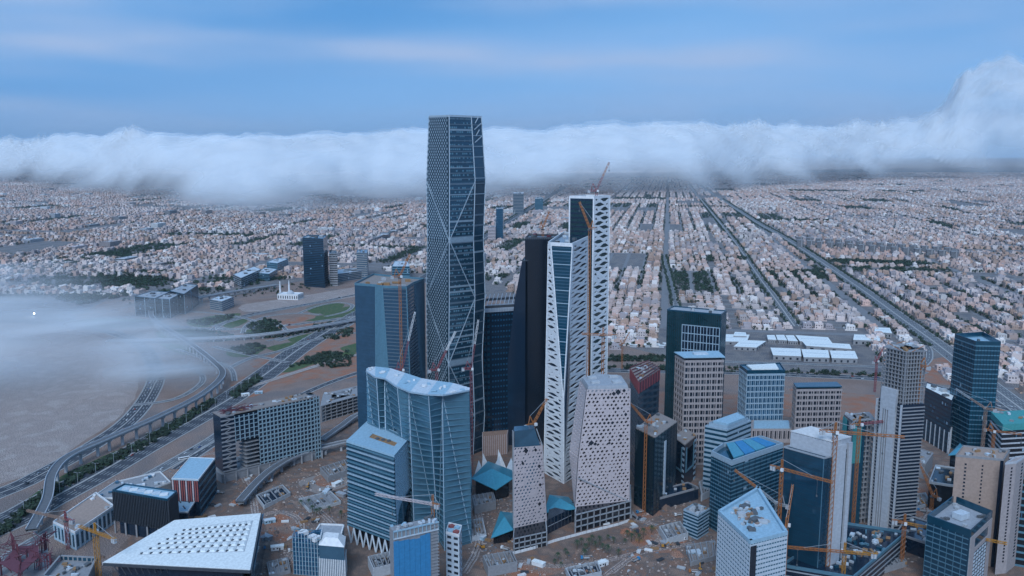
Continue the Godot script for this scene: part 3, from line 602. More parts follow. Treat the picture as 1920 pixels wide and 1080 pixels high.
func city() -> void:
	index_roads()
	city_edge = PackedVector2Array([Vector2(-2365.8, -2005.7), Vector2(-980.9, -2036.0), Vector2(-732.0, -2141.2), Vector2(-617.5, -2355.8), Vector2(-433.0, -2543.4), Vector2(-90.0, -2376.4), Vector2(103.9, -1815.5), Vector2(171.2, -1485.5), Vector2(366.8, -1550.9), Vector2(407.0, -1657.5), Vector2(702.9, -1657.5), Vector2(590.5, -1351.9), Vector2(654.2, -1269.8), Vector2(668.0, -1072.5), Vector2(879.5, -870.3), Vector2(24067.8, -25262.4), Vector2(-29068.9, -25262.4)])
	grid_turn = -atan2(ACROSS.y, ACROSS.x)
	var tones := [Color(.64, .49, .44), Color(.58, .43, .38), Color(.70, .58, .54), Color(.78, .72, .69), Color(.49, .34, .27), Color(.60, .52, .50), Color(.42, .37, .38), Color(.64, .43, .36)]
	var T := []; var C := []; var FT := []; var FC := []
	for k in 8: T.append([]); C.append([]); FT.append([]); FC.append([])
	var trees := [[], []]; var treec := [[], []]
	var near := []      # the villas that show largest: [distance, kind, place, turn, tone]
	var big := []       # schools, markets and blocks of flats
	var hash := FastNoiseLite.new(); hash.seed = 4; hash.frequency = .0011; hash.fractal_octaves = 3
	var streets := MB.new()
	for bi in range(-26, 27):
		for ai in range(2, 38):
			# a quarter of 400 m between main roads; its rows of plots run one way or the other
			var mid := ALONG * (ai * 425.0 + 212) + ACROSS * (bi * 425.0 + 212)
			var depth := -mid.y
			if depth < 1100 or depth > 15800 or absf(mid.x) > depth * .66 + 450: continue
			var swap := rng.randf() < .4
			var e1 := ACROSS if swap else ALONG; var e2 := ALONG if swap else ACROSS
			var lean := hash.get_noise_2d(mid.x * 2 + 900, mid.y * 2); var bias := rng.randi() % 8; var lush := R(.3, 1.0); var cut := rng.randi() % 5 + 5
			if depth < 6500:
				for sd in [[ALONG, ACROSS], [ACROSS, ALONG]]:
					var m0: Vector2 = mid - sd[0] * 212 - sd[1] * 212; var m1: Vector2 = m0 + sd[0] * 425
					if inside_city(m0) and inside_city(m1): streets.quad(v3(m0 - sd[1] * 8, .02), v3(m0 + sd[1] * 8, .02), v3(m1 + sd[1] * 8, .02), v3(m1 - sd[1] * 8, .02))
			for row in 7:
				var c0 := mid + e2 * (-202 + row * 58.0); var z := hash.get_noise_2d(c0.x, c0.y)
				if depth < 6000:
					var s0 := c0 - e1 * 204; var s1 := c0 + e1 * 204
					if inside_city(s0) and inside_city(s1): streets.quad(v3(s0 - e2 * 5, .012), v3(s0 + e2 * 5, .012), v3(s1 + e2 * 5, .012), v3(s1 - e2 * 5, .012))
				var row_mid := c0 + e2 * 29
				if z < -.30 and rng.randf() < .6:
					for i in int(120 if depth < 4500 else 50):
						var p := row_mid + e1 * R(-195, 195) + e2 * R(-22, 22)
						if not inside_city(p) or near_road(p): continue
						var s := R(3, 6); trees[i % 2].append(Transform3D(Basis.from_euler(Vector3(0, R(0, 6), 0)).scaled(Vector3(s, s * .9, s)), v3(p, s * .8))); treec[i % 2].append(Color(.030, .055, .035) * R(.8, 1.3))
					continue
				if z > .34 and rng.randf() < .6: continue
				var hall := rng.randi() % 20 if rng.randf() < .2 else -9
				if hall >= 0:
					var p := row_mid + e1 * (-192 + hall * 20.2)
					if inside_city(p) and not near_road(p) and not near_road(p + e1 * 30) and not near_road(p - e1 * 30) and depth < 8000: big.append([p, depth, lean, e1, e2])
				for i in 20:
					if absi(i - hall) <= 2: continue
					if i == cut: continue
					if depth > 9000 and i % 2: continue
					for j in 2:
						var p := c0 + e1 * (-192 + i * 20.2 + R(-2.5, 2.5)) + e2 * (6 + 11.5 + j * 23 + R(-2.5, 2.5))
						if rng.randf() < .10: continue
						if not inside_city(p) or near_road(p): continue
						var t := rng.randi() % 8
						var turn := -atan2(e2.y, e2.x) + (PI if j else 0.0) + (PI / 2 if rng.randf() < .25 else 0.0)
						if swap: turn += PI / 2
						var tone: Color = tones[(rng.randi() % 8) if rng.randf() < .65 else bias] * R(.70, 1.12)
						var d := p.length()
						if d < 1950: near.append([d, t, p, turn, tone])
						var sz := R(.74, 1.05) * (1.5 if depth > 9000 else 1.0); var sy := R(.65, 1.4)
						var x := Transform3D(Basis.from_euler(Vector3(0, turn, 0)).scaled(Vector3(sz, sy, sz)), v3(p))
						if d >= 1950:
							if d < 5200: T[t].append(x); C[t].append(tone)
							else: FT[t].append(x); FC[t].append(tone)
						if depth < 7500 and rng.randf() < lush:
							for q in (2 if depth < 2600 else 1):
								var s := R(2.2, 5.0); var at := p + e1 * R(-11, 11) + e2 * (13.0 if j else -13.0) * R(.8, 1.1)
								if near_road(at): continue
								trees[q].append(Transform3D(Basis.from_euler(Vector3(0, R(0, 6), 0)).scaled(Vector3(s, s * 1.1, s)), v3(at, s * 1.05))); treec[q].append(Color(.030, .052, .036) * R(.6, 1.3))
	struct("streets", streets.mesh(), M.street)
	# roadside trees along the boulevards
	for r in road_lines:
		for i in range(0, r[0].size() - 1, 1):
			var p: Vector2 = r[0][i]
			if -p.y < 1500 or -p.y > 6500 or not Geometry2D.is_point_in_polygon(p, city_edge): continue
			for sd in [-1, 1]:
				var dd: Vector2 = ((r[0][i + 1] as Vector2) - p).normalized()
				var at: Vector2 = p + Vector2(-dd.y, dd.x) * sd * (r[1] + R(-3, 3)) + dd * R(-5, 5)
				var s := R(2, 4); trees[i % 2].append(Transform3D(Basis().scaled(Vector3(s, s, s)), v3(at, s))); treec[i % 2].append(Color(.030, .052, .034) * R(.7, 1.3))
	near.sort_custom(func(a, b): return a[0] < b[0])
	# prototypes with parts, then one duplicate for each villa in the nearest streets
	var kinds := ["villa with a side wing", "villa with a front porch", "villa with a wing and a roof tank", "broad plain villa", "tall villa with a wing and a porch", "long low villa with a roof tank", "small villa with a side wing", "big villa with a porch and a roof tank"]
	var mats := []
	for i in 8: mats.append(mat("plaster%d" % i, lin(tones[i].r, tones[i].g, tones[i].b), .9, 0, .06))
	var proto := {}
	for i in near.size():
		var q: Array = near[i]
		if i >= 300:
			T[q[1]].append(Transform3D(Basis.from_euler(Vector3(0, q[3], 0)), v3(q[2]))); C[q[1]].append(q[4]); continue
		var tn := i % 8
		var key := "%d_%d" % [q[1], tn]
		if proto.has(key):
			copy(proto[key], v3(q[2]), q[3]); continue
		var word: String = ["pinkish", "rosy brown", "cream", "white", "brown", "greyish", "dull grey", "salmon"][tn]
		var t := thing("villa", "%s %s beyond the expressway" % [word, kinds[q[1]]], "house", v3(q[2]), "%s %s" % [word, kinds[q[1]]])
		t.rotation.y = q[3]; org = Vector3.ZERO
		for e in villa_plan(q[1]): bit(t, e[0], M.window if e[3] < 0 else (M.white if e[0] == "water_tank" else mats[tn]), e[1], e[2])
		proto[key] = t
	var rest := Node3D.new(); rest.name = "city_houses"; add_child(rest)
	tag(rest, "sea of low plastered houses spreading to the cloud", "houses", "", "stuff")
	for k in 8:
		scatter(rest, "houses", villa_mesh(k, false), M.instance, T[k], C[k])
		scatter(rest, "houses", villa_mesh(k, true), M.instance, FT[k], FC[k])
	var wood := Node3D.new(); wood.name = "city_trees"; add_child(wood)
	tag(wood, "dark green trees between the houses and along the streets", "trees", "", "stuff")
	for k in 2: scatter(wood, "trees", leaf_ball(k + 1, 26), M.instance, trees[k], treec[k])
	# larger buildings standing in the grid
	var n := 0
	for q in big:
		if n >= 150: break
		n += 1
		var ht: float = [5.0, 7.0, 9.0, 12.0, 15.0, 18.0, 22.0][rng.randi() % 7]
		var w := R(26, 46); var l := R(36, 80)
		var p := []
		for e in [[-1, -1], [1, -1], [1, 1], [-1, 1]]: p.append(q[0] + q[4] * e[0] * w / 2 + q[3] * e[1] * l / 2)
		var tone: String = ["white", "beige", "concrete", "pink_stone", "offwhite"][rng.randi() % 5]
		var what: String = {"white": "white", "beige": "beige", "concrete": "grey concrete", "pink_stone": "pale pink", "offwhite": "off-white"}[tone]
		var t := thing("city_block", "%s %s block standing among the low houses" % ["tall" if ht > 13 else "low flat-roofed", what], "building", v3(q[0]), "%s %s blocks among the houses" % ["tall" if ht > 13 else "low", what])
		body(t, "wall", M[tone], p, 0, ht)
		if q[1] < 5000:
			ring(t, "parapet", M[tone], p, ht - .3, ht + 1.0, .1, .5)
			var f: int = maxi(1, int(ht / 3.8))
			for i in f: ring(t, "window_band", M.window, p, ht * (i + .45) / f, ht * (i + .8) / f, .05, .2)
			bit(t, "roof_unit", M.unit, v3(q[0], ht + 1.3), Vector3(w * .2, 2.6, l * .12), grid_turn)

func block(called: String, label: String, p: Array, h: float, wall: Material, glassm: Material, floors: int, share := .5, group := "", roofm: Material = null, off := .18) -> Node3D:
	# a plain building with a glass body, solid floor bands and a parapet
	var t := thing(called, label, "building", v3(middle(p)), group)
	body(t, "glass_wall", glassm, p, 0, h)
	bands(t, "floor_band", wall, p, 0, h, floors, share, off)
	roof_kit(t, p, h, wall, 1.2, 4, roofm)
	for q in fronts(p, 0, h):
		for i in 9:
			var u := R(.04, .9); var f := rng.randi() % floors
			plate(t, "drawn_blind", M.glass_mid if i % 3 else M.band_pale, q, u, u + R(.02, .07), (f + share + .06) / floors, (f + .97) / floors, -.1, .05)
	return t

func far_buildings() -> void:
	var t: Node3D
	# dark glass tower by the old highway
	var p: Array = [Vector2(-530.9, -2154.7), Vector2(-530.0, -2226.0), Vector2(-480.9, -2211.4), Vector2(-472.2, -2127.4)]
	p = [Vector2(-544.9, -2211.4), Vector2(-484.7, -2183.6), Vector2(-492.1, -2269.2), Vector2(-549.6, -2284.1)]
	t = block("office_tower", "dark blue glass tower standing alone beyond the interchange", p, 127.7, M.glass_teal, M.glass_navy, 28, .25)
	p = [Vector2(-478.3, -2217.6), Vector2(-457.4, -2217.6), Vector2(-475.2, -2291.5), Vector2(-493.9, -2291.5)]
	block("office_tower", "slim pale tower beside the dark blue glass tower", p, 85.1, M.concrete, M.window, 14, .6)
	p = [Vector2(-431.5, -2350.6), Vector2(-399.8, -2337.9), Vector2(-412.2, -2429.8), Vector2(-442.7, -2429.8)]
	block("office_tower", "grey slab tower behind the crystal tower roof", p, 72.4, M.concrete, M.glass_mid, 12, .5)
	p = [Vector2(-63.3, -3385.1), Vector2(-35.9, -3385.1), Vector2(-34.8, -3485.3), Vector2(-63.0, -3485.3)]
	block("office_tower", "thin teal glass tower far behind the faceted skyscraper", p, 126.2, M.glass_teal, M.glass_blue, 18, .3)
	p = [Vector2(-94.4, -3351.3), Vector2(-65.0, -3351.3), Vector2(-64.3, -3426.1), Vector2(-92.2, -3426.1)]
	block("office_tower", "pale pink slab beside the thin teal tower", p, 57.2, M.pink_stone, M.window, 10, .6)
	p = [Vector2(6.1, -4883.6), Vector2(66.8, -4883.6), Vector2(69.5, -5084.6), Vector2(9.5, -5084.6)]
	block("office_tower", "pale tower fading into the cloud foot", p, 116.8, M.concrete, M.glass_teal, 14, .4)
	p = [Vector2(137.0, -5119.2), Vector2(184.8, -5119.2), Vector2(191.5, -5304.8), Vector2(145.3, -5304.8)]
	block("office_tower", "misty grey tower beside the one in the cloud foot", p, 74.0, M.band_teal, M.glass_teal, 10, .4)
	# office row along the old highway
	for q in [[[Vector2(-741.8, -2247.1), Vector2(-699.1, -2178.8), Vector2(-697.2, -2352.3), Vector2(-734.8, -2408.6)], "dark glass office block with a step beside the mosque", "glass_teal"], [[Vector2(-702.8, -2320.4), Vector2(-660.4, -2299.5), Vector2(-664.9, -2396.4), Vector2(-709.4, -2430.5)], "long dark office wing joined to the stepped block", "glass_navy"], [[Vector2(-486.2, -2265.0), Vector2(-414.8, -2348.7), Vector2(-415.0, -2438.7), Vector2(-490.4, -2370.6)], "wide teal shed east of the dark tower", "glass_teal"], [[Vector2(-716.5, -2473.1), Vector2(-678.7, -2448.7), Vector2(-673.8, -2549.0), Vector2(-713.1, -2575.3)], "brown glass office block near the mosque", "glass_mid"], [[Vector2(-542.1, -3200.3), Vector2(-502.4, -3647.6), Vector2(-471.3, -3862.9), Vector2(-530.3, -3454.6)], "long dark shed row along the straight highway", "glass_navy"], [[Vector2(-333.0, -2348.4), Vector2(-284.2, -2348.4), Vector2(-302.8, -2466.2), Vector2(-341.6, -2466.2)], "teal domed pavilion block beside the straight highway", "glass_teal"], [[Vector2(-675.3, -1878.2), Vector2(-638.7, -1850.5), Vector2(-633.2, -1913.8), Vector2(-669.8, -1935.9)], "low white office block by the looping ramps", "glass_mid"]]:
		block("office_block", q[1], q[0], [26, 20, 22, 30, 18, 34, 22][n_off], M.band_teal if n_off % 2 else M.concrete, M[q[2]], 5, .4, "", M.roof_pale); n_off += 1
	# horseshoe of dark office blocks at the edge of the lawns
	for q in [[[Vector2(-808.8, -1802.5), Vector2(-754.2, -1775.5), Vector2(-755.9, -1859.2), Vector2(-800.9, -1873.9)], "dark rounded office block with white corner strips by the lawns"], [[Vector2(-759.2, -1787.1), Vector2(-722.2, -1773.8), Vector2(-728.9, -1871.4), Vector2(-766.7, -1886.2)], "middle dark office block of the horseshoe by the lawns"], [[Vector2(-756.7, -1861.5), Vector2(-708.5, -1818.4), Vector2(-725.0, -1946.1), Vector2(-762.5, -1970.5)], "tallest dark office block of the horseshoe by the lawns"]]:
		t = block("office_block", q[1], q[0], [42.0, 40.0, 44.0][n_shoe], M.glass_teal, M.glass_black, 9, .25, "", M.roof_grey)
		for f in fronts(q[0], 0, 42.0): fins(t, "corner_strip", M.band_pale, f, 2, 1.2, .1, .4)
		n_shoe += 1
	# mosque with two minarets
	var mc := [Vector2(-531.7, -2020.8)][0] as Vector2
	t = thing("mosque", "white mosque with two tall minarets and a dome beside the dark tower", "mosque", v3(mc))
	var mp := []
	for e in [[-1, -1], [1, -1], [1, 1], [-1, 1]]: mp.append(mc + ACROSS * e[0] * 26 + ALONG * e[1] * 16)
	body(t, "hall", M.white, mp, 0, 12); ring(t, "parapet", M.white, mp, 11.6, 13.4, .2)
	for f in fronts(mp, 0, 12): panes(t, "window", M.window, f, 9, 1, .4, .6)
	for e in [[-30, 8], [-12, 19]]:
		var c: Vector2 = mc + ACROSS * e[0] + ALONG * e[1]
		var s := MB.new()
		for k in [[0, 2.4, 14], [14, 1.8, 27], [27, 1.3, 36], [36, .7, 41]]:
			var lo := []; var hi := []
			for a in 10:
				var d := Vector3(sin(-a * TAU / 10), 0, cos(a * TAU / 10)); d = Vector3(cos(-a * TAU / 10), 0, sin(-a * TAU / 10))
				lo.append(v3(c, k[0]) + d * (k[1] + .6) - org); hi.append(v3(c, k[2]) + d * k[1] - org)
			lo.reverse(); hi.reverse(); lo.reverse(); hi.reverse()
			s.hexa(lo, hi)
		put("minaret", s.mesh(), M.white, t)
	var dm := SphereMesh.new(); dm.radius = 8; dm.height = 15; dm.is_hemisphere = false
	var dome := put("dome", dm, M.offwhite, t); dome.position = v3(mc, 13) - org
	# white sheds of the labour camp before the city
	var k := 0
	for g: Array in [[Vector2(381.8, -1524.0), Vector2(427.4, -1519.6), Vector2(448.7, -1579.5), Vector2(406.5, -1584.3)], [Vector2(394.0, -1480.6), Vector2(431.5, -1472.2), Vector2(463.6, -1524.0), Vector2(421.2, -1533.0)], [Vector2(471.5, -1537.5), Vector2(485.9, -1533.0), Vector2(494.6, -1574.7), Vector2(480.5, -1574.7)], [Vector2(487.8, -1533.0), Vector2(504.0, -1528.5), Vector2(512.7, -1574.7), Vector2(497.6, -1574.7)], [Vector2(504.5, -1524.0), Vector2(520.6, -1519.6), Vector2(529.3, -1570.0), Vector2(514.2, -1570.0)], [Vector2(524.5, -1519.6), Vector2(576.3, -1502.0), Vector2(586.6, -1551.3), Vector2(533.3, -1570.0)], [Vector2(522.9, -1480.6), Vector2(592.7, -1455.7), Vector2(603.6, -1493.4), Vector2(527.9, -1515.2)], [Vector2(442.2, -1408.2), Vector2(486.6, -1400.6), Vector2(503.2, -1455.7), Vector2(454.4, -1463.9)], [Vector2(488.6, -1393.0), Vector2(530.1, -1389.3), Vector2(547.2, -1443.5), Vector2(504.6, -1451.6)], [Vector2(533.1, -1385.6), Vector2(574.3, -1381.8), Vector2(590.3, -1435.5), Vector2(549.4, -1439.5)], [Vector2(413.6, -1560.6), Vector2(437.2, -1555.9), Vector2(444.2, -1589.1), Vector2(425.2, -1594.0)], [Vector2(623.4, -1524.0), Vector2(668.3, -1515.2), Vector2(685.7, -1560.6), Vector2(643.5, -1570.0)], [Vector2(691.7, -1594.0), Vector2(717.9, -1579.5), Vector2(735.4, -1628.8), Vector2(708.4, -1633.9)]]:
		var y := 6.0 + .25 * k
		t = thing("shed", "flat white-roofed shed of the worker camp before the villas", "shed", v3(middle(g)), "white sheds of the worker camp")
		body(t, "wall", M.concrete, g, 0, y); body(t, "roof", M.roof_white, shrunk(g, 1.02), y, y + .4)
		for f in fronts(g, 0, y):
			panes(t, "door", M.window, f, 4, 1, .3, .6, 0, 1, 0, .8)
		bit(t, "ridge_vent", M.roof_pale, v3(middle(g), y + .8), Vector3((g[1] - g[0]).length() * .8, .8, 2), grid_turn)
		k += 1
	# a row of container cabins further along the expressway
	var cab: Array = [Vector2(181.8, -1528.5), Vector2(288.8, -1515.4)]
	for i in 14:
		var c: Vector2 = cab[0].lerp(cab[1], i / 13.0) + ALONG * (i % 3) * -9.0
		t = thing("site_cabin", "white flat-roofed site cabin in the row beside the expressway", "cabin", v3(c), "white site cabins beside the expressway")
		bit(t, "wall", M.offwhite, v3(c, 2.0), Vector3(R(8, 14), 4.0, 6), grid_turn + R(-.3, .3)); bit(t, "roof", M.roof_white, v3(c, 4.3), Vector3(R(10, 14), .4, 7), grid_turn)
	# rows of identical flats beyond the boulevard
	var fl: Array = [Vector2(1072.3, -3162.0), Vector2(1468.3, -2776.8)]
	for i in 30:
		var f := i / 29.0
		var c: Vector2 = fl[0].lerp(fl[1], f) + ALONG * (130 if i % 2 else 0)
		if i == 0:
			t = thing("apartment_block", "grey apartment block in the long row beyond the tree belt", "apartments", v3(c), "apartment blocks in a row beyond the tree belt")
			t.rotation.y = grid_turn; org = Vector3.ZERO
			bit(t, "wall", M.concrete, Vector3(0, 13, 0), Vector3(22, 26, 16)); bit(t, "stair_tower", M.concrete, Vector3(4, 15, 8.4), Vector3(4, 30, 2)); bit(t, "roof", M.concrete, Vector3(0, 26.3, 0), Vector3(22.6, .6, 16.6))
			for j in 6: bit(t, "window_band", M.window, Vector3(0, 3.5 + j * 4, .1), Vector3(22.2, 1.7, 16.2))
			flats = t
		else: copy(flats, v3(c), grid_turn)
var flats: Node3D
var n_off := 0
var n_shoe := 0

# ---- the towers in the middle
# a skin of facets between level outlines: each level is a list of (x, z); split[i][k] tells which way facet k of storey-group i is creased
func facet_quad(L: Array, Y: Array, i: int, k: int) -> Array:
	return [v3(L[i][k], Y[i]), v3(L[i][k + 1], Y[i]), v3(L[i + 1][k], Y[i + 1]), v3(L[i + 1][k + 1], Y[i + 1])]
func crease(s: MB, q: Array, rising: bool) -> void:
	var a: Vector3 = q[0] - org; var b: Vector3 = q[1] - org; var c: Vector3 = q[3] - org; var d: Vector3 = q[2] - org
	if rising: s.tri(a, b, c); s.tri(a, c, d)
	else: s.tri(a, b, d); s.tri(b, c, d)

func on_crease(q: Array, u: float, w: float, rising: bool) -> Vector3:
	var a: Vector3 = q[0]; var b: Vector3 = q[1]; var c: Vector3 = q[3]; var d: Vector3 = q[2]
	if rising: return a + (b - a) * u + (c - b) * w if u > w else a + (d - a) * w + (c - d) * u
	return a + (b - a) * u + (d - a) * w if u + w < 1 else c + (d - c) * (1 - u) + (b - c) * (1 - w)
# a line across a creased facet at height w, bent where it meets the crease
func crease_line(parent: Node, called: String, mt: Material, q: Array, w: float, rising: bool, thick: float, out: float) -> void:
	var s := MB.new(); var m := out_of(q) * out - org; var at := w if rising else 1 - w; var y := Vector3(0, thick / 2, 0)
	for e in [[.02, at], [at, .98]]:
		var a := on_crease(q, e[0], w, rising) + m; var b := on_crease(q, e[1], w, rising) + m
		s.slab(a - y, b - y, b + y, a + y, -out_of(q) * (out + .3))
	put(called, s.mesh(), mt, parent)

func centre_towers() -> void:
	var t: Node3D; var p: Array; var s: MB; var h: float
	# -- faceted skyscraper, the tallest
	var Y := [0.0, 45.5, 113.8, 184.7, 251.7, 315.5, 385.0]
	var fx: Array = [-86.0, -72.9, -71.5, -69.0, -67.8, -66.0, -65.2]
	# outlines left to right as seen: back left, left, front edge, right, chamfer, back right
	var lv := []
	for i in 7:
		var y: float = Y[i]; var zf := -931.0
		var out := 3.0 if i % 2 == 0 and i in [2, 4] else 0.0; var side := 3.5 if i in [1, 3, 5] else 0.0
		var slim: float = [0.0, 0.0, 0.0, 0.0, 0.0, 1.0, 4.0][i]
		var f := Vector2(-70.5 + [0, 0, 0, 1.2, 2.2, 3.0, 3.4][i], zf + 2 + out)
		lv.append([f + Vector2(-17, -52), f + Vector2(-26 - side * .5 + slim * .6, -22 - side), f, f + Vector2(25.5 + side * .6 - slim * .7, -20 + side * .7), f + Vector2(36 + side * .7 - slim * .7, -33), f + Vector2(30 + side * .3 - slim * .5, -58)])
	t = thing("skyscraper", "tallest tower, a faceted glass skyscraper with diagonal pale creases", "skyscraper", Vector3(-68, 0, -960))
	var mats := ["glass_tower", "screen_glass", "glass_tower", "glass_tower", "glass_tower"]
	glass("screen_glass", lin(.03, .075, .11), .25); glass("glass_tower", lin(.020, .065, .105), .18)
	for k in 5:
		for i in 6:
			s = MB.new(); crease(s, facet_quad(lv, Y, i, k), (i % 2 == 0) == (k != 1) if k in [1, 2] else i % 2 == 0)
			put("facet", s.mesh(), M[mats[k]], t)
	s = MB.new(); s.prism(ordered(lv[6]), 380, 384, org); put("roof", s.mesh(), M.roof_grey, t)
	s = MB.new()
	for i in 6: crease(s, [v3(lv[i][5], Y[i]), v3(lv[i][0], Y[i]), v3(lv[i + 1][5], Y[i + 1]), v3(lv[i + 1][0], Y[i + 1])], true)
	put("back_wall", s.mesh(), M.glass_mid, t)
	# pale ribs on the edges and creases
	for i in 6:
		for k in [1, 2, 3, 4]: beam_part(t, "edge_rib", M.rib_pale, v3(lv[i][k], Y[i]), v3(lv[i + 1][k], Y[i + 1]), 0.9)
		for k in ([1, 2] if i in [1, 2, 3, 4] else []):
			var q := facet_quad(lv, Y, i, k); var n := out_of(q) * .4
			if (i % 2 == 0) == (k != 1): beam_part(t, "crease_rib", M.rib_pale, q[0] + n, q[3] + n, .7)
			else: beam_part(t, "crease_rib", M.rib_pale, q[1] + n, q[2] + n, .7)
	# floor lines on the dark side, every storey its own
	var rows: Array = [6, 9, 11, 11, 11, 12]
	for i in 6:
		for k in [2, 3]:
			var q := facet_quad(lv, Y, i, k)
			for j in rows[i]:
				if k == 3 and j % 2: continue
				var w: float = (j + .5) / rows[i]
				crease_line(t, "floor_line", M.floor_dull if rng.randf() < .75 else M.screen_grey, q, w, (i % 2 == 0) if k == 2 else i % 2 == 0, 1.0 if rng.randf() < .7 else 2.0, .4)
	# plant floors
	for i in [2, 4]:
		var q := facet_quad(lv, Y, i, 2); plate(t, "plant_floor", M.screen_grey, q, 0.01, .99, -.045, .045, -.5, .6)
	# sun screens on the pale side: small tilted panels, past counting
	s = MB.new()
	for i in 6:
		var q := facet_quad(lv, Y, i, 1)
		var nr := int((Y[i + 1] - Y[i]) / 2.9)
		for j in nr:
			for c in 9:
				var u := (c + (.5 if j % 2 else 0.0)) / 9.5 + .03; var w := (j + .5) / nr
				var m := out_of(q) * (.9 + absf(fmod(u + w, .1))) - org
				var du := .036; var dw := .62 / nr
				s.quad(on_crease(q, u - du, w, i % 2 == 1) + m, on_crease(q, u, w - dw, i % 2 == 1) + m, on_crease(q, u + du, w, i % 2 == 1) + m, on_crease(q, u, w + dw, i % 2 == 1) + m)
	tag(put("sun_screen", s.mesh(), M.screen_grey, t), "", "", "", "stuff")
	s = MB.new()
	for i in 6:
		var q := facet_quad(lv, Y, i, 2)
		var nr := int((Y[i + 1] - Y[i]) / 4.5)
		for j in nr:
			for c in 12:
				var u := (c + .5 + (.25 if j % 2 else -.1)) / 12.4; var w := (j + .5) / nr
				if rng.randf() < .45: continue
				var m := out_of(q) * .3 - org
				s.quad(on_crease(q, u - .03, w - .3 / nr, i % 2 == 0) + m, on_crease(q, u + .03, w - .3 / nr, i % 2 == 0) + m, on_crease(q, u + .03, w + .1 / nr, i % 2 == 0) + m, on_crease(q, u - .03, w + .1 / nr, i % 2 == 0) + m)
	tag(put("sun_screen", s.mesh(), M.band_teal, t), "", "", "", "stuff")
	# crown bracing at the top corner
	for j in 4:
		var q := facet_quad(lv, Y, 5, 3)
		beam_part(t, "crown_brace", M.rib_pale, on(q, .15 + .12 * (j % 2), .6 + j * .1) + out_of(q), on(q, .85 - .2 * (j % 2), .7 + j * .1) + out_of(q), .8)
	ring(t, "crown_edge", M.rib_pale, lv[6], 384, 386.2, .3, .8)

	# -- crystal tower to its west
	h = 203.0
	p = [Vector2(-173.4, -929.3), Vector2(-148.6, -917.9), Vector2(-140.0, -910.4), Vector2(-113.1, -903.1), Vector2(-109.0, -937.1), Vector2(-100.0, -965.4), Vector2(-164.8, -1004.4)]
	t = thing("crystal_tower", "dark blue crystal tower with a slanting crease behind the folded glass block", "tower", v3(middle(p)))
	var lo: Array = []
	for e: Vector2 in p: lo.append(e + (middle(p) - e) * -.02)
	lo[1] += Vector2(-4, 0); lo[2] += Vector2(10, 2); lo[3] += Vector2(4, 4); lo[4] += Vector2(10, 0)
	var cm := ["glass_crys", "band_teal", "glass_crys", "glass_crys", "glass_mid", "glass_crys"]
	glass("glass_crys", lin(.040, .11, .18), .2)
	for k in 6:
		s = MB.new(); var a: Vector2 = p[k]; var b: Vector2 = p[(k + 1) % 7]
		var q := [v3(lo[k]), v3(lo[(k + 1) % 7]), v3(a, h), v3(b, h)]
		s.quad(q[0] - org, q[1] - org, q[3] - org, q[2] - org); put("facet", s.mesh(), M[cm[k]], t)
		if k in [0, 2, 3]:
			for j in 52: plate(t, "floor_line", M.floor_dull if k else M.glass_crys, q, .02, .98, (j + .5) / 52 - .0025, (j + .5) / 52 + .0025, -.3, .22)
		if k in [0, 1, 2]: beam_part(t, "edge_rib", M.band_teal, q[1], q[3], 1.0)
	body(t, "roof", M.rubble, shrunk(p, .98), h - 2, h - .5)
	for i in 9: bit(t, "formwork", M.timber if i % 3 else M.unit, v3((middle(p) as Vector2).lerp(p[i % 7], R(.2, .75)), h + .8), Vector3(R(3, 9), R(1.5, 3), R(3, 6)), R(0, 3))
	ring(t, "parapet", M.band_teal, p, h - 1, h + 1.6, .1, .6)

	# -- black slab tower, its stepped shoulder and the low wing
	h = 248.6
	p = fourth([Vector2(15.4, -980.0), Vector2(50.4, -980.0), Vector2(54.9, -1018.7)])
	t = thing("slab_tower", "black glass slab tower with thin vertical fins behind the white lattice tower", "tower", v3(middle(p)))
	body(t, "glass_wall", M.glass_black, p, 0, h)
	for q in fronts(p, 0, h): fins(t, "fin", M.glass_navy, q, 15, .6, -.2, .5)
	ring(t, "parapet", M.steel_dark, p, h - 1, h + 1.5, .1)
	for i in 4: bit(t, "roof_unit", M.red_steel if i % 2 else M.unit_dark, v3((middle(p) as Vector2).lerp(p[i], .5), h + 1.5), Vector3(R(3, 7), 3, 3), R(0, 2))
	h = 222.6
	p = fourth([Vector2(11.7, -980.0), Vector2(18.5, -980.0), Vector2(21.6, -1010.5)])
	t = thing("slab_tower", "navy glass shoulder tower with a sloping side against the black slab", "tower", v3(middle(p)))
	var wide := p.duplicate(); wide[0] += Vector2(-17, 0); wide[3] += Vector2(-17, 0)
	var mid: Array = shrunk(p, 1.0); mid[0] += Vector2(-9, 0); mid[3] += Vector2(-9, 0)
	loft(t, "glass_wall", M.glass_navy, [wide, wide, mid, p], [0.0, h * .45, h * .78, h])
	ring(t, "roof_edge", M.steel_dark, p, h - .5, h + 1, .1)
	h = 168.9
	p = fourth([Vector2(-34.3, -982.4), Vector2(5.1, -996.7), Vector2(8.0, -1049.9)])
	t = thing("slab_tower", "dark blue tower with an open roof crown beside the faceted skyscraper", "tower", v3(middle(p)))
	body(t, "glass_wall", M.glass_navy, p, 0, h - 8)
	for q in fronts(p, 0, h - 8):
		panes(t, "window", M.glass_blue, q, 9, 24, .55, .30, .25, 1, 0, 1, -.1, .1)
		panes(t, "balcony", M.glass_teal, q, 2, 24, .6, .5, 0, .22, 0, 1, -.1, .5)
	ring(t, "crown_band", M.steel_dark, p, h - 3, h, .3, .6)
	for i in 14:
		var a: Vector2 = (p[0] as Vector2).lerp(p[1], i / 13.0); bit(t, "crown_post", M.steel, v3(a, h - 5.5), Vector3(.5, 5, .5))
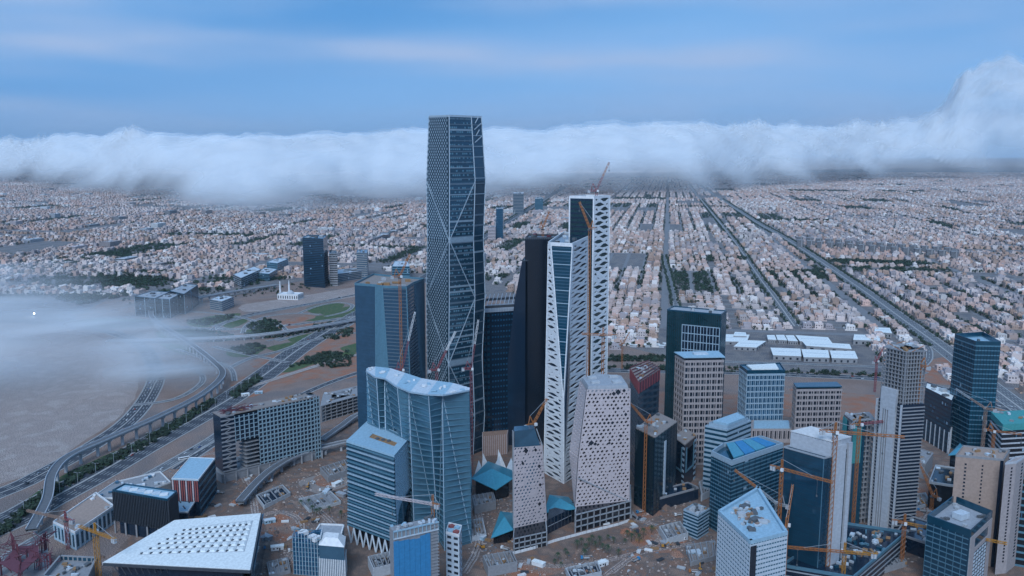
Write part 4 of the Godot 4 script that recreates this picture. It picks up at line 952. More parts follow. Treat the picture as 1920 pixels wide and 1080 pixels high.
	for i in 9:
		var a: Vector2 = (p[0] as Vector2).lerp(p[1], i / 8.0); var b: Vector2 = (p[3] as Vector2).lerp(p[2], i / 8.0)
		beam_part(t, "crown_beam", M.steel, v3(a, h), v3(b, h + 5), .7)
	body(t, "roof", M.roof_grey, shrunk(p, .96), h - 8, h - 7.6)

	# -- white lattice tower with a glass wedge
	h = 253.5
	var top: Array = [Vector2(37.4, -875.3), Vector2(39.9, -870.1), Vector2(61.0, -859.9), Vector2(84.0, -936.7), Vector2(60.4, -993.6)]
	var base: Array = [Vector2(35.1, -891.9), Vector2(54.8, -859.9), Vector2(55.3, -859.9), Vector2(82.9, -904.7), Vector2(58.4, -931.4)]
	t = thing("lattice_tower", "white lattice tower with a dark glass wedge narrowing downward", "tower", v3(middle(base)))
	var L := [base[0], base[1], base[2], base[3], base[4]]
	loft(t, "glass_wall", M.glass_navy, [L, top], [0.0, h], .93)
	var k36 := .36; var hm := h * k36
	var M0 := v3(L[0]).lerp(v3(top[0], h), k36); var M3 := v3(L[3]).lerp(v3(top[3], h), k36)
	var MC := v3(L[1]).lerp(v3((top[1] as Vector2).lerp(top[2], .55), h), k36)
	for e in [[[v3(L[0]), v3(L[1]), M0, MC], 23, 1.6], [[v3(L[1]), v3(L[3]), MC, M3], 23, 1.6], [[M0, MC, v3(top[0], h), v3(top[1], h)], 40, 1.2], [[MC, M3, v3(top[2], h), v3(top[3], h)], 40, 1.5]]:
		lattice(t, "screen_row", M.lattice_white, e[0], e[2], e[1], .99, .84, .25, 1.2, .5, .5, .02)
	s = MB.new(); s.tri(MC - org, v3(top[2], h) - org, v3(top[1], h) - org); put("glass_wedge", s.mesh(), M.glass_teal, t)
	var wq := [MC, MC + Vector3(.05, 0, 0), v3(top[1], h), v3(top[2], h)]
	for j in 46:
		var w := .04 + .95 * (j + .5) / 46; plate(t, "floor_line", M.glass_mid if j % 4 else M.band_pale, wq, .02, .98, w - .0026, w + .0026, -.2, .3)
	beam_part(t, "edge_rib", M.lattice_white, MC, v3(top[1], h), 1.0); beam_part(t, "edge_rib", M.lattice_white, MC, v3(top[2], h), 1.0); beam_part(t, "edge_rib", M.lattice_white, v3(L[1]), MC, 1.0)
	for e in [[0, 0], [3, 3]]: beam_part(t, "edge_rib", M.lattice_white, v3(L[e[0]]), v3(top[e[1]], h), 1.3)
	ring(t, "parapet", M.lattice_white, top, h - 1.5, h + 2.2, .2, 1.0)
	body(t, "roof", M.roof_pale, shrunk(top, .95), h - .8, h - .3)
	for i in 5: bit(t, "roof_unit", M.unit_dark if i % 2 else M.roof_pale, v3((middle(top) as Vector2).lerp(top[i], R(.2, .6)), h + .8), Vector3(R(2, 6), 2.2, R(2, 5)), R(0, 3))

	# -- second white lattice tower, taller, behind
	h = 297.5
	p = [Vector2(63.6, -946.2), Vector2(89.0, -934.9), Vector2(111.3, -941.6)]
	p = [p[0], p[1], p[1] + Vector2(20.5, -26), p[0] + Vector2(20.5, -26)]
	t = thing("lattice_tower", "taller dark glass tower with one white lattice side and white edges", "tower", v3(middle(p)))
	body(t, "glass_wall", M.glass_green, p, 0, h)
	var fs := fronts(p, 0, h)
	for q in fs:
		var wide_dark: bool = (q[1] - q[0]).normalized().x > .9
		if wide_dark:
			for j in 60: plate(t, "floor_line", M.glass_navy, q, .02, .98, (j + .5) / 60 - .003, (j + .5) / 60 + .003, -.2, .15)
		else: lattice(t, "screen_row", M.lattice_white, q, 1.5, 58, .99, .84, .25, 1.2, .6, .5, .02)
		beam_part(t, "edge_rib", M.lattice_white, q[0], q[2], 1.5); beam_part(t, "edge_rib", M.lattice_white, q[1], q[3], 1.5)
	ring(t, "parapet", M.lattice_white, p, h - 1, h + 1.8, .3, 1)

	# -- perforated pale tower, the broad one, on a podium
	h = 132.5
	p = [Vector2(65.0, -789.4), Vector2(68.3, -755.9), Vector2(108.7, -759.5), Vector2(106.7, -797.2), Vector2(82.9, -805.1)]
	base = [Vector2(59.1, -766.4), Vector2(59.1, -759.0), Vector2(112.2, -773.9), Vector2(117.1, -818.0), Vector2(70.4, -825.0)]
	t = thing("perforated_tower", "broad pale pink tower with a perforated screen and bulging side", "tower", v3(middle(base)))
	var bulge: Array = []
	for i in 5: bulge.append((base[i] as Vector2).lerp(p[i], .42))
	bulge[0] += Vector2(-7, 2); bulge[1] += Vector2(-1.5, 1)
	loft(t, "glass_wall", M.glass_black, [base, bulge, p], [18.0, 18 + (h - 18) * .42, h - 5], .95)
	var B := [base, bulge, p]; var By := [18.0, 18 + (h - 18) * .42, h]
	for i in 2:
		var nr := 14 if i == 0 else 19
		lattice(t, "screen_row", M.pink_stone, [v3(B[i][1], By[i]), v3(B[i][2], By[i]), v3(B[i + 1][1], By[i + 1]), v3(B[i + 1][2], By[i + 1])], 13 - i * 2, nr, .78, .76, .45, .9, .5, .5, .12)
		lattice(t, "screen_row", M.pink_stone, [v3(B[i][0], By[i]), v3(B[i][1], By[i]), v3(B[i + 1][0], By[i + 1]), v3(B[i + 1][1], By[i + 1])], 4, nr, .66, .6, .5, .9, .5)
		for k in 3: beam_part(t, "edge_rib", M.steel_dark, v3(B[i][k], By[i]), v3(B[i + 1][k], By[i + 1]), .8)
	# a few large diamond openings
	var fq := [v3(B[1][1], By[1]), v3(B[1][2], By[1]), v3(B[2][1], By[2]), v3(B[2][2], By[2])]
	for e in [[.62, .93, 1.4], [.72, .95, 1.9], [.85, .97, 1.2], [.5, .88, 1.0], [.22, .22, 1.7], [.3, .2, 1.1], [.62, .5, 1.0], [.8, .3, 1.0], [.58, .2, .9], [.9, .62, 1.0]]: diamond(t, fq, e[0], e[1], .034 * e[2], .024 * e[2])
	loft(t, "roof", M.roof_grey, [shrunk(p, .96), shrunk(p, .90)], [h - 3, h + 2.5])
	for i in 4: bit(t, "roof_unit", M.unit, v3((middle(p) as Vector2).lerp(p[i], .5), h + 3), Vector3(R(5, 10), 2.5, R(3, 8)), .2)
	# podium frame
	var pod: Array = [Vector2(57.9, -747.4), Vector2(57.9, -740.7), Vector2(114.0, -773.1), Vector2(119.0, -813.7), Vector2(66.0, -800.6)]
	podium(t, pod, 18.0, 9)
	beam_part(t, "raking_edge", M.steel, v3(bulge[1], By[1] * .72) + Vector3(0, 0, 1), v3(base[2], 17), .9)

	# -- perforated pale tower, the slim one
	h = 110.4
	p = [Vector2(0.9, -703.6), Vector2(21.2, -710.8), Vector2(24.3, -678.9), Vector2(1.3, -660.8)]
	p = [Vector2(0.5, -705.1), Vector2(1.4, -702.2), Vector2(21.2, -709.4), Vector2(19.7, -721.1), Vector2(0.9, -716.7)]
	base = [Vector2(1.0, -732.7), Vector2(1.4, -721.5), Vector2(31.7, -737.3), Vector2(31.2, -762.1), Vector2(2.0, -758.4)]
	t = thing("perforated_tower", "slim pale pink tower with a perforated screen and raking glass top", "tower", v3(middle(base)))
	var mid2: Array = []
	var hk := h * .86
	for i in 5: mid2.append((base[i] as Vector2).lerp(p[i], .8))
	mid2[2] += Vector2(3, 3)
	loft(t, "glass_wall", M.glass_mid, [base, mid2, p], [14.0, hk, h], .88)
	lattice(t, "screen_row", M.pink_stone, [v3(base[1], 14), v3(base[2], 14), v3(mid2[1], hk), v3(mid2[2], hk)], 9, 25, .78, .76, .45, .8, .5, .5, .12)
	lattice(t, "screen_row", M.pink_stone, [v3(base[2], 14), v3(base[3], 14), v3(mid2[2], hk), v3(mid2[3], hk)], 3, 27, .66, .66, .5, .8, .5)
	fq = [v3(base[1], 14), v3(base[2], 14), v3(mid2[1], hk), v3(mid2[2], hk)]
	for e in [[.42, .95, 1.7], [.75, .95, 1.1], [.3, .8, 1.0], [.85, .74, 1.2], [.85, .5, 1.1], [.8, .25, 1.2]]: diamond(t, fq, e[0], e[1], .05 * e[2], .022 * e[2])
	for k in 3:
		beam_part(t, "edge_rib", M.steel, v3(base[k], 14), v3(mid2[k], hk), .7); beam_part(t, "edge_rib", M.steel, v3(mid2[k], hk), v3(p[k], h), .7)
	for i in 5: bit(t, "roof_unit", M.unit if i % 2 else M.unit_dark, v3((middle(mid2) as Vector2).lerp(mid2[i], .4), hk + 2), Vector3(R(2, 5), 3, R(2, 4)), R(0, 2))
	podium(t, [Vector2(0.9, -702.4), Vector2(1.4, -700.4), Vector2(31.4, -714.8), Vector2(31.4, -740.7), Vector2(2.0, -736.2)], 14.0, 6)
	# the low glazed link between the two
	p = [Vector2(32.2, -738.4), Vector2(59.8, -768.2), Vector2(60.7, -780.8), Vector2(35.2, -762.1)]
	t = thing("link_building", "low glazed link between the two perforated towers", "building", v3(middle(p)))
	body(t, "glass_wall", M.glass_navy, p, 0, 14)
	for q in fronts(p, 0, 14):
		fins(t, "fin", M.steel_dark, q, 8, .4, -.1, .4); plate(t, "floor_line", M.steel, q, 0, 1, .5, .54, 0, .3)

	# -- folded teal roofs around them
	fold_roof("folded teal metal roof between the folded glass block and the slim perforated tower", [Vector2(-41.9, -841.7), Vector2(-25.7, -872.3), Vector2(0.0, -862.9), Vector2(1.1, -822.9), Vector2(-16.0, -809.0), Vector2(-41.1, -822.9)], 16, 9)
	fold_roof("triangular teal metal roof at the foot of the slim perforated tower", [Vector2(-18.9, -713.9), Vector2(-11.0, -759.1), Vector2(1.0, -767.6), Vector2(1.0, -719.2)], 10, 7)
	fold_roof("low teal metal roof between the two perforated towers", [Vector2(30.1, -760.7), Vector2(36.6, -793.5), Vector2(55.7, -798.8), Vector2(62.3, -760.7)], 13, 5)
	# white shell petals behind
	t = thing("shell_pavilion", "pavilion of white curved petals behind the folded teal roof", "pavilion", v3([Vector2(-19.8, -862.8)][0]))
	for i in 5:
		var c: Vector2 = ([Vector2(-34.3, -870.3)][0] as Vector2).lerp([Vector2(-1.7, -882.6)][0], i / 4.0); s = MB.new()
		var a := v3(c) - org; var hh: float = [20, 27, 22, 29, 18][i]
		var tip := a + Vector3(R(-6, 6), hh, -6); var l2 := a + Vector3(-7, 2, 0); var r2 := a + Vector3(7, 2, 1); var bk := a + Vector3(0, 3, -9)
		s.tri(l2, r2, tip); s.tri(r2, bk, tip); s.tri(bk, l2, tip); s.tri(l2, bk, r2)
		put("petal", s.mesh(), M.white if i % 2 else M.roof_pale, t)
	# ribbed wall behind the petals
	p = [Vector2(-33.7, -942.8), Vector2(-6.2, -950.3), Vector2(-5.0, -965.8), Vector2(-34.3, -958.0)]
	t = thing("ribbed_hall", "hall with a ribbed brown wall between the skyscraper and the black slab", "building", v3(middle(p)))
	body(t, "wall", M.bronze, p, 0, 24)
	for q in fronts(p, 0, 24): fins(t, "rib", M.pink_stone, q, 12, .6, 0, .5)

func podium(t: Node3D, p: Array, h: float, bays: int) -> void:
	body(t, "podium_glass", M.glass_black, shrunk(p, .94), 0, h)
	for j in 3: ring(t, "podium_slab", M.steel, p, h * (j + 1) / 3 - 1.0, h * (j + 1) / 3 - .1, 0, 1.2)
	for q in fronts(p, 0, h): fins(t, "podium_column", M.concrete, q, bays, .8, -1, 0)
func diamond(t: Node3D, q: Array, u: float, w: float, du: float, dw: float) -> void:
	var m := out_of(q) * .62 - org; var s := MB.new(); var k := -out_of(q) * .5
	s.slab(on(q, u, w - dw) + m, on(q, u + du, w) + m, on(q, u, w + dw) + m, on(q, u - du, w) + m, k); put("diamond_window", s.mesh(), M.window, t)
func beam_part(parent: Node, called: String, mt: Material, a: Vector3, b: Vector3, w: float) -> MeshInstance3D:
	var d := (b - a); var s := d.normalized().cross(Vector3.UP if absf(d.normalized().y) < .9 else Vector3.RIGHT).normalized()
	return piece(parent, called, mt, (a + b) / 2, s * w, d, s.cross(d.normalized()) * w)
func loft(parent: Node, called: String, mt: Material, outlines: Array, Y: Array, k := 1.0) -> void:
	var s := MB.new(); var n: int = outlines[0].size()
	var a := 0.0
	for i in n:
		var b: Vector2 = outlines[0][i]; var d: Vector2 = outlines[0][(i + 1) % n]; a += b.x * d.y - d.x * b.y
	for i in outlines.size() - 1:
		var lo := shrunk(outlines[i], k); var hi := shrunk(outlines[i + 1], k)
		for j in n:
			var j2 := (j + 1) % n
			var q := [v3(lo[j], Y[i]) - org, v3(lo[j2], Y[i]) - org, v3(hi[j2], Y[i + 1]) - org, v3(hi[j], Y[i + 1]) - org]
			if a > 0: q = [q[1], q[0], q[3], q[2]]
			s.quad(q[0], q[1], q[2], q[3])
	var top := shrunk(outlines[-1], k)
	for i in range(1, n - 1):
		var w := [v3(top[0], Y[-1]) - org, v3(top[i], Y[-1]) - org, v3(top[i + 1], Y[-1]) - org]
		if (w[1] - w[0]).cross(w[2] - w[0]).y < 0: w.reverse()
		s.tri(w[0], w[1], w[2])
	put(called, s.mesh(), mt, parent)
func fold_roof(label: String, p: Array, h: float, rise: float) -> void:
	var t := thing("folded_roof", label, "roof pavilion", v3(middle(p)))
	body(t, "wall", M.glass_black, shrunk(p, .8), 0, h - 2)
	var c := v3(middle(p), h + rise) - org
	for i in p.size():
		var s := MB.new(); var a := v3(p[i], h + (rise * .5 if i % 2 else -2.0)) - org; var b := v3(p[(i + 1) % p.size()], h + (rise * .5 if (i + 1) % 2 else -2.0)) - org
		var n := (b - a).cross(c - a)
		if n.y < 0: s.tri(b, a, c); s.tri(b - Vector3(0, .6, 0), c - Vector3(0, .6, 0), a - Vector3(0, .6, 0))
		else: s.tri(a, b, c); s.tri(a - Vector3(0, .6, 0), c - Vector3(0, .6, 0), b - Vector3(0, .6, 0))
		s.quad(a - Vector3(0, .6, 0), b - Vector3(0, .6, 0), b, a)
		put("roof_plate", s.mesh(), M.canopy, t)

func front_centre() -> void:
	var t: Node3D; var p: Array; var s: MB; var h: float
	# -- wide folded glass block with a crescent roof
	h = 140.9
	var F: Array = [Vector2(-138.1, -787.2), Vector2(-126.6, -765.8), Vector2(-116.5, -760.1), Vector2(-103.3, -734.8), Vector2(-88.7, -716.0), Vector2(-73.1, -707.8), Vector2(-58.4, -706.2), Vector2(-37.2, -721.1)]
	var K: Array = [Vector2(-139.1, -793.2), Vector2(-131.8, -801.4), Vector2(-116.5, -795.2), Vector2(-100.0, -777.3), Vector2(-83.0, -758.3), Vector2(-67.5, -749.1), Vector2(-52.6, -741.9), Vector2(-37.0, -726.2)]
	var D: Array = [Vector2(-133.5, -752.0), Vector2(-121.8, -740.7), Vector2(-107.1, -734.0), Vector2(-96.6, -727.5), Vector2(-81.2, -719.0), Vector2(-70.1, -712.7), Vector2(-54.4, -711.6), Vector2(-36.4, -721.1)]
	t = thing("folded_block", "wide curved glass block with folded facets and a pale crescent roof", "building", v3(middle(D)))
	var back: Array = []
	for i in 8: back.append(D[i] + (K[i] - F[i]) * 1.3 + Vector2(0, -14))
	var low := D.duplicate(); var top := F.duplicate()
	# the folds: every other point pulled in, differently at the top and at the bottom
	for i in range(1, 7):
		low[i] += Vector2(4, -11) if i % 2 else Vector2(-5, 6)
		top[i] += Vector2(-2, -10) if i % 2 == 0 else Vector2(2, 4)
	glass("glass_fold", lin(.085, .21, .285), .2); mat("fold_line", lin(.10, .21, .28), .5, .2)
	for i in 7:
		var a := v3(low[i]) - org; var b := v3(low[i + 1]) - org; var c := v3(top[i + 1], h) - org; var d := v3(top[i], h) - org
		s = MB.new(); s.tri(a, b, c) if i % 2 else s.tri(a, b, d); put("facet", s.mesh(), M.glass_fold, t)
		s = MB.new(); s.tri(a, c, d) if i % 2 else s.tri(b, c, d); put("facet", s.mesh(), M.glass_fold, t)
		var e0 := v3(low[i]); var e1 := v3(top[i], h)
		if i > 0: beam_part(t, "fold_rib", M.band_pale, e0, e1, .7)
		var g0 := v3(low[i]) if i % 2 else v3(low[i + 1]); var g1 := v3(top[i + 1], h) if i % 2 else v3(top[i], h)
		beam_part(t, "fold_rib", M.band_pale, g0, g1, .6)
	var nf := 26
	for j in nf:
		s = MB.new()
		for i in 7:
			var q := [v3(low[i]), v3(low[i + 1]), v3(top[i], h), v3(top[i + 1], h)]
			plate_to(s, q, 0, 1, (j + .5) / nf - .0022, (j + .5) / nf + .0022, -1.2, .3)
		put("floor_line", s.mesh(), M.fold_line, t)
	s = MB.new(); s.quad(v3(low[7]) - org, v3(back[7]) - org, v3(K[7], h) - org, v3(top[7], h) - org); put("end_wall", s.mesh(), M.glass_mid, t)
	s = MB.new(); s.quad(v3(back[0]) - org, v3(low[0]) - org, v3(top[0], h) - org, v3(K[0], h) - org); put("end_wall", s.mesh(), M.glass_mid, t)
	s = MB.new()
	for i in 7: s.quad(v3(back[i + 1]) - org, v3(back[i]) - org, v3(K[i], h) - org, v3(K[i + 1], h) - org)
	put("back_wall", s.mesh(), M.glass_teal, t)
	var rp: Array = F.duplicate(); var rk := K.duplicate(); rk.reverse(); rp.append_array(rk)
	for i in 7:
		s = MB.new(); s.quad(v3(F[i], h + .2) - org, v3(F[i + 1], h + .2) - org, v3(K[i + 1], h + 1.5) - org, v3(K[i], h + 1.5) - org); put("roof_panel", s.mesh(), M.roof_blue if i % 2 else M.roof_pale, t)
		s = MB.new(); s.beam(v3(F[i], h + .4) - org, v3(F[i + 1], h + .4) - org, 1.2); put("roof_edge", s.mesh(), M.band_pale, t)
		for j in 3: bit(t, "roof_unit", M.roof_blue if j % 2 else M.white, v3((F[i] as Vector2).lerp(K[i + 1], R(.25, .75)), h + 1.6), Vector3(R(2, 6), 1.2, R(1.5, 3)), R(0, 3))

	# -- striped office tower with a white roof and a perforated end
	h = 92.6
	p = [Vector2(-146.6, -726.2), Vector2(-137.3, -783.9), Vector2(-91.8, -734.7), Vector2(-99.4, -688.6)]
	t = thing("striped_tower", "striped teal office tower with a flat white roof and slot opening", "building", v3(middle(p)))
	# plan order: front left, back left, back right, front right
	var y0 := 15.0; var ym := h * .55
	var lo: Array = [p[0] + Vector2(-1, 2), p[1], p[2] + Vector2(-14, 6), p[3] + Vector2(2, 2)]
	var mid: Array = [p[0], p[1], p[2] + Vector2(3, 0), p[3]]
	loft(t, "glass_wall", M.glass_teal, [lo, mid, p], [y0, ym, h], .985)
	var ff := [[lo, mid, y0, ym, 13], [mid, p, ym, h, 11]]
	for e in ff:
		var q := [v3(e[0][0], e[2]), v3(e[0][3], e[2]), v3(e[1][0], e[3]), v3(e[1][3], e[3])]
		for j in e[4]:
			var w: float = (j + .5) / e[4]
			s = MB.new(); plate_to(s, q, 0, 1, w - .17 / e[4], w + .17 / e[4], -.4, .9)
			put("sun_louvre", s.mesh(), M.band_pale if j % 2 else M.band_teal, t)
		var r := [v3(e[0][3], e[2]), v3(e[0][2], e[2]), v3(e[1][3], e[3]), v3(e[1][2], e[3])]
		lattice(t, "screen_row", M.roof_blue, r, 11, int(e[4] * 1.7), .6, .6, .2, .4, .5)
		var l := [v3(e[0][1], e[2]), v3(e[0][0], e[2]), v3(e[1][1], e[3]), v3(e[1][0], e[3])]
		lattice(t, "screen_row", M.roof_pale, l, 11, int(e[4] * 1.7), .6, .6, .2, .4, .5)
	var sl := [p[0].lerp(p[3], .5).lerp(p[1], .5)]
	# the roof is a frame round the slot
	var hole: Array = [lerp4(p, .30, .42), lerp4(p, .30, .62), lerp4(p, .86, .62), lerp4(p, .86, .42)]
	for i in 4:
		s = MB.new(); var a: Vector2 = p[i]; var b: Vector2 = p[(i + 1) % 4]; var c: Vector2 = hole[(i + 1) % 4]; var d: Vector2 = hole[i]
		s.quad(v3(b, h + 1.5) - org, v3(a, h + 1.5) - org, v3(d, h + .6) - org, v3(c, h + .6) - org)
		if s.n[0].y < 0:
			s = MB.new(); s.quad(v3(a, h + 1.5) - org, v3(b, h + 1.5) - org, v3(c, h + .6) - org, v3(d, h + .6) - org)
		s.quad(v3(d, h + .6) - org, v3(c, h + .6) - org, v3(c, h - 5) - org, v3(d, h - 5) - org)
		put("roof_panel", s.mesh(), M.roof_blue, t)
	ring(t, "roof_edge", M.roof_blue, p, h - .4, h + 1.6, .2, .3)
	body(t, "slot_floor", M.timber, hole, h - 6, h + .1)
	for i in 3: bit(t, "roof_unit", M.unit_dark, v3((hole[0] as Vector2).lerp(hole[2], .3 + i * .2), h + .8), Vector3(3, 1.4, 2.5), .6)
	for i in 9:
		var a: Vector2 = (lo[0] as Vector2).lerp(lo[3], i / 8.0); var b: Vector2 = (lo[0] as Vector2).lerp(lo[3], clampf((i + .5) / 8.0, 0, 1))
		beam_part(t, "raking_column", M.roof_pale, v3(b), v3(a, y0), 1.3)
		if i < 8: beam_part(t, "raking_column", M.roof_pale, v3(b), v3((lo[0] as Vector2).lerp(lo[3], (i + 1) / 8.0), y0), 1.3)
	body(t, "lobby", M.glass_black, shrunk(lo, .75), 0, y0)

	# -- block wrapped in blue netting, in front
	h = 68.1
	p = fourth([Vector2(-88.4, -598.4), Vector2(-56.2, -616.1), Vector2(-61.2, -625.8)])
	t = thing("netted_block", "unfinished block wrapped in bright blue safety netting", "building", v3(middle(p)))
	body(t, "core", M.concrete, shrunk(p, .96), 0, h - 1)
	for q in fronts(p, 0, h):
		if (q[1] - q[0]).length() < 20: continue
		for i in 7:
			plate(t, "net_sheet", M.net_blue, q, i / 8.6, (i + 1) / 8.6 - .004, 0, .87 + R(-.02, .02), .1, .35 + .15 * (i % 2))
		for j in 26: plate(t, "floor_edge", M.concrete, q, .82, 1, (j + .5) / 26 - .006, (j + .5) / 26 + .006, 0, .6)
		fins(t, "roof_post", M.roof_blue, q, 11, .6, 0, .5, .9, 1.0)
		plate(t, "roof_rail", M.roof_blue, q, 0, 1, .985, 1.0, -.2, .7); plate(t, "roof_rail", M.roof_pale, q, 0, 1, .90, .912, -.2, .8)
	for i in 14: bit(t, "formwork", [M.unit, M.roof_pale, M.unit_dark, M.roof_blue][i % 4], v3((middle(p) as Vector2).lerp(p[i % 4], R(.1, .9)), h + R(-.5, 1)), Vector3(R(1, 5), R(1, 2.4), R(1, 3)), R(0, 3))
	# white residential block beside it, roof with brown stair cores
	h = 44.2
	p = fourth([Vector2(-53.1, -646.1), Vector2(-42.1, -640.3), Vector2(-41.0, -658.0)])
	t = thing("white_block", "small white block with dark slot windows and brown roof cores", "building", v3(middle(p)))
	body(t, "wall", M.roof_pale, p, 0, h)
	for q in fronts(p, 0, h): panes(t, "window", M.window, q, 2, 9, .6, .42)
	ring(t, "parapet", M.white, p, h - .5, h + 1.6, .1)
	for i in 4: bit(t, "stair_core", M.fin_red if i % 2 else M.roof_blue, v3((middle(p) as Vector2).lerp(p[i], .45), h + 1), Vector3(4, 2, 4), R(0, 1))

	# -- glass blocks under construction west of the striped tower
	h = 36
	p = fourth([Vector2(-181.3, -663.6), Vector2(-157.5, -659.6), Vector2(-159.3, -675.8)])
	t = thing("glass_block", "blue glass block with open floors on the building site", "building", v3(middle(p)))
	body(t, "glass_wall", M.glass_blue, p, 0, h - 6)
	for q in fronts(p, 0, h): fins(t, "mullion", M.roof_pale, q, 9, .35, 0, .4)
	bands(t, "floor_edge", M.band_teal, p, 0, h, 9, .16, .35)
	for i in 8: bit(t, "roof_unit", M.white if i % 2 else M.glass_blue, v3((middle(p) as Vector2).lerp(p[i % 4], R(.1, .8)), h - 4), Vector3(R(3, 8), 3, R(2, 5)), R(0, 3))
	h = 30
	p = fourth([Vector2(-157.5, -654.7), Vector2(-136.3, -650.9), Vector2(-138.8, -670.4)])
	t = thing("glass_block", "white-slatted block with a tent roof beside the striped tower", "building", v3(middle(p)))
	body(t, "wall", M.glass_mid, p, 0, h)
	for q in fronts(p, 0, h): fins(t, "slat", M.white, q, 14, .8, 0, .5, 0, .62)
	loft(t, "tent_roof", M.white, [shrunk(p, 1.03), shrunk(p, .5)], [h, h + 5])
	h = 22
	p = [Vector2(-170.3, -690.4), Vector2(-169.3, -710.6), Vector2(-147.7, -708.5), Vector2(-146.3, -689.4), Vector2(-150.1, -681.2)]
	t = thing("site_pavilion", "grey low pavilion with a white roof rim beside the striped tower", "building", v3(middle(p)))
	body(t, "wall", M.concrete, p, 0, h); ring(t, "roof_rim", M.white, p, h - .6, h + 1.5, .3, 1.2); body(t, "roof", M.roof_grey, shrunk(p, .95), h, h + .3)
	for q in fronts(p, 0, h): panes(t, "window", M.window, q, 3, 2, .25, .4)
func lerp4(p: Array, a: float, b: float) -> Vector2:
	# a: along front left -> front right, b: from front to back
	return (p[0] as Vector2).lerp(p[3], a).lerp((p[1] as Vector2).lerp(p[2], a), b)

# glass body behind a stone grid: storey bands and piers stand proud, so that the windows lie deep
func grid_tower(called: String, label: String, p: Array, h: float, stone: Material, glassm: Material, floors: int, bay: float, share := .3, pier := 1.0, deep := .7, y0 := 0.0, side: Material = null) -> Node3D:
	var t := thing(called, label, "tower", v3(middle(p)))
	body(t, "glass_wall", glassm, p, y0, h - .5)
	bands(t, "storey_band", stone, p, y0, h, floors, share, deep)
	for q in fronts(p, y0, h):
		var l: float = (q[1] - q[0]).length()
		var n := maxi(2, int(l / bay))
		for i in n + 1:
			var u := float(i) / n; var d: float = pier / l / 2
			plate(t, "pier", stone, q, clampf(u - d, 0, 1), clampf(u + d, 0, 1), 0, 1, -.2, deep + .12)
			if i < n and l > 30: # a narrow second pier in each bay
				var k := u + (.62 / n); plate(t, "thin_pier", stone, q, k - d * .55, k + d * .55, 0, 1, -.2, deep - .05)
	ring(t, "parapet", stone, p, h - 1.2, h + 1.4, deep + .1, 1.2)
	body(t, "roof", M.roof_grey, shrunk(p, .97), h - .4, h + .1)
	return t
func open_frame(called: String, label: String, p: Array, y0: float, h: float, floors: int, cols: int) -> Node3D:
	# bare concrete floors and columns
	var t := thing(called, label, "building", v3(middle(p)))
	body(t, "core", M.concrete, shrunk(p, .55), y0, h)
	for i in floors + 1:
		body(t, "floor_slab", M.concrete, p, y0 + (h - y0) * i / floors - .5, y0 + (h - y0) * i / floors)
	for q in fronts(p, y0, h): fins(t, "column", M.concrete, q, cols, .9, -1.4, -.4)
	return t
func site_mess(t: Node3D, p: Array, y: float, n: int) -> void:
	for i in n: bit(t, "formwork", [M.unit, M.timber, M.unit_dark, M.roof_pale, M.concrete][i % 5], v3((middle(p) as Vector2).lerp(p[i % p.size()], R(.1, .85)), y + .8), Vector3(R(1.5, 6), R(1, 2.5), R(1, 4)), R(0, 3))

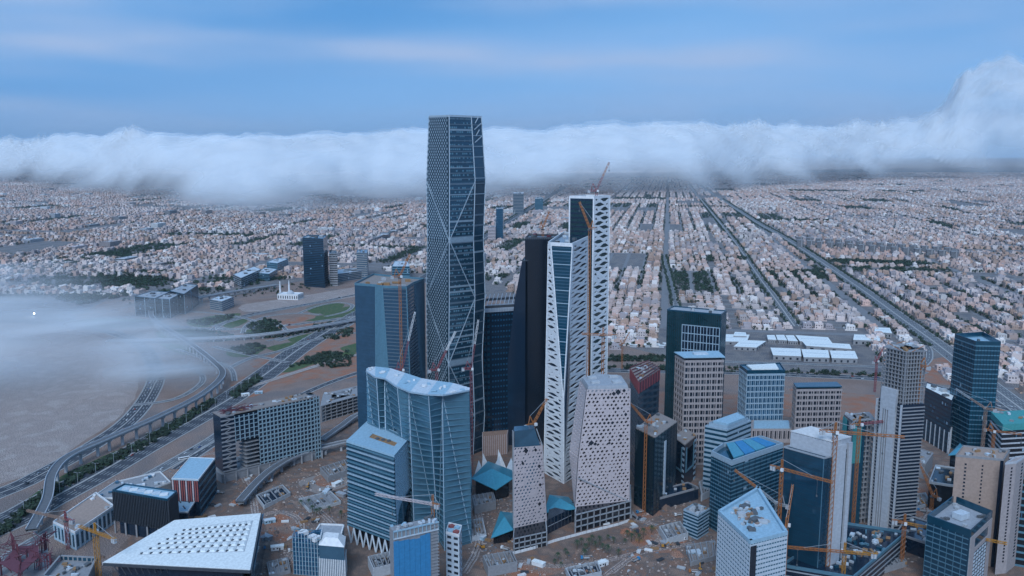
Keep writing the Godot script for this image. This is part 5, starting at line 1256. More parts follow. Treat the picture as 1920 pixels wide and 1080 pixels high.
func right_towers() -> void:
	var t: Node3D; var p: Array; var s: MB; var h: float
	# -- dark tower with an inset grid of windows
	h = 153.2
	p = fourth([Vector2(192.3, -1039.9), Vector2(251.4, -1008.2), Vector2(263.8, -1032.7)])
	t = thing("office_tower", "dark teal finned tower with an inset grid of tall windows", "tower", v3(middle(p)))
	body(t, "wall", M.glass_green, p, 0, h)
	for q in fronts(p, 0, h):
		fins(t, "fin", M.glass_teal, q, 26, .45, -.1, .5)
		if (q[1] - q[0]).length() > 40:
			plate(t, "inset_panel", M.glass_navy, q, .29, .985, .0, .90, .1, .62)
			for j in 13: plate(t, "storey_band", M.band_pale, q, .29, .985, .90 - j * .066 - .007, .90 - j * .066, .5, 1.1)
			for i in 13: plate(t, "pier", M.band_pale, q, .29 + i * .0575, .29 + i * .0575 + (.008 if i % 2 else .014), 0, .90, .5, 1.0)
	roof_kit(t, p, h, M.glass_teal, 1.5, 4, M.roof_grey)
	# -- beige grid towers
	h = 119.2
	p = [Vector2(184.9, -939.5), Vector2(190.1, -914.6), Vector2(232.9, -917.0), Vector2(232.4, -944.6)]
	t = grid_tower("residential_tower", "beige stone grid tower with a flat roof slab beside the dark teal tower", p, h, M.beige, M.window, 17, 5.6, .34, 1.3)
	body(t, "roof_slab", M.roof_blue, shrunk(p, 1.08), h + 4, h + 5); body(t, "roof_house", M.glass_navy, shrunk(p, .8), h, h + 4)
	bit(t, "roof_unit", M.roof_pale, v3(middle(p), h + 5.8), Vector3(16, 1.6, 8), .1)
	h = 67.9
	p = [Vector2(339.9, -998.7), Vector2(337.6, -980.0), Vector2(391.5, -982.3), Vector2(393.2, -1003.5)]
	t = grid_tower("residential_tower", "beige stone grid tower with a dark roof deck next to the tall skeleton", p, h, M.beige, M.window, 10, 6.0, .36, 1.4)
	body(t, "roof_slab", M.glass_teal, shrunk(p, 1.02), h + 3, h + 4.2); body(t, "roof_house", M.glass_navy, shrunk(p, .85), h, h + 3)
	# -- blue grid tower with a podium
	h = 74.8
	p = [Vector2(289.2, -1054.3), Vector2(290.8, -1025.3), Vector2(337.8, -1027.8), Vector2(343.4, -1065.2)]
	t = grid_tower("office_tower", "blue glass tower with a pale window grid and stepped white roof", p, h, M.band_pale, M.glass_blue, 10, 5.2, .22, .9)
	body(t, "roof_house", M.glass_teal, shrunk(p, .95), h, h + 5); ring(t, "roof_edge", M.glass_teal, p, h, h + 6, .2, .6)
	body(t, "roof_deck", M.roof_white, shrunk(p, .72), h + 5, h + 6.4)
	p = fourth([Vector2(289.5, -989.8), Vector2(337.1, -989.8), Vector2(346.4, -1022.9)])
	t = grid_tower("podium_block", "low beige podium with tall windows at the foot of the blue grid tower", p, 16, M.beige, M.window, 1, 5.0, .3, 1.8)
	body(t, "roof_deck", M.roof_blue, shrunk(p, .9), 16, 17.8)

	# -- red-topped dark block beside the broad perforated tower
	h = 110.3
	p = [Vector2(131.3, -920.9), Vector2(132.3, -862.8), Vector2(163.0, -916.1), Vector2(155.7, -947.7)]
	t = thing("unfinished_block", "dark glass block topped by a dull red steel storey", "building", v3(middle(p)))
	body(t, "glass_wall", M.glass_teal, p, 0, h - 13); bands(t, "floor_line", M.glass_navy, p, 0, h - 13, 16, .25, .2)
	body(t, "red_storey", M.red_steel, shrunk(p, 1.01), h - 12.5, h - 1)
	for q in fronts(p, h - 12.5, h): fins(t, "red_post", M.pink_red, q, 8, .8, 0, .7)
	body(t, "roof", M.rubble, p, h - 1, h); site_mess(t, p, h, 16)
	for i in 6: beam_part(t, "roof_truss", M.red_steel, v3((p[0] as Vector2).lerp(p[1], i / 5.0), h + 1), v3((p[3] as Vector2).lerp(p[2], i / 5.0), h + 2), .9)
	# -- dark green-glass pair below it
	h = 79.2
	p = [Vector2(121.6, -806.7), Vector2(135.7, -778.0), Vector2(166.3, -826.9), Vector2(152.1, -857.3)]
	t = thing("unfinished_block", "dark glass block with an unfinished roof and a pale lift strip", "building", v3(middle(p)))
	body(t, "glass_wall", M.glass_green, p, 0, h - 1); bands(t, "floor_line", M.glass_navy, p, 0, h - 1, 18, .3, .15)
	for q in fronts(p, 0, h):
		if out_of(q).x > .1: plate(t, "lift_strip", M.roof_pale, q, .42, .50, .04, .86, 0, .5)
		fins(t, "mullion", M.glass_navy, q, 7, .3, 0, .3)
	body(t, "roof", M.rubble, p, h - 1, h); site_mess(t, p, h, 14)
	h = 48.2
	p = [Vector2(171.3, -871.8), Vector2(178.4, -845.0), Vector2(197.0, -875.3), Vector2(190.7, -900.4)]
	t = thing("unfinished_block", "lower dark block with a large square void in its side", "building", v3(middle(p)))
	# the square void is a real opening through the side towards the street
	body(t, "lower_storeys", M.glass_navy, p, 0, h * .42); body(t, "upper_storeys", M.glass_navy, p, h * .85, h - 1)
	for e in [[0.0, .2], [.75, 1.0]]: body(t, "side_pier", M.glass_navy, [p[1].lerp(p[2], e[0]), p[1].lerp(p[2], e[1]), p[0].lerp(p[3], e[1]), p[0].lerp(p[3], e[0])], h * .42, h * .85)
	body(t, "rear_wall", M.glass_navy, [p[1].lerp(p[0], .7).lerp(p[2].lerp(p[3], .7), .2), p[1].lerp(p[0], .7).lerp(p[2].lerp(p[3], .7), .75), p[0].lerp(p[3], .75), p[0].lerp(p[3], .2)], h * .42, h * .85)
	for q in fronts(p, 0, h):
		plate(t, "void_frame", M.band_teal, q, .14, .2, .38, .9, 0, .6); plate(t, "void_frame", M.band_teal, q, .75, .81, .38, .9, 0, .6)
		plate(t, "void_frame", M.band_teal, q, .14, .81, .34, .38, 0, .6)
		for j in 8: plate(t, "floor_line", M.band_pale, q, .84, 1, j / 8.0, j / 8.0 + .05, 0, .4)
	body(t, "roof", M.rubble, p, h - 1, h); site_mess(t, p, h, 8)
	h = 12
	p = fourth([Vector2(135.1, -805.2), Vector2(180.5, -832.9), Vector2(188.3, -818.8)])
	t = thing("podium_block", "long dark podium at the foot of the green-glass pair", "building", v3(middle(p)))
	body(t, "wall", M.glass_navy, p, 0, h); ring(t, "edge", M.concrete, p, h - 1, h + 1, .2, 1); site_mess(t, p, h, 8)

	# -- pale blue stepped block
	h = 71.4
	p = [Vector2(196.1, -833.9), Vector2(214.9, -820.4), Vector2(247.5, -851.3), Vector2(241.5, -875.0)]
	t = block("office_block", "pale blue banded block with a white roof parapet", p, h, M.band_pale, M.glass_teal, 14, .5, "", M.roof_pale, .3)
	body(t, "plant_room", M.roof_blue, shrunk(p, .7), h, h + 5); ring(t, "plant_screen", M.band_pale, shrunk(p, .86), h + .5, h + 4, 0, .4)
	# -- teal office block with the blue glazed roof
	h = 70.5
	p = [Vector2(184.2, -754.2), Vector2(196.7, -729.7), Vector2(257.0, -775.9), Vector2(241.9, -797.3), Vector2(200.3, -775.9)]
	t = block("office_block", "teal banded office block with bright blue roof panels and white rim", p, h, M.band_teal, M.glass_teal, 19, .32, "", null, .25)
	ring(t, "roof_rim", M.band_pale, p, h - 1, h + 4, .3, 1.0)
	var rp := shrunk(p, .84)
	for i in 4:
		var a := i / 4.0; var b := (i + .94) / 4.0
		s = MB.new(); s.prism(ordered([(rp[1] as Vector2).lerp(rp[2], a), (rp[1] as Vector2).lerp(rp[2], b), (rp[4] as Vector2).lerp(rp[3], b), (rp[4] as Vector2).lerp(rp[3], a)]), h + 3, h + 4.2, org); put("roof_panel", s.mesh(), M.net_blue if i % 2 else M.canopy, t)
	for q in fronts(p, 0, h): fins(t, "mullion", M.glass_navy, q, 9, .3, 0, .3)

	# -- glass tower with a white lift core
	h = 110.3
	p = [Vector2(219.9, -661.1), Vector2(243.4, -635.6), Vector2(269.4, -651.1), Vector2(246.8, -676.6)]
	t = thing("core_tower", "dark blue glass tower with a white lift core and open roof frame", "tower", v3(middle(p)))
	body(t, "glass_wall", M.glass_blue_deep, p, 20, h)
	var fs := fronts(p, 20, h)
	for q in fs:
		if out_of(q).x < .2:
			for j in 24: plate(t, "floor_line", M.glass_teal, q, .01, .99, (j + .5) / 24 - .004, (j + .5) / 24 + .004, -.1, .18)
			fins(t, "mullion", M.glass_teal, q, 8, .25, -.1, .2)
			plate(t, "edge_trim", M.band_teal, q, .985, 1, 0, 1, 0, .5)
		else:
			plate(t, "lift_core", M.offwhite, q, .30, .74, 0, 1.10, .2, 2.2); plate(t, "lift_core", M.offwhite, q, .86, 1, 0, 1.10, .2, 2.0)
			panes(t, "slot_window", M.window, q, 1, 22, .6, .6, .75, .85, 0, 1.05, .1, .8)
	var up: Array = shrunk([p[0].lerp(p[3], .22), p[1].lerp(p[2], .22), p[2], p[3]], 1.0)
	body(t, "upper_box", M.offwhite, up, h, h + 12)
	for i in 26:
		beam_part(t, "roof_joist", M.white, v3((up[0] as Vector2).lerp(up[1], i / 25.0), h + 13), v3((up[3] as Vector2).lerp(up[2], i / 25.0), h + 13), .7)
	ring(t, "roof_rail", M.steel, p, h + .2, h + 1.6, .2, .3)
	var pd: Array = fourth([Vector2(215.4, -637.9), Vector2(264.6, -618.0), Vector2(342.4, -697.8)])
	body(t, "podium", M.glass_navy, pd, 0, 20)
	for j in 4: ring(t, "podium_band", M.steel, pd, 3 + j * 4.6, 4 + j * 4.6, .3, .8)
	ring(t, "podium_edge", M.band_teal, pd, 19.5, 22, .3, 1.2)
	for i in 90:
		var c: Vector2 = lerp4([pd[0], pd[3], pd[2], pd[1]], R(.25, .98), R(.1, .95))
		bit(t, "stored_material", [M.unit, M.unit_dark, M.band_teal, M.roof_pale, M.glass_teal, M.timber][i % 6], v3(c, 20.8), Vector3(R(1.2, 5), R(1, 3), R(1, 4)), R(0, 3))
	# -- dark glass block behind, half clad
	h = 101.5
	p = [Vector2(314.6, -780.5), Vector2(314.7, -757.7), Vector2(338.0, -764.1), Vector2(341.6, -787.3)]
	t = open_frame("unfinished_block", "half-clad dark block with open floors between the core towers", p, 0, h, 20, 6)
	for q in fronts(p, 0, h): plate(t, "glass_sheet", M.glass_teal, q, .0, .55, 0, .97, -.2, .25)
	for q in fronts(p, 0, h): plate(t, "net_sheet", M.net_green, q, .0, .4, .6, .98, .3, .6)
	site_mess(t, p, h, 10)

	# -- tall skeleton tower with striped white core
	h = 172.3
	p = [Vector2(336.7, -756.2), Vector2(348.4, -735.3), Vector2(368.3, -739.4), Vector2(369.9, -769.4), Vector2(349.3, -769.4)]
	var lo: Array = []
	for e: Vector2 in p: lo.append(e)
	t = open_frame("skeleton_tower", "tall unfinished concrete tower with bare floor slabs and a striped white core", p, h * .50, h, 24, 7)
	t.set_meta("category", "tower")
	var fat := shrunk(p, 1.06)
	body(t, "glass_wall", M.glass_navy, fat, 0, h * .72)
	bands(t, "floor_slab", M.concrete, fat, 0, h * .72, 38, .3, .7)
	fs = fronts(fat, 0, h * .72)
	var q0: Array = [v3(fat[0]), v3(fat[1]), v3(fat[0], h * .72), v3(fat[1], h * .72)]
	for e in [[-.02, .02], [.16, .27], [.32, .36], [.41, .45], [.50, .78], [.97, 1.0]]: plate(t, "core_strip", M.offwhite, q0, e[0], e[1], 0, 1.06 if e[0] > .1 and e[0] < .9 else 1, -.5, 2.4)
	plate(t, "core_head", M.offwhite, q0, .16, .78, .94, 1.10, -.6, 2.3)
	for q in fs:
		if out_of(q).x > .3: plate(t, "net_sheet", M.net_green, q, .0, .3, 0, .95, .8, 1.1)
	site_mess(t, p, h, 18)
	for i in 10: beam_part(t, "scaffold_post", M.orange if i % 3 == 0 else M.steel, v3((p[i % 5] as Vector2).lerp(p[(i + 1) % 5], R(.1, .9)), h), v3((p[i % 5] as Vector2).lerp(p[(i + 1) % 5], R(.1, .9)), h + R(2, 5)), .4)

	# -- teal tower at the edge
	h = 130.3
	p = [Vector2(520.1, -981.0), Vector2(523.5, -941.8), Vector2(550.3, -939.1), Vector2(559.2, -992.8)]
	t = block("office_tower", "teal tower with pale floor lines standing before the city road", p, h, M.band_teal, M.glass_teal, 24, .2, "", M.roof_blue, .25)
	for q in fronts(p, 0, h): fins(t, "mullion", M.glass_navy, q, 8, .3, -.1, .3)
	ring(t, "crown", M.glass_teal, p, h, h + 6, .1, .4)
	# -- white roofed block before it
	h = 63.0
	p = [Vector2(503.0, -1006.6), Vector2(506.8, -950.3), Vector2(530.4, -987.9), Vector2(516.7, -1031.0)]
	t = block("office_block", "dark block with a bright white sloping roof beside the skeleton tower", p, h, M.glass_navy, M.glass_teal, 12, .35, "", M.roof_white)
	for q in fronts(p, 0, h * .42): fins(t, "column", M.offwhite, q, 6, .9, .2, 1.0)
	# -- banded block with netting at the edge
	h = 54.3
	p = [Vector2(535.3, -919.5), Vector2(523.1, -874.9), Vector2(592.5, -885.7), Vector2(603.5, -931.4)]
	t = block("unfinished_block", "white-banded unfinished block under teal netting by the tan tower", p, h, M.offwhite, M.glass_black, 10, .3, "", null, .5)
	body(t, "net_cap", M.net_green, shrunk(p, 1.01), h - 1, h + 6); site_mess(t, p, h + 6, 10)
	# -- tan stone tower and its slab
	h = 94.0
	p = fourth([Vector2(373.4, -687.1), Vector2(407.4, -675.8), Vector2(425.5, -698.8)])
	t = thing("stone_tower", "plain tan stone tower with two rows of small square windows", "tower", v3(middle(p)))
	body(t, "wall", M.tan, p, 0, h)
	for q in fronts(p, 0, h):
		if (q[1] - q[0]).length() > 25:
			panes(t, "window", M.window, q, 1, 22, 1, .5, .20, .245, .2, .95, -.1, .06); panes(t, "window", M.window, q, 1, 22, 1, .5, .56, .595, .2, .95, -.1, .06)
			plate(t, "joint", M.glass_navy, q, .93, 1.0, 0, 1, -.2, .1)
	ring(t, "parapet", M.concrete, p, h - .5, h + 1.5, .1); site_mess(t, p, h, 16)
	h = 96.2
	p = fourth([Vector2(400.9, -662.6), Vector2(411.4, -665.0), Vector2(428.5, -679.8)])
	t = thing("stone_slab", "tan stone slab with a column of slots beside the tan tower", "tower", v3(middle(p)))
	body(t, "wall", M.beige, p, 0, h)
	for q in fronts(p, 0, h): panes(t, "window", M.window, q, 1, 30, 1, .6, .55, .7, .1, .97, -.1, .06)
	ring(t, "parapet", M.offwhite, p, h - .5, h + 1.2, .1)
	h = 83.1
	p = fourth([Vector2(422.4, -680.1), Vector2(450.6, -667.1), Vector2(474.5, -697.5)])
	block("office_block", "dark banded block behind the tan stone slab", p, h, M.band_teal, M.glass_black, 14, .3)
	# -- teal cube tower with a stone side
	h = 54.5
	p = [Vector2(334.4, -649.3), Vector2(354.3, -621.1), Vector2(390.9, -657.5), Vector2(375.7, -688.8)]
	t = thing("cube_tower", "short teal glass tower with one tan stone side and roof machinery", "tower", v3(middle(p)))
	body(t, "glass_wall", M.glass_blue_deep, p, 0, h - 2)
	for q in fronts(p, 0, h - 2):
		if out_of(q).x < .2:
			for j in 12: plate(t, "floor_line", M.band_teal, q, 0, .96, (j + .5) / 12 - .008, (j + .5) / 12 + .008, -.1, .3)
			fins(t, "mullion", M.band_teal, q, 6, .4, -.1, .3)
		else:
			plate(t, "stone_edge", M.beige, q, 0, .2, 0, 1, -.2, .6); plate(t, "stone_edge", M.beige, q, .86, 1, 0, 1, -.2, .6); plate(t, "stone_edge", M.beige, q, .2, .86, .92, 1, -.2, .6); plate(t, "stone_edge", M.beige, q, .2, .86, .70, .76, -.2, .6)
			panes(t, "window", M.roof_pale, q, 5, 11, .6, .5, .22, .84, 0, .68, -.1, .3)
	ring(t, "parapet", M.glass_teal, p, h - 2, h + 4, .2, .8); body(t, "roof", M.roof_grey, shrunk(p, .96), h - 2, h - 1.5)
	bit(t, "plant_room", M.roof_pale, v3(middle(p), h + 1.5), Vector3(11, 5, 8), .5)
	for i in 14: bit(t, "roof_unit", M.unit if i % 2 else M.unit_dark, v3((middle(p) as Vector2).lerp(p[i % 4], R(.35, .8)), h - .4), Vector3(R(1.5, 4), R(1, 2.4), R(1.5, 3)), .5)
	# -- white block in front with a pale blue roof
	h = 74.2
	p = [Vector2(157.7, -617.0), Vector2(168.0, -565.6), Vector2(198.5, -580.1), Vector2(201.7, -664.1)]
	t = block("white_block", "white banded block with a pale blue roof full of machinery", p, h, M.roof_pale, M.glass_fold, 22, .62, "", M.roof_blue, .2)
	for q in fronts(p, 0, h):
		fins(t, "mullion", M.roof_pale, q, 14, .35, 0, .32)
		if out_of(q).x > .2: plate(t, "void_shade_plate", M.window, q, -.0, .16, .60, .97, .1, .5)  # dark plates here and below paint the shade of open balcony voids
		else: plate(t, "void_shade_plate", M.window, q, .86, .97, .0, .25, .1, .5)
	ring(t, "roof_rim", M.roof_blue, p, h - .5, h + 2.4, .3, 2.2)
	for i in 46: bit(t, "roof_unit", [M.unit, M.unit_dark, M.roof_pale, M.timber, M.bronze][i % 5], v3(lerp4([p[1], p[2], p[3], p[0]], R(.3, .9), R(.15, .8)), h + .9), Vector3(R(.8, 3.6), R(.8, 2.4), R(.8, 3)), .7)
	for i in 2: bit(t, "plant_room", M.unit_dark, v3(lerp4([p[1], p[2], p[3], p[0]], .45 + .35 * i, .5), h + 1.2), Vector3(8, 2.2, 5), .7)
	# -- small teal block by the sandy square
	h = 22.5
	p = [Vector2(157.3, -740.3), Vector2(167.8, -727.5), Vector2(181.3, -742.6), Vector2(170.6, -754.7)]
	t = block("small_block", "small banded teal block with roof machinery by the sandy square", p, h, M.band_pale, M.glass_teal, 7, .4, "", M.roof_grey)
	site_mess(t, p, h, 8)
	# -- sunken dark hall among the right towers
	p = fourth([Vector2(409.7, -798.0), Vector2(430.0, -788.5), Vector2(458.6, -833.8)])
	t = thing("dark_hall", "low black hall between the skeleton tower and the tan tower", "building", v3(middle(p)))
	body(t, "wall", M.glass_black, p, 0, 26); ring(t, "rim", M.steel, p, 25, 27.5, .2, .8); site_mess(t, p, 26, 8)
	p = fourth([Vector2(339.2, -710.7), Vector2(357.5, -689.9), Vector2(385.0, -727.1)])
	t = thing("dark_hall", "black pit hall with a concrete rim before the skeleton tower", "building", v3(middle(p)))
	body(t, "wall", M.glass_navy, p, 0, 14); ring(t, "rim", M.concrete, p, 13, 15, .2, 1.0); site_mess(t, p, 14, 14)
	p = fourth([Vector2(431.2, -891.6), Vector2(442.3, -872.3), Vector2(468.5, -908.4)])
	t = thing("dark_hall", "grey service hall behind the skeleton tower", "building", v3(middle(p)))
	body(t, "wall", M.concrete, p, 0, 16); ring(t, "rim", M.concrete, p, 15, 17, .2, 1.0); site_mess(t, p, 16, 14)
	fold_roof("blue folded roof behind the tan stone tower", [Vector2(449.8, -842.3), Vector2(474.5, -866.7), Vector2(474.4, -850.3), Vector2(457.0, -832.9)], 40, 5)

func left_side() -> void:
	var t: Node3D; var p: Array; var s: MB; var h: float
	# -- long skeleton block with a gridded front and a big square void
	h = 72.0
	mat("band_grid", lin(.26, .36, .41), .6)
	var a: Vector2 = [Vector2(-305.9, -862.8)][0]; var b: Vector2 = [Vector2(-219.5, -938.3)][0]
	var d := (b - a).normalized(); var n := Vector2(d.y, -d.x)
	if n.y > 0: n = -n
	var part_of := func(u0: float, u1: float, deep: float) -> Array: return [a.lerp(b, u0), a.lerp(b, u1), a.lerp(b, u1) + n * deep, a.lerp(b, u0) + n * deep]
	t = thing("skeleton_block", "long unfinished block with a pale window grid and a large square void", "building", v3(a.lerp(b, .5)))
	for e in [[.0, .13, 12.0, 72.0, "glass_navy"], [.13, .36, 42.0, 70.0, "glass_navy"], [.36, .94, 10.0, 72.0, "glass_navy"], [.94, 1.0, 0.0, 73.0, "glass_navy"]]:
		p = part_of.call(e[0], e[1], 20.0)
		body(t, "volume", M[e[4]], p, e[2], e[3])
		var q := faces_of(p, e[2], e[3]).filter(func(x): return seen(x) and out_of(x).dot(v3(-n)) > .9)
		if q.is_empty(): continue
		var cols := maxi(2, int(26 * (e[1] - e[0]))); var rows := maxi(3, int((e[3] - e[2]) / 4.6))
		if e[0] > .1:
			fins(t, "grid_post", M.band_grid, q[0], cols, .9, -.2, 1.1)
			for j in rows: plate(t, "grid_rail", M.band_grid, q[0], 0, 1, (j + .5) / rows - .008, (j + .5) / rows + .012, -.1, .9)
		else:
			for j in rows + 1: plate(t, "floor_slab", M.concrete, q[0], 0, 1, j / float(rows) - .012, j / float(rows) + .012, -.4, .8)
			for j in rows: beam_part(t, "brace", M.concrete, on(q[0], .2 if j % 2 else .8, j / float(rows)), on(q[0], .8 if j % 2 else .2, (j + 1.0) / rows), .7)
	p = part_of.call(.0, 1.0, 21.0)
	body(t, "roof", M.rubble, p, 72, 73); site_mess(t, p, 73, 30)
	body(t, "podium", M.concrete, part_of.call(-.02, .95, 26.0), 0, 9); ring(t, "podium_edge", M.concrete, part_of.call(-.02, .95, 26.0), 8.6, 10, .6, 1.2)
	p = part_of.call(.13, .36, 20.0)
	for j in 7: body(t, "floor_slab", M.concrete, part_of.call(.22, .36, 18.0), 11 + j * 4.4, 11.5 + j * 4.4)
	for i in 10: bit(t, "podium_leg", M.concrete, v3(a.lerp(b, i / 9.0) - n * 3, 4.5), Vector3(1.6, 9, 1.6))
	p = part_of.call(.02, .6, 16.0)
	for i in 26: beam_part(t, "rebar_frame", M.red_steel, v3(lerp4([p[0], p[3], p[2], p[1]], R(0, .6), R(0, 1)), 73), v3(lerp4([p[0], p[3], p[2], p[1]], R(0, .6), R(0, 1)), R(75, 78)), .5)
	# -- parking deck behind
	p = [Vector2(-248.4, -1066.5), Vector2(-207.4, -1115.5), Vector2(-214.0, -1169.1), Vector2(-257.2, -1125.9)]
	t = open_frame("parking_deck", "open concrete parking deck behind the skeleton block", p, 0, 22, 5, 7); site_mess(t, p, 22, 20)
	viaduct("curved pale ramp wrapping the parking deck", [Vector2(-231.0, -993.4), Vector2(-215.8, -1037.7), Vector2(-203.2, -1072.5), Vector2(-183.8, -1090.7)], [2, 5, 8, 10], 8, 4)
	# -- hall with a white roof and red fins
	p = fourth([Vector2(-326.2, -779.4), Vector2(-299.7, -776.7), Vector2(-303.7, -834.2)])
	h = 36.7
	t = thing("fin_hall", "long dark hall with a white roof and dull red fins at its end", "building", v3(middle(p)))
	body(t, "wall", M.glass_navy, p, 0, h - .5); body(t, "roof", M.roof_blue, shrunk(p, 1.01), h, h + .8); ring(t, "roof_edge", M.white, p, h - .4, h + 1.3, .2, .6)
	for q in fronts(p, 0, h):
		if (q[1] - q[0]).length() < 40:
			for i in 12: plate(t, "fin", M.fin_red if i % 3 else M.pink_stone, q, (i + .15) / 12, (i + .7) / 12, .42, .98, 0, .6)
		else:
			for j in 5: plate(t, "floor_line", M.band_teal, q, 0, 1, j / 5.0, j / 5.0 + .05, 0, .4)
			fins(t, "mullion", M.glass_teal, q, 14, .5, 0, .4)
	p = fourth([Vector2(-326.6, -788.5), Vector2(-305.8, -788.5), Vector2(-302.6, -753.6)])
	t = thing("annex", "low annex with a white roof in front of the red-finned hall", "building", v3(middle(p)))
	body(t, "wall", M.glass_navy, p, 0, 14); body(t, "roof", M.roof_blue, shrunk(p, 1.0), 14, 14.8); ring(t, "roof_edge", M.white, p, 14, 15.6, .2, .6)
	for i in 3: bit(t, "roof_slot", M.steel_dark, v3((middle(p) as Vector2).lerp(p[i], .4), 15.0), Vector3(1, .8, 8), .6)
	# -- black ribbed cube
	h = 40.4
	p = [Vector2(-365.3, -741.7), Vector2(-306.4, -719.9), Vector2(-305.3, -739.2), Vector2(-361.4, -756.9)]
	t = thing("ribbed_cube", "black cube clad in vertical ribs with a white roof, on a recessed base", "building", v3(middle(p)))
	body(t, "wall", M.glass_black, p, 12, h); body(t, "base", M.glass_navy, shrunk(p, .85), 0, 12)
	for q in fronts(p, 12, h): fins(t, "rib", M.steel_dark, q, 34 if (q[1] - q[0]).length() > 30 else 14, .55, -.1, .7)
	body(t, "roof", M.roof_blue, shrunk(p, .95), h, h + .4); ring(t, "parapet", M.glass_teal, p, h - .3, h + 1.6, .1, .8)
	for i in 6: bit(t, "roof_slab", M.white if i % 2 else M.roof_pale, v3(lerp4([p[0], p[3], p[2], p[1]], .15 + .14 * i, .5), h + .9), Vector3(7, .9, 6), .2)
	for i in 6: bit(t, "base_column", M.concrete, v3((p[0] as Vector2).lerp(p[1], i / 5.0), 6), Vector3(1.4, 12, 1.4))
	# -- low pale concrete building with a sandy roof
	p = [Vector2(-414.4, -728.3), Vector2(-384.0, -706.4), Vector2(-375.7, -763.6), Vector2(-408.2, -795.5)]
	t = thing("pale_block", "low pale concrete block with a sandy roof beside the black cube", "building", v3(middle(p)))
	body(t, "wall", M.roof_blue, p, 0, 16); body(t, "roof", M.tan, shrunk(p, .95), 16, 16.3); ring(t, "parapet", M.white, p, 15.5, 17.5, .2, .8)
	for q in fronts(p, 0, 16):
		panes(t, "window", M.glass_teal, q, maxi(3, int((q[1] - q[0]).length() / 6)), 1, .45, .7); fins(t, "pier", M.roof_pale, q, maxi(3, int((q[1] - q[0]).length() / 6)), .8, 0, .4)
	for i in 12: bit(t, "roof_unit", M.white if i % 2 else M.unit, v3((middle(p) as Vector2).lerp(p[i % 4], R(.5, .95)), 17), Vector3(R(1, 4), 1.5, R(1, 4)), R(0, 3))
	p = [Vector2(-412.0, -791.9), Vector2(-407.4, -832.9), Vector2(-373.0, -862.5), Vector2(-350.0, -832.9), Vector2(-375.5, -791.9)]
	t = thing("pale_block", "cluttered flat-roofed block with white plant behind the black cube", "building", v3(middle(p)))
	body(t, "wall", M.concrete, p, 0, 12); ring(t, "parapet", M.white, p, 11.5, 13.2, .1, .6)
	for i in 34: bit(t, "roof_unit", [M.white, M.unit, M.glass_mid, M.roof_pale][i % 4], v3((middle(p) as Vector2).lerp(p[i % 5], R(.1, .95)), 13), Vector3(R(1.5, 6), R(1, 2.6), R(1.5, 5)), .5)
	# -- big white roof with a quilt of raised lozenges
	h = 34.0
	p = [Vector2(-315.3, -617.4), Vector2(-290.0, -693.9), Vector2(-220.3, -708.2), Vector2(-198.5, -605.5)]
	t = thing("quilted_roof_hall", "hall under a huge white sloping roof quilted with square pillows", "hall", v3(middle(p)))
	var rim: Array = [p[0], p[1], p[2], p[3]]
	body(t, "wall", M.glass_navy, shrunk(p, .86), 0, h - 6)
	body(t, "roof", M.roof_white, rim, h - 1, h)
	for i in 4:
		var e0: Vector2 = rim[i]; var e1: Vector2 = rim[(i + 1) % 4]
		s = MB.new(); s.beam(v3(e0, h - 1.6) - org, v3(e1, h - 1.6) - org, 2.2); put("roof_edge", s.mesh(), M.steel_dark if i in [3, 2] else M.white, t)
	var fa: Array = [Vector2(-293.5, -629.8), Vector2(-272.0, -680.1), Vector2(-222.7, -692.8), Vector2(-212.2, -635.2)]
	body(t, "quilt_bed", M.unit, shrunk(fa, 1.01), h, h + .01)
	for i in 11:
		for j in 6:
			var u0 := (i + .06) / 11.0; var u1 := (i + .94) / 11.0; var w0 := (j + .06) / 6.0; var w1 := (j + .94) / 6.0
			var g := [lerp4([fa[0], fa[1], fa[2], fa[3]], u0, w0), lerp4([fa[0], fa[1], fa[2], fa[3]], u1, w0), lerp4([fa[0], fa[1], fa[2], fa[3]], u1, w1), lerp4([fa[0], fa[1], fa[2], fa[3]], u0, w1)]
			s = MB.new(); var lo := []; var hi := []
			var g2 := shrunk(g, .55)
			for k in 4: lo.append(v3(g[k], h + .02) - org); hi.append(v3(g2[k], h + .9) - org)
			if (lo[1] - lo[0]).cross(lo[2] - lo[0]).y < 0: lo.reverse(); hi.reverse()
			s.hexa(lo, hi); put("roof_pillow", s.mesh(), M.roof_white, t)
			bit(t, "skylight", M.steel_dark, v3(g[0].lerp(g[2], .12), h + .45), Vector3(1.9, .9, 1.5), .7)
	# open front eaves with a truss
	p = [Vector2(-305.9, -615.7), Vector2(-236.3, -624.4), Vector2(-229.8, -607.1), Vector2(-198.5, -605.5)]
	for i in 16:
		var e := (p[0] as Vector2).lerp(p[1], i / 15.0)
		beam_part(t, "eaves_truss", M.steel_dark, v3(e, h - 1) + Vector3(0, 0, 2), v3(e.lerp(p[1], .06), h - 9) + Vector3(0, 0, 2), .6)
	var ev := fourth([Vector2(-303.4, -622.7), Vector2(-236.1, -626.2), Vector2(-237.0, -635.0)])
	body(t, "eaves_wall", M.red_steel, ev, h - 9, h - 1.2)
	var gl := fourth([Vector2(-199.6, -609.8), Vector2(-221.8, -712.8), Vector2(-220.3, -717.3)])
	body(t, "glass_side", M.glass_teal, gl, 0, 30)
	# -- low frame building with a concrete rim
	p = [Vector2(-362.4, -614.6), Vector2(-366.9, -650.0), Vector2(-334.9, -646.3), Vector2(-324.6, -606.3)]
	t = thing("rim_building", "low unfinished building with a concrete rim and ribbed side", "building", v3(middle(p)))
	body(t, "wall", M.concrete, shrunk(p, .97), 0, 20); ring(t, "rim", M.concrete, p, 0, 24, 0, 1.5); site_mess(t, p, 20, 24)
	for q in fronts(p, 0, 24): fins(t, "rib", M.concrete, q, 12, .7, 0, .5)
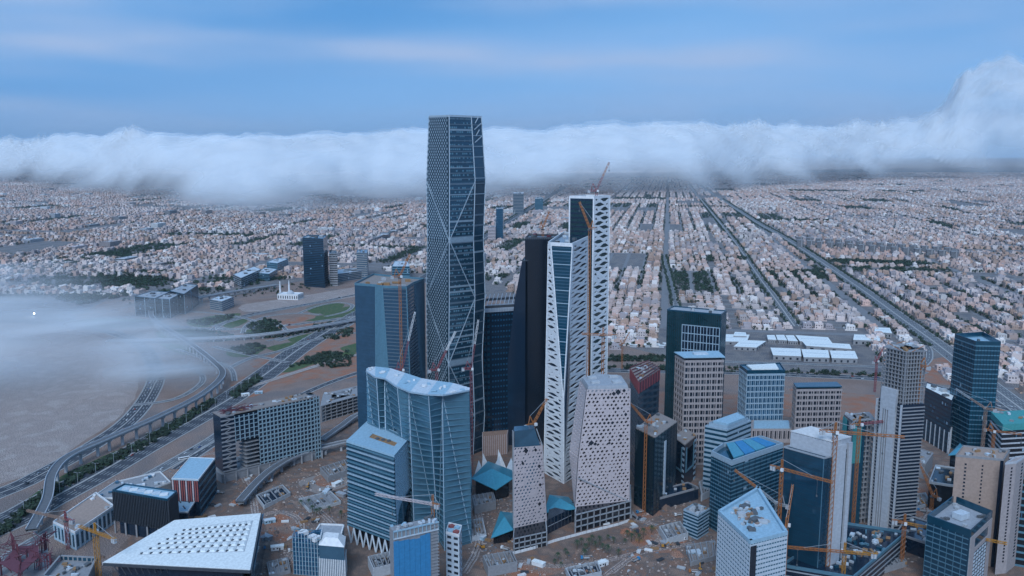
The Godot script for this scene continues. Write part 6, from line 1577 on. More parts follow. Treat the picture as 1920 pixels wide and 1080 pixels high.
	for i in 8: bit(t, "roof_window", M.glass_teal, v3((p[1] as Vector2).lerp(p[2], (i + .5) / 8), 22) + Vector3(0, 0, 1.7), Vector3(2.5, 2.6, .3))
	# -- dark red steel skeleton at the edge
	p = [Vector2(-418.9, -627.9), Vector2(-426.9, -685.0), Vector2(-397.0, -690.2), Vector2(-371.5, -645.9), Vector2(-370.4, -594.6)]
	t = thing("steel_skeleton", "tangled dark red steel skeleton of a hall on the building site", "building", v3(middle(p)))
	body(t, "base_wall", M.concrete, shrunk(p, .9), 0, 12)
	for i in 110:
		var c: Vector2 = (middle(p) as Vector2).lerp(p[i % 5], sqrt(rng.randf()))
		bit(t, "steel_post", M.red_steel, v3(c, 18), Vector3(.4, 16 + R(0, 4), .4))
		var c2 := c + Vector2.from_angle(R(0, 6)) * R(6, 16)
		beam_part(t, "steel_beam", M.red_steel, v3(c, 22 + R(-4, 5)), v3(c2, 22 + R(-4, 5)), .4)
	for i in 5: body(t, "deck_panel", M.red_steel, shrunk([c_of(p, i, .2), c_of(p, i, .6), c_of(p, i + 1, .6), c_of(p, i + 1, .2)], .9), 20 + i, 20.4 + i)
func c_of(p: Array, i: int, k: float) -> Vector2: return (middle(p) as Vector2).lerp(p[i % p.size()], k)

# a tower crane: mast, slewing ring, cab, jib, counter-jib with weights, tower head, ties, hook
func truss(s: MB, a: Vector3, b: Vector3, w: float, step: float, bar: float) -> void:
	var d := (b - a).normalized(); var x := d.cross(Vector3.UP if absf(d.y) < .9 else Vector3.RIGHT).normalized() * w / 2; var y := x.cross(d)
	var c := [x + y, x - y, -x - y, -x + y]
	for k in 4: s.beam(a + c[k], b + c[k], bar)
	var n := maxi(2, int((b - a).length() / step))
	for i in n:
		var p := a.lerp(b, float(i) / n); var q := a.lerp(b, (i + 1.0) / n)
		for k in 4: s.beam(p + c[k], q + c[(k + 1) % 4], bar * .7)
func crane(label: String, base: Vector3, high: float, turn: float, jib: float, mt: Material, jib_mat: Material = null, luff := 0.0, back := 14.0, mast_w := 2.2) -> void:
	var t := thing("tower_crane", label, "crane", base); org = Vector3.ZERO
	var jm := jib_mat if jib_mat else mt
	var s := MB.new(); truss(s, Vector3.ZERO, Vector3(0, high, 0), mast_w, 4.4, .34); put("mast", s.mesh(), mt, t)
	s = MB.new(); s.box(Vector3(0, high + .6, 0), Vector3(mast_w + 1, 1.4, mast_w + 1), turn); put("slewing_ring", s.mesh(), M.unit_dark, t)
	var f := Vector3(cos(turn), 0, -sin(turn)); var up := Vector3.UP; var side := f.cross(up)
	bit(t, "cab", M.white, Vector3(0, high + 2.2, 0) + side * 2.0 + f * 1.2, Vector3(2.2, 2.4, 1.8), turn)
	var o := Vector3(0, high + 2.4, 0)
	if luff > 0:
		var tip := o + (f * cos(luff) + up * sin(luff)) * jib
		s = MB.new(); truss(s, o, o.lerp(tip, .5), 1.5, 3.6, .28); var jb := put("jib", s.mesh(), mt, t)
		s = MB.new(); truss(s, o.lerp(tip, .5), tip, 1.4, 3.6, .28); put("jib_end", s.mesh(), jm, jb)
		var ap := o + up * 8 - f * 4
		s = MB.new(); s.beam(o, ap, .7); s.beam(o - f * 6, ap, .5); put("tower_head", s.mesh(), mt, t)
		s = MB.new(); s.beam(ap, tip, .22); put("tie", s.mesh(), M.steel, jb)
		s = MB.new(); truss(s, o, o - f * back * .6, 1.6, 3, .35); var cj := put("counter_jib", s.mesh(), mt, t)
		bit(cj, "counterweight", M.unit, o - f * back * .6 - up, Vector3(3, 3, 2.6), turn)
		s = MB.new(); s.beam(tip, tip - up * 9, .2); s.box(tip - up * 9.5, Vector3(1, 1.4, 1)); put("hook", s.mesh(), M.unit_dark, jb)
	else:
		s = MB.new(); truss(s, o, o + f * jib, 1.6, 3.6, .28); var jb := put("jib", s.mesh(), jm, t)
		s = MB.new(); truss(s, o, o - f * back, 1.6, 3.6, .28); var cj := put("counter_jib", s.mesh(), mt, t)
		var ap := o + up * 8
		s = MB.new(); truss(s, o, ap, 1.2, 2.5, .35); put("tower_head", s.mesh(), mt, t)
		for e in [f * jib * .62, -f * back * .9]:
			s = MB.new(); s.beam(ap, o + e + up * .6, .25); put("tie", s.mesh(), M.steel, t)
		for k in 2: bit(cj, "counterweight", M.unit, o - f * (back - 1.5 - k * 2.2) - up * 1.6, Vector3(1.8, 3.4, 2.4), turn)
		s = MB.new(); s.box(o + f * jib * .7 - up * 1.2, Vector3(1.6, .8, 1.6), turn); s.beam(o + f * jib * .7 - up, o + f * jib * .7 - up * 14, .2); s.box(o + f * jib * .7 - up * 14.5, Vector3(1, 1.4, 1)); put("hook", s.mesh(), M.unit_dark, jb)

func cranes() -> void:
	var g := func(q: Array, y := 0.0) -> Vector3: return v3(q[0], y)
	crane("orange mast crane climbing the face of the crystal tower", g.call([Vector2(-119.0, -895.1)]), 214.5, .4, 26, M.orange, null, 1.1)
	crane("red and white luffing crane before the crystal tower", g.call([Vector2(-114.4, -862.8)]), 121.2, .25, 62, M.pink_red, M.white, 1.33)
	crane("pink-red luffing crane between the folded block and the skyscraper", g.call([Vector2(-78.2, -862.8)]), 121.2, .5, 44, M.pink_red, M.white, 1.05)
	crane("red and white luffing crane at the corner of the folded block", g.call([Vector2(-42.5, -862.8)]), 122.3, .1, 52, M.pink_red, M.white, 1.42)
	crane("red luffing crane on the roof of the taller lattice tower", g.call([Vector2(93.0, -946.2)], 297.5), 5, .1, 34, M.pink_red, M.orange, 1.15)
	crane("orange luffing crane tied to the face of the white lattice tower", g.call([Vector2(79.1, -867.3)]), 268.0, 2.3, 30, M.orange, null, 1.05)
	crane("orange crane rising beside the lattice pair with a level jib", g.call([Vector2(91.8, -841.1)]), 162.7, 2.9, 22, M.orange, null)
	crane("orange luffing crane on the roof of the slim perforated tower", g.call([Vector2(18.9, -726.2)], 99.0), 8, .7, 26, M.orange, null, .9)
	crane("orange crane at the dark glass block, its mast on the sandy ground", g.call([Vector2(128.1, -785.4)]), 90.0, 2.6, 24, M.orange, null, .75)
	crane("tall orange crane before the white lift core", g.call([Vector2(251.7, -638.6)]), 129.2, -.25, 50, M.orange, null, 0, 12, 3.0)
	crane("orange crane with a level jib before the teal office block", g.call([Vector2(215.8, -651.5)]), 94.1, -.75, 42, M.orange, null, 0, 10)
	crane("orange luffing crane behind the roof of the white banded block", g.call([Vector2(216.1, -634.4)]), 54.1, 1.1, 34, M.orange, null, .85)
	crane("grey luffing crane crossing the corner of the teal office block", g.call([Vector2(215.0, -656.0)]), 62.5, 2.6, 42, M.steel, M.orange, .55)
	crane("yellow crane with a long jib over the podium wedge", g.call([Vector2(259.8, -626.1)]), 35.8, 2.95, 50, M.yellow, M.orange, 0, 24)
	crane("yellow crane reaching towards the short teal tower", g.call([Vector2(330.6, -678.9)]), 36.0, -.55, 75, M.orange, M.yellow, 0, 10)
	crane("brown crane leaning on the teal edge tower", g.call([Vector2(496.2, -862.8)]), 79.2, 2.5, 34, M.bronze, M.steel, .5)
	crane("orange crane before the white-banded netted block", g.call([Vector2(507.0, -862.8)]), 54.8, -.8, 26, M.orange, null, .1)
	crane("small orange crane bent over the dark hall", g.call([Vector2(410.1, -790.4)]), 14, 1.9, 34, M.orange, null, .95)
	crane("yellow crane beside the quilted roof hall", g.call([Vector2(-327.6, -632.7)]), 49.1, 2.6, 22, M.yellow, null, 0, 26, 3.0)
	crane("dull red crane with a long jib over the motorway", g.call([Vector2(-392.1, -708.6)]), 25.9, 2.75, 48, M.pink_red, M.bronze, 0, 10)
	crane("orange crane on the roof of the netted block", g.call([Vector2(-61.6, -629.6)], 61.6), 12, 2.75, 52, M.orange, M.pink_stone, 0, 6)
	crane("far orange crane by the row of site cabins", g.call([Vector2(178.0, -1345.0)]), 38, .6, 24, M.orange, null, .9)
	crane("small orange crane on the black slab tower", g.call([Vector2(36.3, -998.9)], 248.6), 8, .9, 22, M.orange, null, 1.0)
	crane("orange crane standing inside the tall skeleton tower", g.call([Vector2(363.4, -740.7)]), 156.4, 2.2, 18, M.orange, null, .9)
	crane("orange crane behind the beige tower with the dark roof deck", g.call([Vector2(313.3, -740.7)]), 102.1, .3, 28, M.orange, M.pink_red, 0, 10)
	crane("thin red crane between the worker camp and the skeleton tower", g.call([Vector2(531.2, -1210.7)]), 44, .6, 26, M.pink_red, null, .9)

func bushes(called: String, label: String, T: Array, C: Array, sd: int) -> void:
	var o := Node3D.new(); o.name = called; add_child(o); tag(o, label, "shrubs", "", "stuff")
	scatter(o, "shrubs", leaf_ball(sd, 34), M.instance, T, C)
func fill_with(T: Array, C: Array, p: Array, n: int, s0: float, s1: float) -> void:
	var pk := PackedVector2Array(p); var lo := Vector2(1e9, 1e9); var hi := -lo
	for e: Vector2 in p: lo = lo.min(e); hi = hi.max(e)
	for i in n:
		var q := Vector2(R(lo.x, hi.x), R(lo.y, hi.y))
		if not Geometry2D.is_point_in_polygon(q, pk): continue
		var s := R(s0, s1); T.append(Transform3D(Basis.from_euler(Vector3(0, R(0, 6), 0)).scaled(Vector3(s, s * R(.7, 1), s)), v3(q, s * .6))); C.append(Color(.030, .052, .034) * R(.6, 1.3))
func palm(label: String, at: Vector3) -> Node3D:
	var t := thing("palm_tree", label, "palm tree", at, "young palms on the sandy square"); org = Vector3.ZERO
	var s := MB.new()
	for i in 5: s.beam(Vector3(.12 * sin(i * 1.0), i * 1.5, 0), Vector3(.12 * sin(i + 1.0), i * 1.5 + 1.55, 0), .55 - .05 * i)
	put("trunk", s.mesh(), M.trunk, t)
	s = MB.new()
	for i in 22:
		var an := i * 2.4; var d := Vector3(cos(an), 0, sin(an)); var lift := .9 - .07 * i; var o := Vector3(0, 7.6, 0)
		var prev := o; var w := d.cross(Vector3.UP) * .38
		for k in 3:
			var nx := o + d * (1.2 * (k + 1)) + Vector3.UP * (lift * (k + 1) * .9 - .32 * (k + 1) * (k + 1))
			s.quad(prev - w * (1.0 - k * .25), nx - w * (.75 - k * .25), nx + w * (.75 - k * .25), prev + w * (1.0 - k * .25)); prev = nx
	put("crown", s.mesh(), M.leaf, t); return t
func car_mesh(l: float, tall: float) -> ArrayMesh:
	var s := MB.new(); s.tint = true; s.col = Color(1, 1, 1)
	s.hexa([Vector3(-l / 2, .45, .9), Vector3(l / 2, .45, .9), Vector3(l / 2, .45, -.9), Vector3(-l / 2, .45, -.9)], [Vector3(-l / 2 + .1, 1.05, .85), Vector3(l / 2 - .15, .95, .85), Vector3(l / 2 - .15, .95, -.85), Vector3(-l / 2 + .1, 1.05, -.85)])
	s.col = Color(.12, .14, .17)
	s.hexa([Vector3(-l * .42, 1.0, .82), Vector3(l * .22, 1.0, .82), Vector3(l * .22, 1.0, -.82), Vector3(-l * .42, 1.0, -.82)], [Vector3(-l * .34, tall, .66), Vector3(l * .06, tall, .66), Vector3(l * .06, tall, -.66), Vector3(-l * .34, tall, -.66)])
	s.col = Color(.95, .95, .95); s.box(Vector3(-l * .14, tall + .04, 0), Vector3(l * .42, .08, 1.3))
	s.col = Color(.03, .03, .03)
	for x in [-1, 1]:
		for z in [-1, 1]: s.box(Vector3(x * l * .31, .34, z * .82), Vector3(.68, .68, .24))
	return s.mesh()
func small_things() -> void:
	var t: Node3D
	# greenery of the interchange and along the motorway
	var T := []; var C := []
	for e in [[[Vector2(-689.3, -1637.1), Vector2(-609.4, -1647.2), Vector2(-533.6, -1607.4), Vector2(-535.3, -1550.9), Vector2(-614.6, -1550.9)], 190], [[Vector2(-538.3, -1689.1), Vector2(-517.5, -1767.5), Vector2(-471.6, -1721.8), Vector2(-451.6, -1627.1), Vector2(-492.5, -1607.4)], 150], [[Vector2(-504.0, -1485.5), Vector2(-469.1, -1528.5), Vector2(-441.0, -1498.2), Vector2(-450.0, -1433.0)], 70], [[Vector2(-364.7, -1351.9), Vector2(-334.1, -1448.8), Vector2(-286.1, -1464.9), Vector2(-322.2, -1395.0)], 120], [[Vector2(-543.8, -1607.4), Vector2(-420.3, -1647.2), Vector2(-394.8, -1721.8), Vector2(-353.2, -1733.0), Vector2(-376.0, -1637.1), Vector2(-443.7, -1578.7), Vector2(-518.4, -1560.1)], 130], [[Vector2(-354.5, -1417.6), Vector2(-275.5, -1433.0), Vector2(-260.5, -1351.9), Vector2(-312.6, -1351.9)], 60], [[Vector2(-475.9, -731.8), Vector2(-482.5, -813.7), Vector2(-477.6, -888.8), Vector2(-452.7, -978.1), Vector2(-423.3, -1169.8), Vector2(-411.9, -1154.1), Vector2(-435.2, -966.9), Vector2(-463.3, -871.8), Vector2(-468.2, -787.9), Vector2(-461.8, -708.6)], 620], [[Vector2(-675.3, -1738.7), Vector2(-600.4, -1815.5), Vector2(-588.6, -1744.4), Vector2(-624.4, -1689.1)], 80], [[Vector2(-866.5, -1699.9), Vector2(-737.7, -1755.9), Vector2(-721.3, -1689.1), Vector2(-808.2, -1667.9)], 110], [[Vector2(-948.1, -2020.8), Vector2(-663.5, -2184.6), Vector2(-470.2, -2325.4), Vector2(-449.5, -2220.5), Vector2(-624.1, -2051.6), Vector2(-883.7, -1933.5)], 150], [[Vector2(-365.1, -1588.1), Vector2(-320.0, -1673.2), Vector2(-302.7, -1607.4), Vector2(-337.0, -1550.9)], 60], [[Vector2(-409.5, -1196.8), Vector2(-401.9, -1301.5), Vector2(-387.0, -1279.2), Vector2(-394.8, -1175.1)], 90]]: fill_with(T, C, e[0], e[1] * 3, 1.5, 4.2)
	bushes("shrubbery", "dark shrubs and young trees on the interchange verges", T, C, 5)
	T = []; C = []
	fill_with(T, C, [Vector2(122.8, -1366.0), Vector2(347.3, -1351.9), Vector2(479.2, -1331.3), Vector2(581.9, -1311.3), Vector2(574.9, -1295.0), Vector2(341.4, -1327.9), Vector2(121.0, -1345.0)], 700, 2, 4.5); fill_with(T, C, [Vector2(165.3, -1433.0), Vector2(266.4, -1433.0), Vector2(259.5, -1395.0), Vector2(161.1, -1395.0)], 160, 2, 4)
	bushes("hedge_shrubbery", "dark hedge of trees along the expressway before the city", T, C, 6)
	T = []; C = []
	for e in [[[Vector2(-1212.2, -2462.7), Vector2(-1044.2, -2508.2), Vector2(-930.5, -2376.4), Vector2(-1030.3, -2141.2)], 420], [[Vector2(-1575.8, -2604.3), Vector2(-1485.2, -2879.2), Vector2(-1375.2, -3039.2), Vector2(-1286.0, -2879.2), Vector2(-1378.8, -2604.3), Vector2(-1440.8, -2376.4)], 420], [[Vector2(1043.6, -2762.7), Vector2(1262.0, -2707.8), Vector2(1280.3, -2604.3), Vector2(1116.2, -2604.3)], 240], [[Vector2(753.8, -2543.4), Vector2(917.6, -2508.2), Vector2(892.8, -2355.8), Vector2(749.4, -2325.4)], 260], [[Vector2(615.8, -2879.2), Vector2(780.8, -2819.8), Vector2(716.3, -2707.8), Vector2(585.5, -2735.0)], 160], [[Vector2(-1101.9, -2020.8), Vector2(-1030.3, -2141.2), Vector2(-923.9, -2083.3), Vector2(-994.2, -1933.5)], 160]]: fill_with(T, C, e[0], e[1] * 2, 4, 8)
	bushes("grove_shrubbery", "dense dark groves standing among the far houses", T, C, 7)
	# rubble and stored stuff on the building ground
	var rk := MB.new(); rk.tint = true; rk.col = Color.WHITE; rk.hexa([Vector3(-.6, -.1, .5), Vector3(.5, -.1, .6), Vector3(.6, -.1, -.4), Vector3(-.4, -.1, -.6)], [Vector3(-.3, .5, .2), Vector3(.3, .7, .3), Vector3(.25, .5, -.3), Vector3(-.3, .6, -.2)])
	T = []; C = []
	var hues := [Color(.38, .27, .22), Color(.13, .12, .12), Color(.36, .30, .27), Color(.26, .17, .13), Color(.13, .16, .19), Color(.46, .38, .34)]
	for e in [[[Vector2(-249.7, -787.9), Vector2(-228.4, -870.3), Vector2(-180.0, -885.7), Vector2(-136.9, -660.4), Vector2(-211.9, -660.4)], 900], [[Vector2(27.2, -678.9), Vector2(115.4, -757.7), Vector2(192.5, -787.9), Vector2(170.0, -660.4), Vector2(-26.3, -656.0)], 800], [[Vector2(-49.0, -827.2), Vector2(0.0, -848.2), Vector2(0.0, -698.4), Vector2(-37.2, -698.4)], 420], [[Vector2(-302.7, -870.3), Vector2(-216.2, -917.9), Vector2(-180.0, -885.7), Vector2(-249.7, -787.9)], 420], [[Vector2(-496.8, -870.3), Vector2(-371.9, -901.5), Vector2(-294.0, -827.2), Vector2(-249.7, -787.9), Vector2(-343.3, -787.9), Vector2(-406.8, -729.7)], 400], [[Vector2(119.6, -787.9), Vector2(174.2, -827.2), Vector2(200.3, -787.9), Vector2(184.0, -729.7), Vector2(130.7, -729.7)], 300], [[Vector2(326.7, -827.2), Vector2(451.2, -870.3), Vector2(353.2, -660.4), Vector2(282.6, -660.4)], 420], [[Vector2(460.5, -901.5), Vector2(504.4, -917.9), Vector2(450.3, -813.7), Vector2(418.2, -813.7)], 160]]:
		var pk := PackedVector2Array(e[0]); var lo := Vector2(1e9, 1e9); var hi := -lo
		for q: Vector2 in e[0]: lo = lo.min(q); hi = hi.max(q)
		for i in int(e[1] * 1.3):
			var q := Vector2(R(lo.x, hi.x), R(lo.y, hi.y))
			if not Geometry2D.is_point_in_polygon(q, pk): continue
			var s := R(.3, 1.5); T.append(Transform3D(Basis.from_euler(Vector3(0, R(0, 6), 0)).scaled(Vector3(s * R(.7, 2), s * R(.5, 1.2), s)), v3(q, .05))); C.append(hues[rng.randi() % 6] * R(.7, 1.2))
	var o := Node3D.new(); o.name = "site_rubble"; add_child(o); tag(o, "rubble, pallets and stored material strewn over the building ground", "rubble", "", "stuff"); scatter(o, "rubble", rk.mesh(), M.instance, T, C)
	# palms on the sandy square and by the skeleton block
	var pals := [Vector2(39.4, -686.6), Vector2(46.5, -698.4), Vector2(48.0, -692.5), Vector2(57.5, -708.6), Vector2(61.9, -716.9), Vector2(64.5, -702.4), Vector2(68.2, -712.7), Vector2(71.8, -721.1), Vector2(73.5, -708.6), Vector2(78.1, -716.9), Vector2(79.7, -704.5), Vector2(62.7, -692.5), Vector2(86.7, -725.3), Vector2(90.8, -719.0), Vector2(104.6, -729.7), Vector2(107.6, -723.2), Vector2(112.0, -734.0), Vector2(114.0, -721.1), Vector2(119.5, -731.8), Vector2(101.0, -716.9), Vector2(36.2, -678.9), Vector2(41.3, -673.3), Vector2(83.7, -698.4), Vector2(92.5, -694.4), Vector2(128.7, -740.7)]
	var p0: Node3D
	for i in pals.size():
		if i == 0: p0 = palm("young palm with a round crown on the sandy square", v3(pals[i]))
		else: copy(p0, v3(pals[i]), R(0, 6)).scale = Vector3.ONE * R(.7, 1.15)
	for e in [Vector2(-208.0, -798.0), Vector2(-200.7, -800.6), Vector2(-194.0, -785.4), Vector2(-188.2, -778.0), Vector2(-185.6, -780.5), Vector2(-176.9, -782.9), Vector2(-163.6, -773.1)]:
		tag(copy(p0, v3(e), R(0, 6)), "planted palm in the terrace before the skeleton block", "palm tree", "palms in the terrace")
	# foundation pits and half-built podiums between the towers
	var pits := [[[Vector2(-214.5, -813.7), Vector2(-186.6, -834.1), Vector2(-170.3, -807.1), Vector2(-197.1, -785.4)], "concrete pit walls before the striped tower"], [[Vector2(-209.7, -888.8), Vector2(-185.5, -914.6), Vector2(-174.2, -885.7), Vector2(-195.4, -862.8)], "dark foundation pit below the skeleton block"], [[Vector2(-259.3, -820.4), Vector2(-239.7, -848.2), Vector2(-226.0, -827.2), Vector2(-243.7, -794.2)], "foundation pit beside the quilted roof hall"], [[Vector2(-39.9, -807.1), Vector2(-18.8, -816.4), Vector2(-15.7, -794.2), Vector2(-36.1, -781.7)], "narrow pit between the folded block and the teal roofs"], [[Vector2(-40.1, -757.7), Vector2(-27.8, -763.6), Vector2(-23.2, -729.7), Vector2(-36.0, -723.2)], "stacked deck beside the foot of the folded block"], [[Vector2(77.5, -781.7), Vector2(115.3, -794.2), Vector2(119.6, -769.5), Vector2(115.7, -778.0)], "retaining deck behind the broad perforated tower"], [[Vector2(135.0, -740.7), Vector2(156.9, -752.0), Vector2(159.4, -727.5), Vector2(137.8, -714.8)], "half-built deck beside the small teal block"], [[Vector2(153.1, -708.6), Vector2(181.5, -719.0), Vector2(175.3, -688.6), Vector2(151.3, -677.0)], "half-built deck before the white banded block"], [[Vector2(-122.0, -677.0), Vector2(-105.3, -686.6), Vector2(-98.6, -665.0), Vector2(-114.1, -656.0)], "low deck under the striped tower"], [[Vector2(305.4, -683.7), Vector2(334.8, -698.4), Vector2(334.3, -677.0), Vector2(305.4, -662.3)], "half-built deck before the podium wedge"], [[Vector2(399.8, -820.4), Vector2(423.3, -829.9), Vector2(415.8, -803.2), Vector2(391.3, -790.4)], "pit beside the skeleton tower"], [[Vector2(265.2, -740.7), Vector2(283.9, -752.0), Vector2(280.9, -729.7), Vector2(262.7, -719.0)], "pit behind the lift core tower"], [[Vector2(-314.9, -926.3), Vector2(-302.0, -943.6), Vector2(-288.2, -917.9), Vector2(-300.1, -898.3)], "deck at the end of the skeleton block"], [[Vector2(-24.9, -678.9), Vector2(0.0, -688.6), Vector2(4.5, -667.7), Vector2(-19.8, -658.6)], "sunken court walls on the sandy square"], [[Vector2(44.4, -665.0), Vector2(72.3, -677.0), Vector2(74.0, -658.6), Vector2(47.7, -647.2)], "low court walls at the edge of the sandy square"], [[Vector2(-208.4, -678.9), Vector2(-192.7, -688.6), Vector2(-184.4, -665.0), Vector2(-199.6, -656.0)], "brown deck beside the blue glass block"], [[Vector2(195.1, -848.2), Vector2(209.6, -862.8), Vector2(204.2, -827.2), Vector2(190.3, -813.7)], "dark deck behind the small teal block"], [[Vector2(0.0, -827.2), Vector2(28.0, -852.6), Vector2(32.9, -834.1), Vector2(5.3, -807.1)], "dark deck between slim tower and link"]]
	for i in pits.size():
		var pp: Array = pits[i][0]; var hh: float = [3.0, 7.0, 4.0, 9.0, 5.0][i % 5]
		t = thing("foundation_deck", pits[i][1], "building site", v3(middle(pp)))
		body(t, "floor", [M.concrete, M.rubble, M.glass_navy][i % 3], shrunk(pp, .96), 0, hh * .55)
		ring(t, "wall", M.concrete if i % 2 else M.unit, pp, 0, hh, 0, .8)
		for q in 5:
			var c: Vector2 = (middle(pp) as Vector2).lerp(pp[q % pp.size()], .6); bit(t, "column", M.concrete, v3(c, hh * .6), Vector3(.9, hh * 1.2, .9))
			beam_part(t, "beam", M.concrete, v3((pp[0] as Vector2).lerp(pp[1], (q + .5) / 5.0), hh), v3((pp[3] as Vector2).lerp(pp[2], (q + .5) / 5.0), hh), .9)
		site_mess(t, pp, hh * .55, 10)
	site_life()
	# white hoarding along the square
	var hp := [Vector2(-13.8, -690.5), Vector2(18.8, -708.6), Vector2(38.4, -723.2), Vector2(68.7, -740.7), Vector2(100.3, -757.7), Vector2(111.5, -766.0)]
	t = thing("hoarding", "low white site hoarding along the foot of the perforated towers", "hoarding", v3(hp[0]))
	for i in hp.size() - 1:
		var n := 6
		for k in n:
			var a: Vector2 = (hp[i] as Vector2).lerp(hp[i + 1], k / float(n)); var b: Vector2 = (hp[i] as Vector2).lerp(hp[i + 1], (k + .96) / n)
			piece(t, "panel", M.white, v3(a.lerp(b, .5), 1.3), v3(b - a), Vector3(0, 2.6, 0), Vector3(0, 0, .25))
	# site huts and tents
	var k := 0
	for q in [Vector2(76.1, -678.9), Vector2(158.1, -698.4), Vector2(-174.2, -827.2), Vector2(-184.3, -855.5), Vector2(-191.0, -834.1), Vector2(-222.8, -729.7), Vector2(-207.3, -708.6), Vector2(-229.9, -763.6), Vector2(138.5, -719.0), Vector2(22.6, -678.9), Vector2(-45.1, -757.7), Vector2(-41.6, -787.9), Vector2(-384.6, -1191.3), Vector2(-368.6, -1202.3), Vector2(463.4, -1239.6), Vector2(142.4, -740.7), Vector2(-29.1, -729.7)]:
		var l: String = ["white cabin with a flat roof standing on the building ground", "pale blue cabin with a flat roof standing on the building ground", "grey cabin with a flat roof standing on the building ground"][k % 3]
		t = thing("site_hut", l, "cabin", v3(q), ["white site huts", "pale blue site huts", "grey site huts"][k % 3]); org = Vector3.ZERO; t.rotation.y = R(0, 3)
		bit(t, "wall", [M.white, M.roof_blue, M.concrete][k % 3], Vector3(0, 1.6, 0), Vector3(11, 3.2, 5)); bit(t, "roof", [M.roof_white, M.roof_pale, M.roof_grey][k % 3], Vector3(0, 3.4, 0), Vector3(11.6, .35, 5.6)); bit(t, "door", M.window, Vector3(2, 1.2, 2.55), Vector3(1.2, 2.2, .1))
		for x in [-3, 0]: bit(t, "window", M.window, Vector3(x, 1.9, 2.55), Vector3(1.4, 1.1, .1))
		k += 1
	# cars along the roads
	var shapes := [car_mesh(4.6, 1.5), car_mesh(5.0, 1.85), car_mesh(4.2, 1.48)]
	var paints := [["white", Color(.75, .75, .75)], ["silver", Color(.42, .44, .46)], ["dark", Color(.05, .055, .065)], ["red", Color(.34, .04, .03)], ["blue", Color(.04, .10, .28)]]
	var pm := {}
	for e in paints: pm[e[0]] = mat("car_" + e[0], lin(e[1].r, e[1].g, e[1].b), .35, .2, 0, true)
	for r in [[0, 60, .16], [1, 90, .2], [2, 12, .24], [4, 20, .28], [5, 10, .32], [6, 12, .36], [9, 40, .18], [11, 46, .3], [12, 12, .34]]:
		var line: Array = road_lines[r[0]][0]; var hw: float = road_lines[r[0]][1] - 6
		for i in r[1]:
			var j := rng.randi() % (line.size() - 1); var a: Vector2 = line[j]; var b: Vector2 = line[j + 1]
			if absf(a.x) > -a.y * .62 or a.y > -600 or a.y < -2700: continue
			var d := (b - a).normalized(); var m := Vector2(-d.y, d.x); var lane := (rng.randi() % 3 + .5) / 3.0 * hw * .85 + 1.2
			var sd := 1 if rng.randf() < .5 else -1
			var pc: Array = paints[[0, 0, 0, 1, 1, 2, 2, 3, 4][rng.randi() % 9]]
			var body_kind := rng.randi() % 3
			var c := put("car", shapes[body_kind], pm[pc[0]]); c.position = v3(a.lerp(b, rng.randf()) + m * lane * sd, r[2] + .05); c.rotation.y = -atan2(d.y, d.x) + (PI if sd > 0 else 0.0)
			tag(c, "%s %s driving on the %s" % [pc[0], ["saloon car", "tall estate car", "small hatchback"][body_kind], "ring expressway" if r[0] == 0 else ("motorway past the district" if r[0] == 1 else ("expressway before the villas" if r[0] == 9 else ("broad city avenue" if r[0] > 9 else "interchange ramps")))], "car", "%s %s on road %s" % [pc[0], ["saloons", "estates", "hatchbacks"][body_kind], ["ring", "motorway", "ramps", "ramps", "ramps", "ramps", "ramps", "", "", "expressway", "", "avenue", "avenue"][r[0]]])
	# parked cars on the site
	for i in 26:
		var q: Vector2 = ([Vector2(-197.1, -862.8), Vector2(-176.5, -882.6), Vector2(-175.6, -834.1)][i % 3] as Vector2) + Vector2(R(-16, 16), R(-14, 14))
		var c := put("car", shapes[i % 3], pm[paints[i % 3][0]]); c.position = v3(q, .05); c.rotation.y = R(0, 3)
		tag(c, "%s %s parked on the rough ground by the skeleton block" % [paints[i % 3][0], ["saloon car", "tall estate car", "small hatchback"][i % 3]], "car", "%s cars parked by the skeleton block" % paints[i % 3][0])
	# two white buses
	for q in [Vector2(-374.4, -931.4), Vector2(-138.3, -834.1)]:
		t = thing("bus", "white coach waiting beside the red-finned hall" if q == [Vector2(-374.4, -931.4)][0] else "white coach parked below the skeleton block", "bus", v3(q, .3)); org = Vector3.ZERO; t.rotation.y = .6
		bit(t, "body", M.white, Vector3(0, 1.75, 0), Vector3(12, 2.7, 2.5)); bit(t, "window_band", M.window, Vector3(.2, 2.2, 0), Vector3(11, .9, 2.56)); bit(t, "windscreen", M.window, Vector3(6.0, 1.9, 0), Vector3(.1, 1.5, 2.2))
		for x in [-3.6, 3.8]:
			for z in [-1.1, 1.1]:
				var w := CylinderMesh.new(); w.top_radius = .5; w.bottom_radius = .5; w.height = .35; w.radial_segments = 14
				var wm := put("wheel", w, M.dark, t); wm.position = Vector3(x, .5, z); wm.rotation.x = PI / 2
	# the lit floodlight mast in the mist
	var lp: Vector2 = [Vector2(-932.7, -1637.1)][0]
	t = thing("floodlight_mast", "tall mast with one bright white lamp in the mist", "lamp", v3(lp)); org = Vector3.ZERO
	var s := MB.new(); s.beam(Vector3.ZERO, Vector3(0, 36, 0), .7); put("mast", s.mesh(), M.steel, t)
	bit(t, "lamp_frame", M.steel_dark, Vector3(0, 36.4, -.9), Vector3(5, 1.2, .8))
	var em := StandardMaterial3D.new(); em.resource_name = "lamp_glow"; em.albedo_color = Color(.9, .95, 1); em.emission_enabled = true; em.emission = Color(.9, .97, 1); em.emission_energy_multiplier = 9
	bit(t, "lamp_panel", em, Vector3(0, 36.4, 0), Vector3(2.6, 1.8, .8))
	var l := SpotLight3D.new(); l.name = "floodlight"; l.light_energy = 60; l.light_color = Color(.9, .97, 1); l.spot_range = 400; l.spot_angle = 60; l.light_size = 2; l.shadow_enabled = true
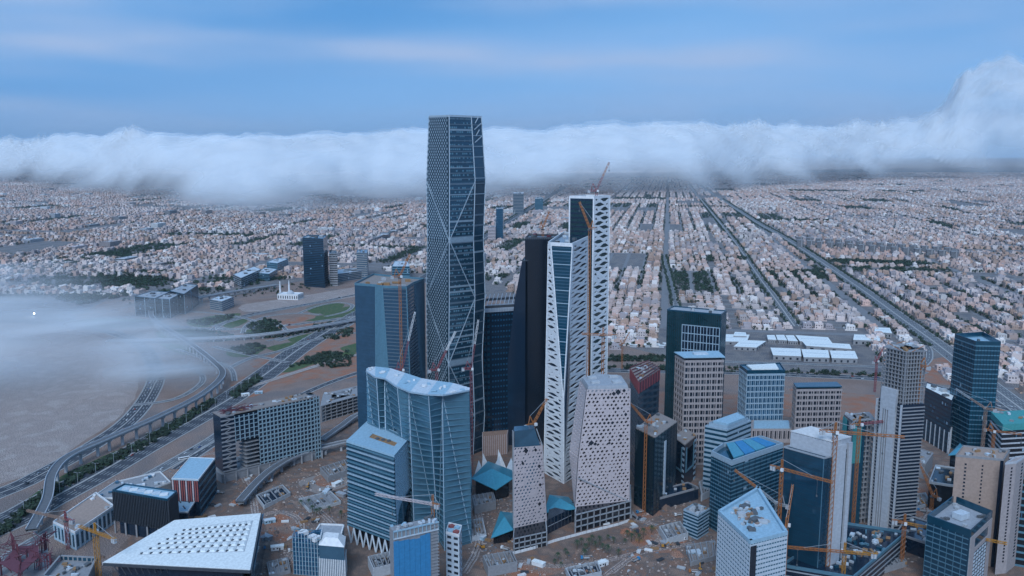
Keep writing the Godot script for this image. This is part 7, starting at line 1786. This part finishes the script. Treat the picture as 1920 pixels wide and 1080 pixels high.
	l.position = Vector3(0, 36.4, 1.2); l.rotation_degrees = Vector3(-35, 180, 0); t.add_child(l)
	# lamp posts along the motorway
	var mw: Array = road_lines[1][0]; var first: Node3D
	for i in range(0, mw.size() - 1, 3):
		var a: Vector2 = mw[i]
		if a.y > -640 or a.y < -2300 or absf(a.x) > -a.y * .62: continue
		var d := ((mw[i + 1] as Vector2) - a).normalized()
		if first == null:
			first = thing("street_lamp", "tall grey twin-arm street lamp on the motorway median", "street lamp", v3(a), "street lamps on the motorway median"); org = Vector3.ZERO
			s = MB.new(); s.beam(Vector3.ZERO, Vector3(0, 13, 0), .32); put("pole", s.mesh(), M.steel, first)
			for z in [-1, 1]:
				s = MB.new(); s.beam(Vector3(0, 12.8, 0), Vector3(0, 13.4, z * 3.2), .2); put("arm", s.mesh(), M.steel, first)
				bit(first, "lamp_head", M.unit, Vector3(0, 13.4, z * 3.5), Vector3(.5, .2, 1.1))
			first.rotation.y = -atan2(d.y, d.x)
		else: copy(first, v3(a), -atan2(d.y, d.x))

# machines, heaps and stacks on the building ground
func site_life() -> void:
	var t: Node3D
	var spots: Array = [Vector2(-27.0, -740.7), Vector2(-199.2, -752.0), Vector2(-194.3, -703.5), Vector2(-170.5, -757.7), Vector2(126.4, -703.5), Vector2(152.5, -729.7), Vector2(99.0, -674.2), Vector2(-4.5, -671.4), Vector2(31.1, -665.0), Vector2(-234.1, -807.1), Vector2(-301.9, -885.7), Vector2(-200.7, -848.2), Vector2(385.0, -787.9), Vector2(378.5, -752.0), Vector2(170.7, -735.1), Vector2(-368.0, -914.6), Vector2(-342.4, -901.5), Vector2(-41.3, -688.6), Vector2(-33.4, -719.0), Vector2(124.3, -735.1), Vector2(58.9, -678.9), Vector2(-213.9, -698.4), Vector2(-186.4, -729.7), Vector2(323.3, -693.5), Vector2(-167.7, -794.2), Vector2(161.0, -669.6), Vector2(147.6, -769.5), Vector2(132.3, -785.4), Vector2(114.5, -752.0), Vector2(413.1, -781.7), Vector2(416.8, -824.5), Vector2(289.9, -678.9), Vector2(-428.6, -781.7), Vector2(-334.7, -703.5), Vector2(-313.5, -757.7), Vector2(-294.4, -820.4), Vector2(-274.0, -807.1), Vector2(-299.1, -787.9), Vector2(-216.1, -740.7), Vector2(-176.8, -740.7), Vector2(-14.7, -740.7), Vector2(-6.9, -693.5), Vector2(51.1, -698.4), Vector2(84.4, -665.0), Vector2(151.4, -688.6), Vector2(358.3, -729.7), Vector2(400.9, -794.2), Vector2(-274.1, -870.3), Vector2(-253.8, -901.5), Vector2(-172.8, -848.2), Vector2(-181.2, -678.9)]
	# earth heaps: three uneven shapes
	var heap := []
	for k in 3:
		var f := FastNoiseLite.new(); f.seed = 60 + k; f.frequency = .25
		var s := MB.new(); var n := 12
		for i in 5:
			for j in n:
				var g := func(a: int, b: int) -> Vector3:
					var an := b * TAU / n; var rr := 1.0 - a / 5.0
					var w: float = 1.0 + .45 * f.get_noise_2d(cos(an) * 6, sin(an) * 6 + a)
					return Vector3(cos(an) * rr * 7 * w, pow(1 - rr, .8) * 4.2 * w - .1, sin(an) * rr * 5 * w)
				s.quad(g.call(i, j + 1), g.call(i, j), g.call(i + 1, j), g.call(i + 1, j + 1))
		heap.append(s.mesh())
	for i in 52:
		var k := i % 3
		var q: Vector2 = (spots[i % spots.size()] as Vector2) + Vector2(R(-22, 22), R(-18, 18))
		var o := put("earth_heap", heap[k], M.red_earth if i % 4 == 0 else M.site); o.position = v3(q); o.rotation.y = R(0, 6); o.scale = Vector3.ONE * R(.5, 1.1)
		tag(o, "%s heap of %s earth on the building ground" % [["rounded", "long", "uneven"][k], "reddish" if i % 4 == 0 else "brown"], "earth heap", "", ""); o.set_meta("group", "%s %s earth heaps" % [["rounded", "long", "uneven"][k], "reddish" if i % 4 == 0 else "brown"])
	# lorries
	var wheel := CylinderMesh.new(); wheel.top_radius = .55; wheel.bottom_radius = .55; wheel.height = .5; wheel.radial_segments = 12
	var cols := ["white", "orange", "blue"]; var mats := [M.white, M.orange, M.net_blue]
	var protos := []
	for i in 30:
		var k := i % 3; var q: Vector2 = (spots[(i * 5 + 2) % spots.size()] as Vector2) + Vector2(R(-16, 16), R(-14, 14))
		if i < 3:
			t = thing("tipper_lorry", "tipper lorry with a %s cab standing on the building ground" % cols[k], "lorry", v3(q, .1), "tipper lorries with %s cabs" % cols[k]); org = Vector3.ZERO
			bit(t, "cab", mats[k], Vector3(3.0, 1.9, 0), Vector3(1.9, 2.2, 2.4)); bit(t, "windscreen", M.window, Vector3(3.97, 2.3, 0), Vector3(.06, .9, 2.1)); bit(t, "chassis", M.steel_dark, Vector3(0, .85, 0), Vector3(7.6, .4, 1.2))
			bit(t, "tipper_floor", M.unit, Vector3(-1.1, 1.3, 0), Vector3(5.2, .25, 2.4)); bit(t, "load", M.site, Vector3(-1.1, 1.8, 0), Vector3(4.8, .8, 2.1))
			for z in [-1, 1]: bit(t, "tipper_side", M.unit, Vector3(-1.1, 1.9, z * 1.2), Vector3(5.2, 1.2, .12))
			for x in [3.0, -1.6, -3.0]:
				for z in [-1, 1]:
					var w := put("wheel", wheel, M.steel_dark, t); w.position = Vector3(x, .55, z * 1.0); w.rotation.x = PI / 2
			t.rotation.y = R(0, 6); protos.append(t)
		else: copy(protos[k], v3(q, .1), R(0, 6))
	# excavators
	var ex: Node3D
	for i in 7:
		var q: Vector2 = (spots[(i * 7 + 4) % spots.size()] as Vector2) + Vector2(R(-14, 14), R(-12, 12))
		if i == 0:
			t = thing("excavator", "yellow tracked excavator digging on the building ground", "excavator", v3(q), "yellow excavators at work"); org = Vector3.ZERO
			for z in [-1, 1]: bit(t, "track", M.steel_dark, Vector3(0, .5, z * 1.2), Vector3(4.2, 1.0, .6))
			bit(t, "house", M.yellow, Vector3(-.5, 1.8, 0), Vector3(3.2, 1.5, 2.6)); bit(t, "cab", M.window, Vector3(.9, 2.3, .8), Vector3(1.4, 1.8, 1.1)); bit(t, "counterweight", M.unit_dark, Vector3(-2.3, 1.7, 0), Vector3(.8, 1.2, 2.5))
			beam_part(t, "boom", M.yellow, Vector3(1, 2.2, 0), Vector3(4.4, 5.2, 0), .6); beam_part(t, "stick", M.yellow, Vector3(4.4, 5.2, 0), Vector3(6.6, 2.0, 0), .45); bit(t, "bucket", M.steel_dark, Vector3(6.5, 1.4, 0), Vector3(1.1, 1.1, 1.2))
			ex = t
		else: copy(ex, v3(q), R(0, 6))
	# stacks of bars, boards and pipes
	var names := ["grey pipes", "timber boards", "dark steel bars", "white panels"]; var sm := [M.unit, M.timber, M.steel_dark, M.white]; var first := {}
	for i in 120:
		var k := i % 4; var q: Vector2 = (spots[(i * 3 + 1) % spots.size()] as Vector2) + Vector2(R(-26, 26), R(-20, 20))
		if not first.has(k):
			t = thing("material_stack", "neat stack of %s on the building ground" % names[k], "stack", v3(q), "stacks of %s" % names[k]); org = Vector3.ZERO
			for j in 5:
				for y in 3 - j % 2: bit(t, "length", sm[k], Vector3(0, .3 + y * .5, (j - 2) * .62), Vector3(7, .44, .5))
			bit(t, "bearer", M.timber, Vector3(2, .05, 0), Vector3(.2, .15, 3.4)); bit(t, "bearer", M.timber, Vector3(-2, .05, 0), Vector3(.2, .15, 3.4)); first[k] = t
		else: copy(first[k], v3(q), R(0, 3))
